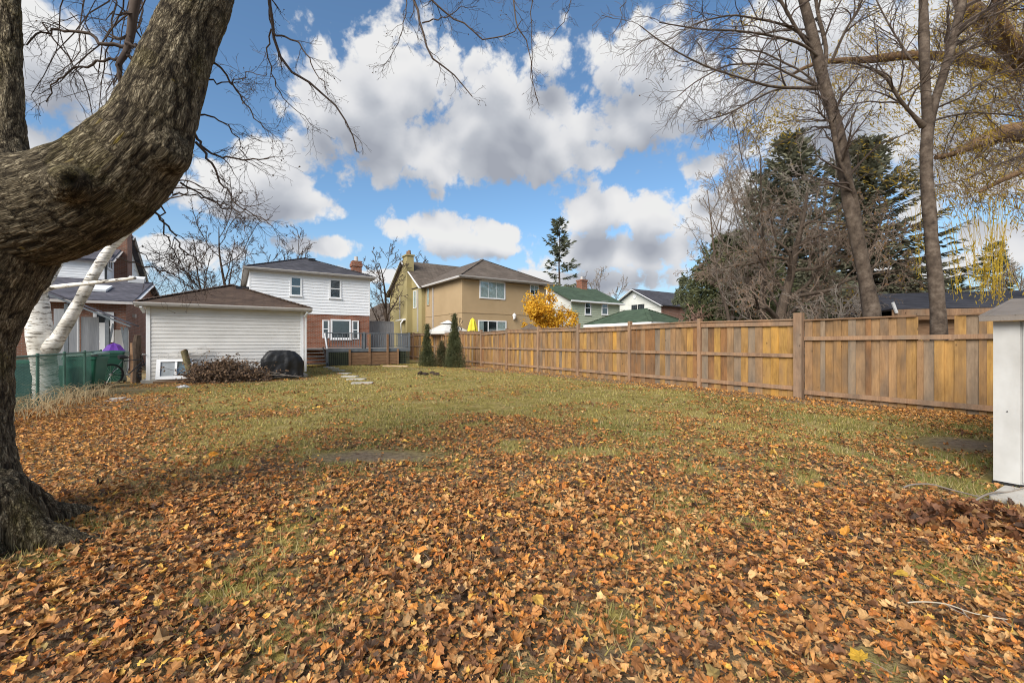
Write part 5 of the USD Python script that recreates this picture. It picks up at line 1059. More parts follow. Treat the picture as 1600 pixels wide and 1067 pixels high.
# ---------------------------------------------------------------- yellow maple, bare sumac, willow, the two maple trunks
def yellow_tree():
    rng = np.random.default_rng(81); g = P(852, 533, 25.5)
    t = thing('maple_tree', 'small maple with bright orange yellow autumn leaves in front of the tan house', 'tree', (g[0], g[1], 0))
    tr = smooth_path([[0, 0, 0, .09], [.05, 0, .8, .075], [0, .05, 1.5, .06], [.05, 0, 2.2, .03], [0, 0, 3.0, .012]], 12); part(t, 'trunk', MB().tube(tr[:, :3], tr[:, 3], 8), BARK_DARK, smooth=True)
    A, RA = offshoots(rng, tr[None, :, :3], tr[None, :, 3], 15, .35, 1, (40, 75), K=8, wob=.12, up=.08, rfac=.5, rmin=.012, fixed=2.75); B, RB = offshoots(rng, A, RA, 7, .25, 1, (25, 60), K=6, wob=.15, up=.03, rfac=.6, rmin=.008, fixed=.8); C, RC = offshoots(rng, B, RB, 5, .2, 1, (25, 60), K=4, wob=.2, rfac=.6, rmin=.005, fixed=.32)
    part(t, 'limbs', hstack_tubes((A, RA, 5), (B, RB, 3), (C, RC, 3)), BARK_DARK)
    c = np.vstack([C[:, 1:].reshape(-1, 3), B[:, 2:].reshape(-1, 3)]); c = c[rng.random(len(c)) < .95]; c = np.vstack([c, c, c, c]) + rng.normal(size=(4 * len(c), 3)) * .10; part(t, 'leaves', leafcards(rng, c, .13, .8), YELLOW)


yellow_tree()
g = P(722, 533, 26.5); bare_tree('sumac_tree', 'small dark stemmed sumac beside the tallest upright cedar', g[0], g[1], 2.75, 82, spread=40, r=.05, limbs=5, first=.45, n=(4, 4, 3), rm=.9, leaves=(.35, .10, THUJA_BROWN))


def traced(t, name, rows, n, m, sides=14, bumpy=.04, rng=np.random.default_rng(4), rk=0.76):
    s = smooth_path(np.array([[*P(u, v, d), rk * R_(r, d)] for u, v, d, r in rows]), n); s[:, 3] *= 1 + bumpy * rng.normal(size=n)
    part(t, name, MB().tube(s[:, :3], s[:, 3], sides), m, smooth=True); return s


def right_maples():
    rng = np.random.default_rng(91)
    m = mat('smooth_grey_bark', {'tc': ('texture_coordinate', {}), 'mp': ('mapping', dict(scale=(1.5, 1.5, 1.6))), 'n': ('noise_texture', dict(scale=4.0, detail=9.0, roughness=.72)), 'r': ('rgb_ramp', dict(ramp=[(0.32, (.030, .021, .016)), (.50, (.095, .070, .052)), (.75, (.205, .16, .125))])),
                                    'mp2': ('mapping', dict(scale=(6, 6, 9))), 'n2': ('noise_texture', dict(scale=3, detail=6)), 'b': ('bump', dict(strength=.35, distance=.010)), 'p': ('principled_bsdf', dict(roughness=.85, specular_ior_level=.2))},
            [('tc.object', 'mp.vector'), ('mp.vector', 'n.vector'), ('n.fac', 'r.fac'), ('r.color', 'p.base_color'), ('tc.object', 'mp2.vector'), ('mp2.vector', 'n2.vector'), ('n2.fac', 'b.height'), ('b.normal', 'p.normal')], 'p.BSDF')
    # left of the two
    t = thing('maple_tree', 'leaning bare maple trunk just behind the near fence, left of a pair', 'tree')
    D = 10.2
    s0 = traced(t, 'trunk', [(1368, 625, D, 22), (1366, 560, D, 19), (1362, 490, D, 16), (1352, 435, D, 12.5), (1341, 380, D, 12), (1330, 330, D, 12), (1320, 270, D, 11.5), (1308, 200, D, 10.5), (1292, 145, D, 10), (1280, 100, D, 10), (1266, 40, D, 9), (1255, 0, D, 8), (1240, -60, D, 7), (1220, -150, D, 5)], 34, m, rng=rng)
    subs = [[(1340, 350, D, 10), (1334, 300, D - .15, 7), (1318, 262, D - .2, 6.5), (1306, 225, D - .15, 7), (1298, 165, D - .05, 8)],
            [(1286, 120, D, 7), (1290, 70, D + .2, 6), (1278, 20, D + .3, 5.5), (1270, -40, D + .4, 5), (1262, -120, D + .5, 4)], [(1272, 80, D, 6), (1248, 50, D - .2, 5), (1228, 15, D - .3, 4.5), (1205, -30, D - .4, 4), (1190, -90, D - .5, 3)],
            [(1282, 138, D, 6), (1240, 137, D - .2, 4.5), (1200, 134, D - .4, 4), (1160, 122, D - .6, 3.2), (1115, 108, D - .8, 2.8), (1060, 82, D - 1, 2.2), (1000, 40, D - 1.2, 1.5)],
            [(1284, 95, D, 5), (1245, 66, D - .3, 4), (1200, 55, D - .5, 3.5), (1150, 48, D - .7, 3), (1090, 45, D - .9, 2.3), (1030, 35, D - 1.1, 1.6)], [(1262, 60, D, 4.5), (1215, 36, D - .3, 3.5), (1160, 25, D - .5, 3), (1110, 30, D - .7, 2.2), (1050, 60, D - .9, 1.5)],
            [(1281, 136, D, 4.5), (1232, 115, D, 3.5), (1195, 100, D + .1, 3), (1150, 100, D + .2, 2.5), (1100, 120, D + .2, 2), (1060, 150, D + .2, 1.5)], [(1290, 150, D, 4), (1250, 110, D + .2, 3), (1225, 98, D + .3, 3), (1185, 80, D + .5, 2.3), (1120, 75, D + .6, 1.6)],
            [(1310, 200, D, 4), (1290, 185, D - .1, 3), (1275, 168, D - .2, 1.8)], [(1300, 95, D, 5), (1320, 50, D - .2, 4), (1345, 5, D - .4, 3), (1360, -60, D - .5, 2)],
            [(1283, 134, D, 4), (1225, 138, D + .1, 3.2), (1180, 155, D, 2.6), (1130, 180, D - .1, 2.2), (1085, 190, D - .2, 1.5)]]
    lim = []
    for r in subs: lim.append(traced(t, 'limb', [(a, b, c, d * (0.62 if d < 7.5 else .85)) for a, b, c, d in r], 16, m, 8, .03, rng))
    def twigs(t, lims, n1, l1, up, seed, droop=-.05, n2=5, n3=3, leaf=.05):
        rg = np.random.default_rng(seed); LP = np.array([s[:, :3] for s in lims]); LR = np.array([s[:, 3] for s in lims])
        A, RA = offshoots(rg, LP, LR, n1, .2, 1, (25, 60), K=8, wob=.16, up=up, rfac=.6, rmin=.005, fixed=l1); B, RB = offshoots(rg, A, RA, n2, .15, 1, (25, 55), K=6, wob=.18, up=droop, rfac=.55, rmin=.0036, fixed=l1 * .42); C, RC = offshoots(rg, B, RB, n3, .2, 1, (20, 60), K=4, wob=.2, up=droop, rfac=.6, rmin=.0030, fixed=l1 * .2)
        part(t, 'crown', hstack_tubes((A, RA, 5), (B, RB, 3), (C, RC, 3)), TWIG)
        c = C[rg.random(len(C)) < leaf][:, -1]
        if len(c): part(t, 'dry_leaves', leafcards(rg, c, .06, .6), TWIG)
    twigs(t, lim, 15, 1.6, -.02, 92, n2=6, n3=3, leaf=.05)
    # right of the two, in the notch of the fence
    t = thing('maple_tree', 'straight bare maple trunk forking high, standing in the gap of the near fence', 'tree')
    D = 8.66
    traced(t, 'trunk', [(1468, 655, D, 16), (1468, 600, D, 14.5), (1467, 520, D, 13), (1463, 450, D, 12.3), (1457, 390, D, 11.5), (1452, 330, D, 11), (1448, 280, D, 10.6), (1447, 235, D, 10.5), (1450, 195, D, 9.5), (1447, 150, D, 8), (1444, 80, D, 8.5), (1443, 20, D, 8), (1442, -60, D, 7), (1440, -200, D, 5)], 34, m, rng=rng)
    subs = [[(1450, 215, D, 8), (1456, 175, D, 8), (1470, 130, D, 7.5), (1487, 70, D, 7.5), (1500, 20, D, 7.5), (1508, -30, D, 7), (1520, -120, D, 7), (1535, -220, D, 5)], [(1442, 196, D, 7), (1425, 178, D - .1, 5.5), (1402, 150, D - .2, 5), (1385, 122, D - .3, 4.5), (1362, 108, D - .4, 3.5), (1330, 98, D - .5, 3)],
            [(1402, 150, D - .2, 3), (1430, 135, D - .4, 2.6), (1455, 110, D - .6, 2.2), (1500, 85, D - .8, 1.8), (1560, 60, D - 1, 1.4)], [(1490, 62, D, 5), (1520, 35, D - .3, 4), (1560, 20, D - .5, 3.5), (1600, 0, D - .7, 3), (1650, -25, D - .9, 2)],
            [(1455, 190, D, 4), (1490, 180, D + .2, 3), (1530, 176, D + .4, 2.6), (1580, 180, D + .6, 2), (1640, 190, D + .8, 1.5)], [(1460, 170, D, 3.5), (1495, 155, D - .3, 2.8), (1530, 130, D - .4, 2.3), (1575, 110, D - .5, 2), (1630, 105, D - .6, 1.5)],
            [(1446, 120, D, 3.5), (1415, 80, D + .2, 2.8), (1390, 40, D + .3, 2.4), (1365, -10, D + .4, 2)], [(1450, 290, D, 2.5), (1500, 282, D - .1, 2), (1555, 258, D - .2, 2.4), (1610, 238, D - .3, 2)]]
    lim = [traced(t, 'limb', [(a, b, c, d * (0.62 if d < 7 else 1)) for a, b, c, d in r], 16, m, 8, .03, rng) for r in subs]
    twigs(t, lim, 15, 1.4, -.01, 93, n2=6, leaf=.05)


right_maples()


def willow():
    rng = np.random.default_rng(95)
    t = thing('willow_tree', 'old willow with thick sideways limbs and yellowing streamers at the right edge', 'tree')
    D = 12.5
    part_rows = [('trunk', [(1800, 640, D, 60), (1790, 500, D, 50), (1760, 350, D, 46), (1715, 230, D, 40), (1665, 150, D, 32), (1600, 90, D, 24), (1545, 40, D, 20), (1505, 0, D + .3, 17), (1470, -60, D + .5, 14), (1430, -160, D + .8, 10)], 16),
                 ('limb', [(1690, 190, D, 28), (1620, 205, D - .2, 26), (1570, 208, D - .2, 22), (1530, 222, D - .2, 14), (1490, 240, D - .2, 7), (1462, 246, D - .2, 6)], 14),
                 ('limb', [(1660, 140, D, 18), (1560, 105, D + 1, 13), (1480, 88, D + 1.5, 11), (1400, 88, D + 1.8, 10), (1340, 94, D + 2, 8), (1290, 96, D + 2, 6), (1240, 115, D + 2, 3)], 14),
                 ('limb', [(1640, 110, D, 14), (1580, 60, D - .5, 11), (1560, 10, D - .7, 9), (1550, -60, D - .8, 7)], 12), ('limb', [(1700, 230, D, 20), (1640, 250, D - 1, 12), (1590, 270, D - 1.2, 7), (1530, 300, D - 1.4, 3)], 12)]
    L = [traced(t, n_, r, 24, BARK_TAN, s, .05, rng, rk=.62) for n_, r, s in part_rows]
    LP = np.array([s[:, :3] for s in L]); LR = np.array([s[:, 3] for s in L])
    # streamers blown to the right, hanging in curtains
    A, RA = offshoots(rng, LP, LR, 20, .3, 1, (30, 85), K=8, wob=.15, up=.03, rfac=.12, rmin=.009, fixed=2.0)
    keep = A[:, :, 2].max(1) > 3.0; A, RA = A[keep], RA[keep]
    B, RB = offshoots(rng, A, RA, 8, .2, 1, (30, 90), K=9, wob=.10, up=-.35, rfac=.5, rmin=.0045, fixed=1.5)
    part(t, 'twigs', hstack_tubes((A, RA, 5), (B, RB, 3)), TWIG_BROWN)
    c = B[:, 2:].reshape(-1, 3); c = c + rng.normal(size=(len(c), 3)) * .06
    part(t, 'leaves', leafcards(rng, c, .17, .17, droop=(0.5, 0, -1.3)), WILLOW)
    # long bright streamers in front of the outbuilding roof, hanging from above
    for k, (u, v0, v1, n_, d) in enumerate([(1553, 385, 478, 18, 10.5), (1487, 420, 470, 9, 10.8), (1515, 400, 472, 12, 10.6), (1440, 385, 440, 9, 11.5), (1565, 420, 468, 10, 10.4)]):
        a = P(u, v0, d); b = P(u + 3, v1, d); top = np.array([b[0], b[1], 0]) + [0, 0, a[2] + .9]
        S = np.array([np.linspace([a[0] + rng.normal() * .16, a[1] + rng.normal() * .15, a[2] + 1.2], [b[0] + rng.normal() * .2 + (.25 if k in (1, 2) else 0), b[1] + rng.normal() * .15, b[2] + rng.random() * .6], 10) for _ in range(n_)]); RS = np.full(S.shape[:2], .004)
        m = hstack_tubes((S, RS, 3)); part(t, 'streamer', m, WILLOW2); c = S[:, 4:].reshape(-1, 3); c = np.vstack([c, c]) + rng.normal(size=(2 * len(c), 3)) * .04; part(t, 'streamer_leaves', leafcards(rng, c, .10, .2, droop=(0, 0, -2.5)), WILLOW2)
    S = []
    for _ in range(620):
        u, v = (rng.uniform(1290, 1640), rng.uniform(-30, 300)) if _ < 200 else (rng.uniform(1450, 1690), rng.uniform(0, 260)); d = D + rng.uniform(-.8, 2.5); a = P(u, v, d); k = rng.uniform(.8, 1.8); s_ = np.linspace(0, 1, 9)[:, None]
        S.append(a + s_ * np.array([k * .8, rng.normal() * .3, .1]) + s_ ** 2 * np.array([0, 0, -k * .45]) + np.cumsum(rng.normal(size=(9, 3)) * .012, axis=0))
    S = np.array(S); part(t, 'twigs', tubes(S, np.full(S.shape[:2], .0042), 3), TWIG_BROWN); c = S[:, 1:].reshape(-1, 3); c = c[rng.random(len(c)) < .8]; c = np.vstack([c, c]) + rng.normal(size=(2 * len(c), 3)) * .06
    part(t, 'leaves', leafcards(rng, c, .15, .18, droop=(1.6, 0, -.7)), WILLOW)
    # yellow clumps still held in the crown to the left
    m = []
    for (u, v, n_, s) in ((1195, 205, 260, 30), (1180, 195, 160, 22), (1170, 30, 70, 12), (1150, 115, 70, 14), (1225, 185, 120, 20), (1440, 180, 220, 40), (1500, 130, 300, 40), (1380, 160, 120, 40), (1530, 70, 240, 40)):
        m.append(np.array([P(u + rng.normal() * s, v + rng.normal() * s * .6, D + 1 + rng.normal() * .5) for _ in range(n_)]))
    part(t, 'leaves', leafcards(rng, np.vstack(m), .15, .22, droop=(0.9, 0, -.5)), WILLOW)


willow()


# ---------------------------------------------------------------- chain link fence, bins, bicycle and the rest by the birch
def chain_fence():
    MESHG = basic('green_wire', (0.055, 0.125, 0.090), (0.09, 0.175, 0.13), 5.0, 0.5)
    A0 = -3.45; b0, b1 = 9.6, 18.2
    t = thing('chain_link_fence', 'low green chain link fence running from the birch to the garage', 'fence', (*lot(A0, 0), 0), DEG)
    H = 1.10
    for k in range(6): y = b0 + (b1 - b0) * k / 5; part(t, 'post', MB().tube([(0, y, 0), (0, y, H + .05)], .028, 8), MESHG)
    part(t, 'top_rail', MB().tube([(0, b0, H), (0, b1, H)], .020, 8), MESHG)
    rows = []; s = .058; w = []
    for d in (-1, 1):
        for k in range(int((b1 - b0 + H) / s)):
            y = b0 - (H if d > 0 else 0) + k * s; p0, p1 = np.array([0.004 * d, y, 0.03]), np.array([0.004 * d, y + H, H])
            if d < 0: p0[1], p1[1] = y + H * 0, y - H
            # clip to the run
            ta = 0.0; tb = 1.0
            dy = p1[1] - p0[1]
            for lim, sg in ((b0, 1), (b1, -1)):
                f0, f1 = sg * (p0[1] - lim), sg * (p1[1] - lim)
                if f0 < 0 and f1 < 0: ta, tb = 1, 0
                elif f0 < 0: ta = max(ta, f0 / (f0 - f1))
                elif f1 < 0: tb = min(tb, f0 / (f0 - f1))
            if tb > ta: w.append((p0 + (p1 - p0) * ta, p0 + (p1 - p0) * tb))
    w = np.array(w); part(t, 'mesh', tubes(w, np.full(w.shape[:2], .0034), 3), MESHG)


chain_fence()
GREENBIN = basic('green_plastic', (0.012, 0.085, 0.050), (0.022, 0.120, 0.075), 2.0, 0.45)
DKGREEN = basic('dark_green_plastic', (0.008, 0.045, 0.028), (0.014, 0.065, 0.042), 2.0, 0.5)
PALEBIN = basic('pale_green_plastic', (0.16, 0.24, 0.20), (0.22, 0.31, 0.26), 2.0, 0.5)


def bin_(name, label, x, y, rz, w, d, h, m, lidm, tilt=0.0):
    t = thing(name, label, 'bin', (x, y, 0), rz)
    def ring(z, s, r=.05):
        a, b = w / 2 * s, d / 2 * s; out = []
        for cx, cy, a0 in ((a - r, b - r, 0), (-a + r, b - r, 90), (-a + r, -b + r, 180), (a - r, -b + r, 270)):
            for k in range(4): q = math.radians(a0 + 30 * k); out.append([cx + r * math.cos(q), cy + r * math.sin(q), z])
        return out
    R = [ring(.06, .78), ring(.10, .82), ring(h * .92, 1.0), ring(h * .92, 1.07), ring(h, 1.07)]; v = np.array([p for r in R for p in r]); n = 16
    f = [[i * n + j, i * n + (j + 1) % n, (i + 1) * n + (j + 1) % n, (i + 1) * n + j] for i in range(4) for j in range(n)]
    m_ = MB().add(v, f); m_.add(np.vstack([R[0], [[0, 0, .06]]]), [[(j + 1) % n, j, n] for j in range(n)]); part(t, 'body', m_, m, smooth=40)
    L = [ring(h + .005, 1.10, .06), ring(h + .05, 1.08, .08), ring(h + .085, .7, .1)]; v = np.array([p for r in L for p in r] + [[0, 0, h + .10], [0, 0, h + .003]]); v[:, 2] += tilt * (v[:, 0] + w / 2)
    f = [[i * n + j, i * n + (j + 1) % n, (i + 1) * n + (j + 1) % n, (i + 1) * n + j] for i in range(2) for j in range(n)]; g = MB().add(v, f); g.add(v, [[2 * n + j, 2 * n + (j + 1) % n, 3 * n] for j in range(n)] + [[(j + 1) % n, j, 3 * n + 1] for j in range(n)]); part(t, 'lid', g, lidm, smooth=40)
    for s in (-1, 1): part(t, 'wheel', MB().tube([(s * w * .36 - .03, d * .42, .10), (s * w * .36 + .03, d * .42, .10)], .10, 14), BLACK, smooth=40)
    part(t, 'handle', MB().tube([(-w * .35, d / 2 + .07, h * .93), (w * .35, d / 2 + .07, h * .93)], .016, 8), m)


g = P(135, 533, 12.6); bin_('wheeled_bin', 'dark green wheeled bin with a pale green lid behind the mesh fence', g[0], g[1], 20, .75, .7, .95, GREENBIN, PALEBIN, .08)
g = P(178, 533, 14.2); bin_('wheeled_bin', 'tall dark green bin with a green lid next to the bicycle', g[0], g[1], 30, .62, .6, 1.0, DKGREEN, DKGREEN)
g = P(98, 533, 12.0); bin_('storage_bin', 'low dark green bin just right of the birch trunk', g[0], g[1], 35, .6, .55, .62, GREENBIN, GREENBIN)
g = P(36, 533, 10.5); bin_('storage_bin', 'blue green bin left of the birch trunk', g[0], g[1], 35, .5, .5, .85, basic('blue_green_plastic', (0.015, .05, .055), (.03, .08, .08), 2, .45), GREENBIN)


def purple():
    g = P(178, 533, 15.6); rng = np.random.default_rng(6)
    t = thing('purple_umbrella', 'purple fabric umbrella lying open on the bin under the carport', 'umbrella', (g[0], g[1], .93), 20)
    n = 8; rad = .34; v = [[0, 0, .42]]; f = []
    for r_, z in ((.55, .34), (1.0, .12)):
        for k in range(16): a = k * math.pi / 8; s = 1 if k % 2 == 0 else .93; v.append([rad * r_ * s * math.cos(a), rad * r_ * s * math.sin(a), z - (.02 if k % 2 else 0)])
    for k in range(16): j = (k + 1) % 16; f += [[0, 1 + k, 1 + j], [1 + k, 17 + k, 17 + j], [1 + k, 17 + j, 1 + j]]
    part(t, 'canopy', (np.array(v), np.array(f)), basic('purple_fabric', (.07, .016, .19), (.12, .03, .29), 3, .6)); part(t, 'shaft', MB().tube([(0, 0, .0), (0, 0, .5)], .012, 6), DARK_METAL)
    part(t, 'handle', MB().tube([(0, 0, .0), (.0, 0, -.04), (.03, 0, -.06), (.06, 0, -.03)], .012, 6), BLACK)


purple()


def bicycle():
    g = P(203, 533, 14.0)
    t = thing('bicycle', 'old dark bicycle leaning beside the garage corner', 'bicycle', (g[0], g[1], 0), 66)
    def wheel(x, nm):
        a = np.linspace(0, 2 * np.pi, 33); c = np.stack([x + .33 * np.cos(a), 0 * a, .34 + .33 * np.sin(a)], 1); w = part(t, 'wheel', MB().tube(c, .018, 6, cap=False), BLACK, smooth=True)
        c2 = np.stack([x + .30 * np.cos(a), 0 * a, .34 + .30 * np.sin(a)], 1); part(w, 'rim', MB().tube(c2, .012, 5, cap=False), DARK_METAL)
        s = MB()
        for k in range(16): q = k * math.pi / 8; s.tube([(x, .02 * (-1) ** k, .34), (x + .29 * math.cos(q), 0, .34 + .29 * math.sin(q))], .002, 3, cap=False)
        part(w, 'spokes', s, STEEL); part(w, 'hub', MB().tube([(x, -.05, .34), (x, .05, .34)], .025, 8), STEEL)
    wheel(-.5, 'rear'); wheel(.52, 'front')
    part(t, 'frame', MB().tube([(-.5, 0, .34), (-.05, 0, .30), (-.17, 0, .82), (-.5, 0, .34)], .014, 6).tube([(-.05, 0, .30), (.36, 0, .74)], .018, 6).tube([(-.16, 0, .76), (.34, 0, .80)], .017, 6), DARK_METAL)
    part(t, 'fork', MB().tube([(.33, 0, .92), (.38, 0, .68), (.52, 0, .34)], .014, 6), DARK_METAL)
    part(t, 'handlebar', MB().tube([(.22, -.28, .98), (.34, -.22, .96), (.34, 0, .94), (.34, .22, .96), (.22, .28, .98)], .013, 6), STEEL)
    part(t, 'saddle', MB().tube([(-.30, 0, .88), (-.22, 0, .90), (-.10, 0, .88), (-.03, 0, .87)], [.07, .075, .045, .02], 8), BLACK)
    part(t, 'crank', MB().tube([(-.05, -.09, .30), (-.05, .09, .30)], .03, 8).bar((-.05, .08, .30), (.06, .08, .18), .02, .02).bar((-.05, -.08, .30), (-.16, -.08, .42), .02, .02), STEEL)


bicycle()
g = P(214, 533, 14.3); t = thing('wooden_post', 'rough dark wooden gate post leaning between the brick house and the garage', 'post', (g[0], g[1], 0), 10)
part(t, 'post', MB().tube([(0, 0, -.1), (.02, 0, .7), (-.01, .01, 1.3), (.03, 0, 1.62)], [.13, .11, .12, .09], 9), BARK_DARK, smooth=35); part(t, 'board', MB().bar((-.13, .03, 0), (-.15, .03, 1.35), .14, .03, (0, 1, 0)), BROWN_WOOD)

# ---------------------------------------------------------------- against the garage wall
def garage_pt(u, off=0.0):
    w = Wall(*(GARAGE[:2] + off * np.array([ST, -CT]))); return w


def old_window():
    w = garage_pt(0, .40); a, b = w.t(243), w.t(301); Wd = b - a
    t = thing('old_window', 'discarded white framed sliding window leaning on the garage wall', 'window', (*(w.c + a * w.d), .10), DEG)
    tl = math.radians(24); z = lambda h, o=0.0: (h * math.sin(tl) - o * math.cos(tl), h * math.cos(tl) + o * math.sin(tl))
    H = .72
    def slab(m, x0, x1, h0, h1, o0, o1):
        v = []
        for x in (x0, x1):
            for h in (h0, h1):
                for o in (o0, o1): y, zz = z(h, o); v.append([x, y, zz])
        v = np.array(v); m.add(v, [[0, 1, 3, 2], [4, 6, 7, 5], [0, 4, 5, 1], [2, 3, 7, 6], [0, 2, 6, 4], [1, 5, 7, 3]]); return m
    f = MB(); fw = .11
    slab(f, 0, fw, 0, H, 0, .09); slab(f, Wd - fw, Wd, 0, H, 0, .09); slab(f, fw, Wd - fw, 0, fw, 0, .09); slab(f, fw, Wd - fw, H - fw * .8, H, 0, .09); part(t, 'frame', f, W_TRIM)
    m = MB(); xm = Wd * .53; slab(m, xm - .03, xm + .03, fw, H - fw * .8, .02, .075); part(t, 'sash', m, W_TRIM)
    for x0, x1 in ((fw, xm - .03), (xm + .03, Wd - fw)): part(t, 'pane', slab(MB(), x0, x1, fw, H - fw * .8, .03, .034), PANE); part(t, 'screen', slab(MB(), x0, x1, fw, H - fw * .8, *((.05, .053) if x0 < xm * .5 else (.015, .018))), basic('insect_screen', (.22, .24, .25), (.34, .36, .38), 2, .8))
    t = thing('plank', 'short weathered plank lying below the old window', 'plank', (*(w.c + (a - .05) * w.d), 0), DEG); part(t, 'plank', MB().box(0, 1.35, -.16, .04, .02, .075).box(.1, 1.2, -.10, .02, .0, .02), BROWN_WOOD)
    w2 = garage_pt(0, .16); t = thing('window_frame', 'broken pale glazed frame propped behind the old window', 'frame', (*(w2.c + w2.t(247) * w2.d), .78), DEG)
    L_ = w2.t(322) - w2.t(247); g = MB().bar((0, 0, .0), (L_, 0, .26), .03, .05).bar((0, 0, .15), (L_, 0, .44), .03, .05); part(t, 'rail', g, W_SIDING2)
    for k in range(6): x = L_ * k / 5; part(t, 'bar', MB().bar((x, 0, x / L_ * .26), (x, 0, .15 + x / L_ * .29), .03, .04, (0, 1, 0)), W_SIDING2)
    w3 = garage_pt(0, .30); xa = w3.t(287); t = thing('log', 'short mossy log standing on end, tilted, behind the brush pile', 'log', (*(w3.c + xa * w3.d), .10), DEG)
    part(t, 'log', MB().tube([(.22, 0, .0), (.12, .04, .45), (0, .1, .98)], [.105, .10, .10], 12), barkmat('mossy_bark', (.09, .075, .04), (.24, .20, .11)), smooth=40); part(t, 'cut_end', MB().tube([(0, .1, .975), (-.008, .104, .99)], [.092, .09], 12), BROWN_WOOD)


old_window()


def brush():
    rng = np.random.default_rng(12); w = garage_pt(0, .75); xa, xb = w.t(299), w.t(420)
    t = thing('brush_pile', 'heap of dry leafy brown branches piled against the garage', 'brush pile', (*(w.c + xa * w.d), 0), DEG); Lw = xb - xa
    n = 460; x = rng.beta(1.25, 1.45, n) * Lw; y = rng.uniform(-.55, .45, n); top = .62 * np.clip(1.2 - np.abs(x / Lw - .33) * 1.55, .22, 1) * (.75 + .5 * meshkit.noise(np.stack([x * 3.3, y * 2, 0 * x], 1), 5)) * (1 - .9 * np.clip(-y, 0, .6))
    c = np.stack([x, y, .03 + top * rng.random(n) ** .8], 1); d = norm(rng.normal(size=(n, 3)) * [1, .7, .5]); ln = rng.uniform(.25, 1.1, n)[:, None]
    A = np.stack([c + d * ln * k + rng.normal(size=(n, 3)) * .025 for k in np.linspace(-.5, .5, 5)], 1); A[:, :, 2] = np.abs(A[:, :, 2]); RA = np.repeat(np.linspace(.010, .004, 5)[None], n, 0) * rng.uniform(.5, 1.5, (n, 1))
    k = 40; A[:k] += (norm(rng.normal(size=(k, 1, 3)) * [1, .4, .3] + [0, 0, .5]) * np.linspace(0, .55, 5)[None, :, None])
    B, RB = offshoots(rng, A, RA, 3, .1, 1, (30, 70), K=4, wob=.3, rfac=.6, rmin=.003, fixed=.22)
    part(t, 'twigs', hstack_tubes((A, RA, 4), (B, RB, 3)), TWIG)
    q = np.vstack([A.reshape(-1, 3), B.reshape(-1, 3)]); q = q[rng.random(len(q)) < .6] + 0; q = np.vstack([q, q]) + rng.normal(size=(2 * len(q), 3)) * .05; q[:, 2] = np.abs(q[:, 2])
    part(t, 'leaves', leafcards(rng, q, .085, .6), basic('dead_brown_leaves', (.060, .036, .022), (.17, .105, .062), 6, .8, c3=(.27, .17, .10)))
    # a few long bare sticks lying to the right, each its own thing
    spec = [((.95, -.2, .55), (2.9, -.35, .12), .018), ((.9, -.1, .62), (2.55, -.2, .22), .014), ((1.1, -.3, .28), (3.25, -.5, .08), .016), ((1.2, -.32, .20), (2.7, -.4, .17), .020), ((.8, .1, .85), (2.1, .05, .35), .013), ((1.6, -.4, .14), (3.35, -.25, .10), .012)]
    words = ['longest pale stick sloping from the brush pile towards the covered grill', 'thin dark stick just above the longest one on the brush pile', 'pale stick lying lowest in front of the covered grill', 'thick short stick poking out of the brush pile at mid height', 'uppermost stick crossing the top of the brush pile', 'thin bent stick on the ground under the covered grill']
    for (a, b, r), wd in zip(spec, words):
        a, b = np.array(a), np.array(b); s = np.linspace(a, b, 8); s[1:-1] += rng.normal(size=(6, 3)) * .025; x = thing('stick', wd, 'stick', (*(w.c + xa * w.d), 0), DEG); part(x, 'stem', MB().tube(s, np.linspace(r, r * .6, 8), 6), TWIG_GREY, smooth=True)
        B, RB = offshoots(rng, s[None], np.full((1, 8), r * .7), 4, .3, 1, (25, 50), K=4, wob=.2, rfac=.5, rmin=.003, fixed=.3); part(x, 'side_twigs', tubes(B, RB, 3), TWIG_GREY)


brush()


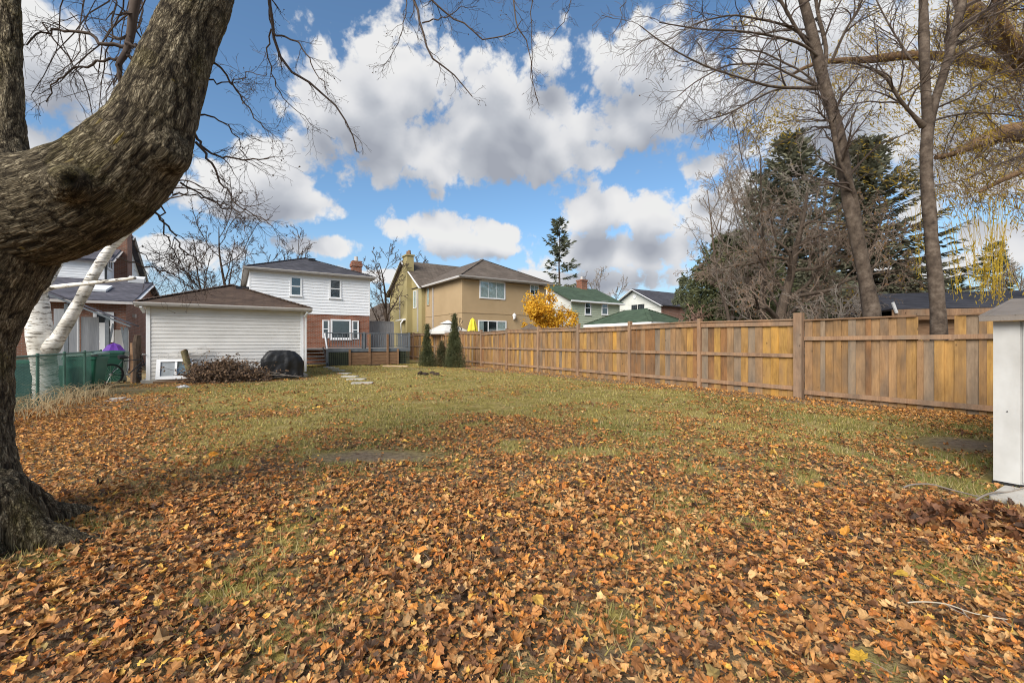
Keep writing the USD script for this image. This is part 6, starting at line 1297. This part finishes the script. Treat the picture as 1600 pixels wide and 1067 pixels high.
def grill():
    w = garage_pt(0, .62); xa, xb = w.t(404), w.t(474); xm = (xa + xb) / 2 + .03; Wd = (xb - xa) * .96
    t = thing('covered_grill', 'barbecue grill under a wrinkled black cover at the right end of the garage wall', 'grill', (*(w.c + xm * w.d), .05), DEG)
    nu, nv = 72, 40; u = np.linspace(0, 2 * np.pi, nu, endpoint=False); h = 1.02
    prof = [(0, 1.0), (.1, 1.0), (.35, .99), (.55, .97), (.70, .95), (.84, .86), (.955, .72), (1.0, .60), (1.004, .0)]
    zz = np.linspace(0, 1, nv); zp = np.interp(zz, np.linspace(0, 1, len(prof)), [p[0] for p in prof]); rp = np.interp(zz, np.linspace(0, 1, len(prof)), [p[1] for p in prof])
    U, Z = np.meshgrid(u, np.arange(nv), indexing='ij'); c, s = np.cos(U), np.sin(U); sq = 1 / (np.abs(c) ** 3.2 + np.abs(s) ** 3.2) ** (1 / 3.2)
    x = c * sq * Wd / 2 * rp[Z]; y = s * sq * .30 * (0.25 + .75 * rp[Z]); z = zp[Z] * h * (1 - .10 * np.clip(np.abs(x) / (Wd / 2) - .55, 0, 1) - .14 * np.clip(x / (Wd / 2) - .2, 0, 1))
    
    p = np.stack([x, y, z], -1); fold = (meshkit.fbm(np.stack([U * 2.6, Z * .12, 0 * U], -1), 3, 4) - .5) + .5 * (np.abs(meshkit.noise(np.stack([U * 4.5, Z * .05, 0 * U + 3], -1), 6) - .5) * 2 - .5); amp = .13 * (1 - zp[Z] ** 4 * .8); nrm = norm(np.stack([c, s, 0 * c], -1)); p = p + nrm * (fold * amp)[..., None]
    p[..., 2] += (meshkit.fbm(p * 5, 3, 9) - .5) * .05 * (zp[Z] > .05)
    i, j = np.meshgrid(np.arange(nu), np.arange(nv - 1), indexing='ij'); i2 = (i + 1) % nu; f = np.stack([i * nv + j, i2 * nv + j, i2 * nv + j + 1, i * nv + j + 1], -1).reshape(-1, 4)
    part(t, 'cover', (p.reshape(-1, 3), f), basic('black_cover', (.007, .007, .008), (.013, .013, .015), 4, .52, bump=.3, bscale=14, spec=.45, dist=.03), smooth=True)
    for sx in (-.33, .33):
        part(t, 'leg', MB().box(sx * Wd - .02, sx * Wd + .02, -.12, -.08, 0, .4), DARK_METAL)
    part(t, 'wheel', MB().tube([(-.33 * Wd, -.2, .08), (-.33 * Wd, -.15, .08)], .08, 14), BLACK, smooth=40)


grill()

# ---------------------------------------------------------------- on the lawn
rs = np.random.default_rng(14)
where = ['nearest, largest', 'second nearest', 'third nearest', 'fourth from the nearest', 'fifth from the nearest', 'sixth from the nearest', 'farthest']
slabs = [(566, 599.5, .62, .30), (557, 593, .60, .28), (547, 588, .58, .27), (538, 583.5, .52, .26), (529, 579.5, .5, .25), (521, 576.3, .48, .25), (514, 573.8, .5, .25)]
for (u, v, w_, d_), wd in zip(slabs, where):
    g = ground_at(u, v)
    b = trimesh.creation.extrude_polygon(__import__('shapely').geometry.box(-w_ / 2, -d_ / 2, w_ / 2, d_ / 2).buffer(.02), .06); b.apply_translation([0, 0, gh(g[0], g[1]) - .015])
    t = thing('stepping_stone', f'pale paving slab in the lawn, {wd} of the row', 'paving slab', (g[0], g[1], 0), 8 + rs.normal() * 6); part(t, 'slab', b, CONCRETE)
for name, lab, u, v, L_, rz, m in (('plank', 'pale plank lying on the soil in front of the deck', 618, 572.5, 1.5, -12, basic('pale_plank', (.42, .30, .19), (.56, .42, .28), 3, .8)), ('plank', 'long thin plank edging the bed at the foot of the board fence', 748, 578.5, 3.2, -62, BROWN_WOOD), ('plank', 'short dark plank on the soil before the deck', 584, 570.5, .7, 10, BARK_DARK)):
    g = ground_at(u, v); t = thing(name, lab, 'plank', (g[0], g[1], 0), rz); part(t, 'board', MB().box(-L_ / 2, L_ / 2, -.07, .07, .0, .07), m)
g = ground_at(672, 586); t = thing('stone_heap', 'small heap of dark stones on the lawn in front of the cedars', 'stones', (g[0], g[1], 0)); rr_ = np.random.default_rng(2)
for k in range(7):
    s = trimesh.creation.icosphere(1); s.vertices *= (np.array([.16, .13, .09]) * rr_.uniform(.6, 1.2)) * (1 + .22 * rr_.normal(size=(len(s.vertices), 1))); s.apply_translation([rr_.normal() * .24, rr_.normal() * .15, .05 + .07 * (k > 4)]); part(t, 'stone', s, BARK_DARK)
g = ground_at(186, 627); t = thing('paper_scrap', 'pale flattened cardboard scrap on the leaves near the mesh fence', 'scrap', (g[0], g[1], .03), 20); part(t, 'sheet', MB().box(-.22, .22, -.14, .14, 0, .012).box(-.2, .05, .05, .2, .013, .05), CONCRETE)
g = ground_at(287, 605); t = thing('paper_scrap', 'small crumpled white paper on the grass by the garage', 'scrap', (g[0], g[1], .02), 50); s = trimesh.creation.icosphere(2); s.vertices *= np.array([.11, .07, .05]) * (1 + .3 * rr_.normal(size=(len(s.vertices), 1))); part(t, 'paper', s, W_TRIM)

# ---------------------------------------------------------------- garden umbrellas and pots beyond the fence
g = P(700, 533, 29.0); t = thing('parasol', 'open white garden parasol beyond the fence, below the tan wall', 'parasol', (g[0], g[1], 0))
part(t, 'pole', MB().tube([(0, 0, 0), (0, 0, 2.65)], .025, 8), STEEL); v = [[0, 0, 2.72]]; f = []
for r_, z, k0 in ((.55, 2.52, 1), (1.5, 2.08, 9), (1.5, 1.90, 17)):
    for k in range(8): a = k * math.pi / 4; v.append([r_ * math.cos(a), r_ * math.sin(a), z])
for k in range(8): j = (k + 1) % 8; f += [[0, 1 + k, 1 + j], [1 + k, 9 + k, 9 + j], [1 + k, 9 + j, 1 + j], [9 + k, 17 + k, 17 + j], [9 + k, 17 + j, 9 + j]]
c = part(t, 'canopy', (np.array(v), np.array(f)), basic('white_canvas', (.62, .60, .56), (.72, .70, .66), 2, .8, transl=.2)); vv = [[0, 0, 2.86]] + [[.6 * math.cos(k * math.pi / 4), .6 * math.sin(k * math.pi / 4), 2.62] for k in range(8)]; part(c, 'vent', (np.array(vv), np.array([[0, 1 + k, 1 + (k + 1) % 8] for k in range(8)])), W_TRIM)
g = P(738.5, 533, 28.6); t = thing('parasol', 'closed bright yellow parasol beyond the fence', 'parasol', (g[0], g[1], 0)); part(t, 'pole', MB().tube([(0, 0, 0), (0, 0, 2.95)], .022, 8), STEEL)
a = np.linspace(0, 2 * np.pi, 25)[:-1]; rows = []
for z, r_ in ((2.98, .03), (2.85, .13), (2.5, .22), (2.1, .30), (1.75, .33)): rows += [[(r_ * (1 + .22 * math.cos(6 * q))) * math.cos(q), (r_ * (1 + .22 * math.cos(6 * q))) * math.sin(q), z] for q in a]
f = [[i * 24 + j, i * 24 + (j + 1) % 24, (i + 1) * 24 + (j + 1) % 24, (i + 1) * 24 + j] for i in range(4) for j in range(24)]; part(t, 'folded_canopy', (np.array(rows), np.array(f)), basic('yellow_canvas', (.62, .50, .03), (.75, .63, .06), 3, .75), smooth=60)
for u, lab in ((828, 'dark grill cover roof showing above the fence left of the yellow maple'),):
    g = P(u, 533, 24.5); t = thing('garden_canopy', 'low dark canopy just above the fence left of the yellow maple', 'canopy', (g[0], g[1], 0)); part(t, 'top', (np.array([[-.9, -.5, 1.9], [.9, -.5, 1.9], [.9, .5, 1.9], [-.9, .5, 1.9], [0, 0, 2.45]]), np.array([[0, 1, 4], [1, 2, 4], [2, 3, 4], [3, 0, 4], [0, 2, 1], [0, 3, 2]])), ROOF_TAN)
    for x in (-.8, .8):
        for y in (-.4, .4): part(t, 'leg', MB().box(x - .03, x + .03, y - .03, y + .03, 0, 1.9), BLACK)

# ---------------------------------------------------------------- shed at the right edge
def shed():
    g = ground_at(1555, 754); SH = basic('shed_panel', (.36, .345, .32), (.53, .52, .50), 1.8, .5, bump=.15, bscale=6, lo=.22, hi=.55, stretch=(1, 1, .6), detail=8); SR = basic('shed_roof', (.15, .125, .105), (.21, .18, .155), 3, .6, bump=.2, bscale=50)
    t = thing('garden_shed', 'pale grey panelled garden shed with low brown ribbed roof at the right edge', 'shed', (g[0], g[1], 0), DEG)     # its side wall runs along -y from here
    L_, W2, H = 2.4, 2.6, 1.60
    part(t, 'base', MB().box(-.02, W2, -L_, .02, 0.0, .03), DARK_METAL)
    part(t, 'wall', MB().box(.012, W2, -L_, -.0, .03, H), SH)
    part(t, 'corner_trim', MB().box(-.012, .10, -.16, .012, .03, H), SH)
    n = 9
    for k in range(n):
        y1 = -.175 - k * .25; part(t, 'wall_panel', MB().box(-.002, .010, y1 - .19, y1, .05, H), SH); part(t, 'wall_rib', MB().box(-.030, .010, y1 - .245, y1 - .197, .05, H), SH)
    for y in (-.08, -.20, -.36): part(t, 'screw', MB().tube([(-.018, y, .72), (-.010, y, .72)], .006, 6), DARK_METAL)
    zt = H + .03; pk = H + .30
    rr = MB(); rr.poly([[-.10, -L_ - .1, zt], [W2 / 2 + .4, -L_ - .1, pk], [W2 / 2 + .4, .08, pk], [-.10, .08, zt]][::-1], .025); part(t, 'roof', rr, SR)
    s = (pk - zt) / (W2 / 2 + .5)
    for k in range(11): y = .07 - k * .24; part(t, 'roof_rib', MB().bar((-.11, y, zt + .012), (W2 / 2 + .4, y, pk + .012), .05, .03), SR)
    part(t, 'eave_trim', MB().box(-.125, -.10, -L_ - .1, .09, zt - .03, zt + .012), BROWN_WOOD if False else SR)
    part(t, 'roof', MB().poly([[W2 / 2 + .4, -L_ - .1, pk], [W2 + 1.0, -L_ - .1, zt], [W2 + 1.0, .08, zt], [W2 / 2 + .4, .08, pk]][::-1], .025), SR)
    g2 = ground_at(1634, 788); t2 = thing('paving_slab', 'worn concrete slab on the ground beside the shed', 'paving slab', (g2[0], g2[1], 0), 30); b = trimesh.creation.extrude_polygon(__import__('shapely').geometry.box(-.24, -.26, .24, .26).buffer(.02), .05); b.apply_translation([0, 0, float(gh(g2[0], g2[1])) - .0]); part(t2, 'slab', b, CONCRETE)


shed()


# ---------------------------------------------------------------- fallen leaves, grass, sticks
LITTER = mat('leaf_litter', {'at': ('attribute', dict(attribute='tint')), 'tc': ('texture_coordinate', {}), 'n': ('noise_texture', dict(scale=55.0, detail=3.0)), 'r': ('rgb_ramp', dict(ramp=[(.3, (.72, .70, .68)), (.7, (1.18, 1.15, 1.1))])), 'm': ('mix', dict(mix_type='multiply', fac=1.0)),
                            'p': ('principled_bsdf', dict(roughness=.62, specular_ior_level=.3)), 'tl': ('translucent_bsdf', {}), 'mc': ('mix_closure', dict(fac=.14))},
             [('tc.object', 'n.vector'), ('n.fac', 'r.fac'), ('at.color', 'm.color1'), ('r.color', 'm.color2'), ('m.color', 'p.base_color'), ('m.color', 'tl.color'), ('p.BSDF', 'mc.closure1'), ('tl.BSDF', 'mc.closure2')], 'mc.closure')
PALETTE = np.array([[.34, .150, .050], [.41, .205, .076], [.26, .105, .037], [.47, .270, .118], [.14, .062, .030], [.060, .032, .019], [.48, .185, .040], [.58, .33, .07], [.29, .165, .074], [.42, .145, .036], [.25, .170, .062]])
PAL_P = np.array([.19, .13, .17, .08, .13, .10, .08, .03, .06, .06, .01]); PAL_P = PAL_P / PAL_P.sum()
OUTLINE = np.array([[0, -.80], [.14, -.55], [.52, -.60], [.56, -.34], [.90, -.06], [.70, .14], [.70, .48], [.42, .46], [.30, .68], [0, .98], [-.30, .68], [-.42, .46], [-.70, .48], [-.70, .14], [-.90, -.06], [-.56, -.34], [-.52, -.60], [-.14, -.55]])


OVAL = np.array([[0, -1.0], [.26, -.62], [.40, -.1], [.33, .42], [0, 1.0], [-.33, .42], [-.40, -.1], [-.26, -.62]])
TORN = np.array([[0, -.7], [.5, -.55], [.35, -.05], [.85, .15], [.4, .35], [.25, .75], [-.15, .45], [-.5, .6], [-.45, .1], [-.75, -.3], [-.3, -.35]])


def leaves_mesh(rng, x, y, size, z, tint, tiltmax, fine, curl=1.0, outline=None):
    """Fallen maple leaves: lobed, curled and tilted, one per point."""
    n = len(x); o = OUTLINE if fine else OUTLINE[[0, 2, 4, 7, 9, 11, 14, 16]]; o = o if outline is None else outline; k = len(o)
    a = rng.random(n) * 2 * np.pi; P2 = np.vstack([o, [[0, -.1]]]) * rng.uniform(.85, 1.1, (n, 1, 1)); P2 = P2 * np.stack([rng.uniform(.6, 1.05, n), np.ones(n)], 1)[:, None]
    r2 = (P2 ** 2).sum(2); c1 = rng.normal(.25, .30, (n, 1)) * curl; c2 = rng.normal(.1, .35, (n, 1)) * curl; fold = (rng.random((n, 1)) < .45) * rng.uniform(.25, 1.1, (n, 1)) * curl; zz = fold * np.abs(P2[:, :, 0]) * .6 + c1 * P2[:, :, 0] ** 2 + c2 * P2[:, :, 1] ** 2 + .10 * curl * rng.normal(size=(n, k + 1)) * np.sqrt(r2)
    q = np.concatenate([P2 * (1 - .16 * curl * r2[..., None] * rng.random((n, 1, 1))), zz[..., None]], 2) * (size / 2)[:, None, None]
    t1 = rng.normal(size=n) * tiltmax; t2 = rng.normal(size=n) * tiltmax
    Rx = np.stack([q[..., 0], q[..., 1] * np.cos(t1)[:, None] - q[..., 2] * np.sin(t1)[:, None], q[..., 1] * np.sin(t1)[:, None] + q[..., 2] * np.cos(t1)[:, None]], 2)
    Ry = np.stack([Rx[..., 0] * np.cos(t2)[:, None] + Rx[..., 2] * np.sin(t2)[:, None], Rx[..., 1], -Rx[..., 0] * np.sin(t2)[:, None] + Rx[..., 2] * np.cos(t2)[:, None]], 2)
    ca, sa = np.cos(a)[:, None], np.sin(a)[:, None]; w = np.stack([Ry[..., 0] * ca - Ry[..., 1] * sa, Ry[..., 0] * sa + Ry[..., 1] * ca, Ry[..., 2]], 2)
    w[..., 2] -= np.minimum(w[..., 2].min(1), 0)[:, None] * .8
    w += np.stack([x, y, z], 1)[:, None]
    f = np.array([[i, (i + 1) % k, k] for i in range(k)]); F_ = (np.arange(n)[:, None, None] * (k + 1) + f).reshape(-1, 3)
    tt = tint[:, None] * (1 + .10 * rng.normal(size=(n, k + 1, 1))).clip(.6, 1.4)
    return w.reshape(-1, 3), F_, tt.reshape(-1, 3)


def tints(rng, n, x=None, y=None):
    c = PALETTE[rng.choice(len(PALETTE), n, p=PAL_P)] * rng.uniform(.95, 1.65, (n, 1)) * [1.0, 1.06, 1.05]
    if x is not None:                                             # freshly fallen, brighter leaves lie along the fence and under the birch
        a, b = to_lot(x, y); fr = np.clip(np.maximum(.85 * smooth_step(a, FENCE_A - 2.2, FENCE_A - 1.0), .75 * (1 - smooth_step(a, -1.8, -.4))), 0, 1); k = rng.random(n) < fr * .62
        c[k] = np.array([.60, .300, .085]) * rng.uniform(.65, 1.25, (k.sum(), 1)) * np.array([1, 1, 1]) ** 1
    return c


def scatter():
    rng = np.random.default_rng(100); parts = []
    for (d0, d1, per, size, fine) in ((1.0, 4.0, 2700, (.034, .072), True), (4.0, 8.5, 1500, (.036, .070), False), (8.5, 14, 420, (.045, .080), False), (14, 27, 120, (.05, .09), False)):
        area = 1.42 * (d1 ** 2 - d0 ** 2); n = int(area * per); y = np.sqrt(rng.uniform(d0 ** 2, d1 ** 2, n)); x = y * rng.uniform(-1.42, 1.42, n)
        d = leaf_density(x, y); a, b = to_lot(x, y); ok = (rng.random(n) < d) & (a < FENCE_A - .08) & ~((b > 18.0) & (a > -2.4) & (a < 2.6) & (b < 25)) & ~((a > 6.2) & (b < .95) & (a < 9)) & (np.hypot(x - MAPLE[0], y - MAPLE[1]) > .40) & (b < 29)
        x, y, d = x[ok], y[ok], d[ok]; m = len(x); s = rng.uniform(*size, m) * rng.choice([1.45, 1, .62, .40], m, p=[.10, .40, .32, .18]); lay = rng.random(m)
        z = gh(x, y) + .004 + lay * .040 * d
        c = tints(rng, m, x, y); kind = rng.choice(3, m, p=[.58, .20, .22])
        for q_, ol in enumerate((None, OVAL, TORN)): w = kind == q_; parts.append(leaves_mesh(rng, x[w], y[w], s[w], z[w], c[w], .24, fine, 1.15, ol))
    v, f, c, k = [], [], [], 0
    for a, b, t_ in parts: v.append(a); f.append(b + k); c.append(t_); k += len(a)
    single('fallen_leaves', (np.vstack(v), np.vstack(f)), LITTER, label='carpet of fallen brown and orange maple leaves over the lawn', cat='leaves', kind='stuff', tint=np.vstack(c))


scatter()


def grass():
    rng = np.random.default_rng(101); V, C = [], []
    GR = mat('grass_blades', {'at': ('attribute', dict(attribute='tint')), 'p': ('principled_bsdf', dict(roughness=.6, specular_ior_level=.25)), 'tl': ('translucent_bsdf', {}), 'mc': ('mix_closure', dict(fac=.25))}, [('at.color', 'p.base_color'), ('at.color', 'tl.color'), ('p.BSDF', 'mc.closure1'), ('tl.BSDF', 'mc.closure2')], 'mc.closure')
    for (d0, d1, per, h, w) in ((1.0, 4.5, 1900, .060, .0032), (4.5, 9, 900, .055, .0055), (9, 15, 260, .050, .010), (15, 27, 110, .050, .018)):
        area = 1.42 * (d1 ** 2 - d0 ** 2); n = int(area * per); y = np.sqrt(rng.uniform(d0 ** 2, d1 ** 2, n)); x = y * rng.uniform(-1.42, 1.42, n)
        den = leaf_density(x, y); a, b = to_lot(x, y); tuft = noise2(x, y, 2.6, 33, 2)
        ok = (rng.random(n) < np.clip(1.15 - den, .0, 1) * smooth_step(tuft, .26, .50)) & (a < FENCE_A - .1) & ~((b > 17.95) & (a > -2.4) & (a < 2.5)) & (b < 27.5) & (soil_at(x, y) < .45) & ~((a > 6.2) & (b < .95))
        x, y, tuft = x[ok], y[ok], tuft[ok]; m = len(x); hh = h * rng.uniform(.4, 1.15, m) * (.6 + .9 * tuft); az = rng.random(m) * 2 * np.pi; ln = rng.uniform(.2, 1.0, m); p = np.stack([x, y, gh(x, y)], 1)
        s = np.stack([np.cos(az), np.sin(az), 0 * az], 1) * (w * rng.uniform(.7, 1.3, m))[:, None]; az2 = rng.random(m) * 2 * np.pi; t = np.stack([np.cos(az2) * ln, np.sin(az2) * ln, np.ones(m)], 1) * hh[:, None]
        V.append(np.stack([p - s, p + s, p + t], 1).reshape(-1, 3))
        g = noise2(x, y, .6, 44, 3); yel = smooth_step(g + .14 * rng.normal(size=m), .28, .60)[:, None]; base = np.array([.165, .185, .046]) * (1 - yel) + np.array([.45, .365, .120]) * yel
        straw = rng.random(m) < .22; base[straw] = [.42, .33, .17]; dk = rng.random(m) < .15; base[dk] = base[dk] * .55; C.append(np.repeat(base * rng.uniform(.7, 1.3, (m, 1)), 3, 0))
    v = np.vstack(V); single('grass', (v, np.arange(len(v)).reshape(-1, 3)), GR, label='thin mixed green and straw coloured lawn grass', cat='grass', kind='stuff', tint=np.vstack(C))
    # dry straw by the mesh fence
    n = 420; a = rng.uniform(-3.4, -2.5, n) - .25 * rng.random(n); b = rng.uniform(10.6, 15.8, n); xy = np.array([lot(i, j) for i, j in zip(a, b)]); cl = noise2(xy[:, 0], xy[:, 1], 1.5, 9, 2); ok = cl > .42; xy = xy[ok]; n = len(xy)
    h = rng.uniform(.15, .62, n); d = rng.normal(size=(n, 2)) * .45; K = 5; s = np.linspace(0, 1, K); A = np.stack([xy[:, :1] + d[:, :1] * s ** 2 * h[:, None], xy[:, 1:] + d[:, 1:] * s ** 2 * h[:, None], h[:, None] * (s - .3 * s ** 3)], 2); A[:, :, 2] += gh(xy[:, 0], xy[:, 1])[:, None]
    single('dry_grass', tubes(A, np.repeat(np.linspace(.006, .002, K)[None], n, 0), 3), basic('straw', (.36, .25, .12), (.58, .45, .26), 3, .7), label='pale dry straw and weed stalks along the mesh fence', cat='dry grass', kind='stuff')


grass()


# singular leaves that catch the eye
rl = np.random.default_rng(110)
for u, v, s, c, lab in ((333, 719, .17, (.62, .25, .02), 'bright orange leaf lying alone left of the bare soil patch'), (1462, 917, .15, (.66, .42, .03), 'bright yellow leaf at the lower right'), (1408, 915, .13, (.52, .33, .05), 'dull yellow leaf beside the bright yellow one'), (1322, 845, .14, (.60, .27, .04), 'orange leaf near the right, above the yellow ones'), (944, 655, .24, (.60, .30, .06), 'large light orange leaf on the grass before the fence'), (930, 662, .22, (.56, .26, .05), 'second light orange leaf just left of the largest one'), (1280, 765, .16, (.55, .24, .04), 'orange leaf on green grass towards the shed'), (1342, 1048, .12, (.60, .36, .04), 'yellow leaf at the bottom right edge'), (345, 698, .12, (.66, .50, .05), 'small yellow leaf above the bright orange one'), (560, 700, .13, (.45, .13, .05), 'reddish leaf above the bare soil patch'), (660, 880, .12, (.58, .24, .05), 'orange leaf near the middle foreground'), (840, 965, .12, (.60, .36, .07), 'light yellow leaf in the middle foreground')):
    g = ground_at(u, v); z = float(gh(g[0], g[1])) + .05
    vv, ff, tt = leaves_mesh(rl, np.array([0.]), np.array([0.]), np.array([s * .8]), np.array([0.]), np.array([c]), .30, True, .7)
    t = thing('fallen_leaf', lab, 'leaf', (g[0], g[1], z)); part(t, 'blade', (vv, ff), LITTER, tint=tt); part(t, 'stalk', MB().tube([(0, 0, .004), (s * .3, -s * .45, .012), (s * .5, -s * .75, .006)], .0018, 5), TWIG_BROWN)
for lab, rows, r in (('long pale bent stick on the leaves in front of the shed', [(1412, 770), (1450, 768), (1490, 772), (1530, 784), (1562, 797)], .008), ('thin stick with stubby twigs lying on the paving slab', [(1520, 796), (1550, 782), (1580, 775), (1610, 768)], .009), ('thin pale stick at the lower right', [(1418, 963), (1470, 969), (1530, 977), (1575, 988)], .0035)):
    q = np.array([ground_at(u, v) for u, v in rows]); q[:, 2] = gh(q[:, 0], q[:, 1]) + .07 + .02 * np.sin(np.arange(len(q)) * 2); s = smooth_path(np.c_[q, np.linspace(r, r * .6, len(q))], 14); t = thing('fallen_stick', lab, 'stick'); part(t, 'stem', MB().tube(s[:, :3], s[:, 3], 6), TWIG_GREY if r > .006 else basic('pale_stick', (.36, .30, .22), (.5, .43, .33), 5, .8), smooth=True)
    B, RB = offshoots(rl, s[None, :, :3], s[None, :, 3], 4, .4, 1, (40, 80), K=4, wob=.2, rfac=.6, rmin=.002, fixed=.07); part(t, 'side_twigs', tubes(B, RB, 3), TWIG_GREY)


def leaf_heap():
    rng = np.random.default_rng(120); g = ground_at(1520, 815); n = 420; x = g[0] + rng.normal(size=n) * .42; y = g[1] + rng.normal(size=n) * .20; z = gh(x, y) + .15 * np.exp(-((x - g[0]) / .5) ** 2 - ((y - g[1]) / .25) ** 2) * rng.random(n)
    v, f, c = leaves_mesh(rng, x, y, rng.uniform(.07, .13, n), z, PALETTE[rng.choice([2, 4, 5, 8, 4], n)] * rng.uniform(.8, 1.5, (n, 1)), .6, True); single('leaf_heap', (v, f), LITTER, label='low heap of dark curled leaves beside the shed slab', cat='leaf heap', kind='stuff', tint=c)


leaf_heap()


# ---------------------------------------------------------------- repeats carry a group
GROUPS = dict(stepping_stone='paving slabs leading over the lawn to the stairs', fallen_leaf='bright single leaves on the litter', stick='loose sticks of the brush pile', fallen_stick='sticks lying on the leaves', spruce_tree='spruces beyond the fences',
              bare_tree='bare trees around the yard', bare_bush='bare bushes behind the fence', cedar_shrub='upright cedars in front of the fence', cedar_tree='cedars behind the fence', house='neighbouring houses', board_fence='cedar fence along the right side', parasol='garden parasols beyond the fence',
              wheeled_bin='bins behind the mesh fence', storage_bin='bins behind the mesh fence', plank='planks lying on the ground')
for prim in stage.GetPrimAtPath('/World').GetChildren():
    base_name = prim.GetName()
    if base_name[-4:-3] == '_' and base_name[-3:].isdigit(): base_name = base_name[:-4]
    if base_name in GROUPS: prim.SetCustomDataByKey('group', GROUPS[base_name])
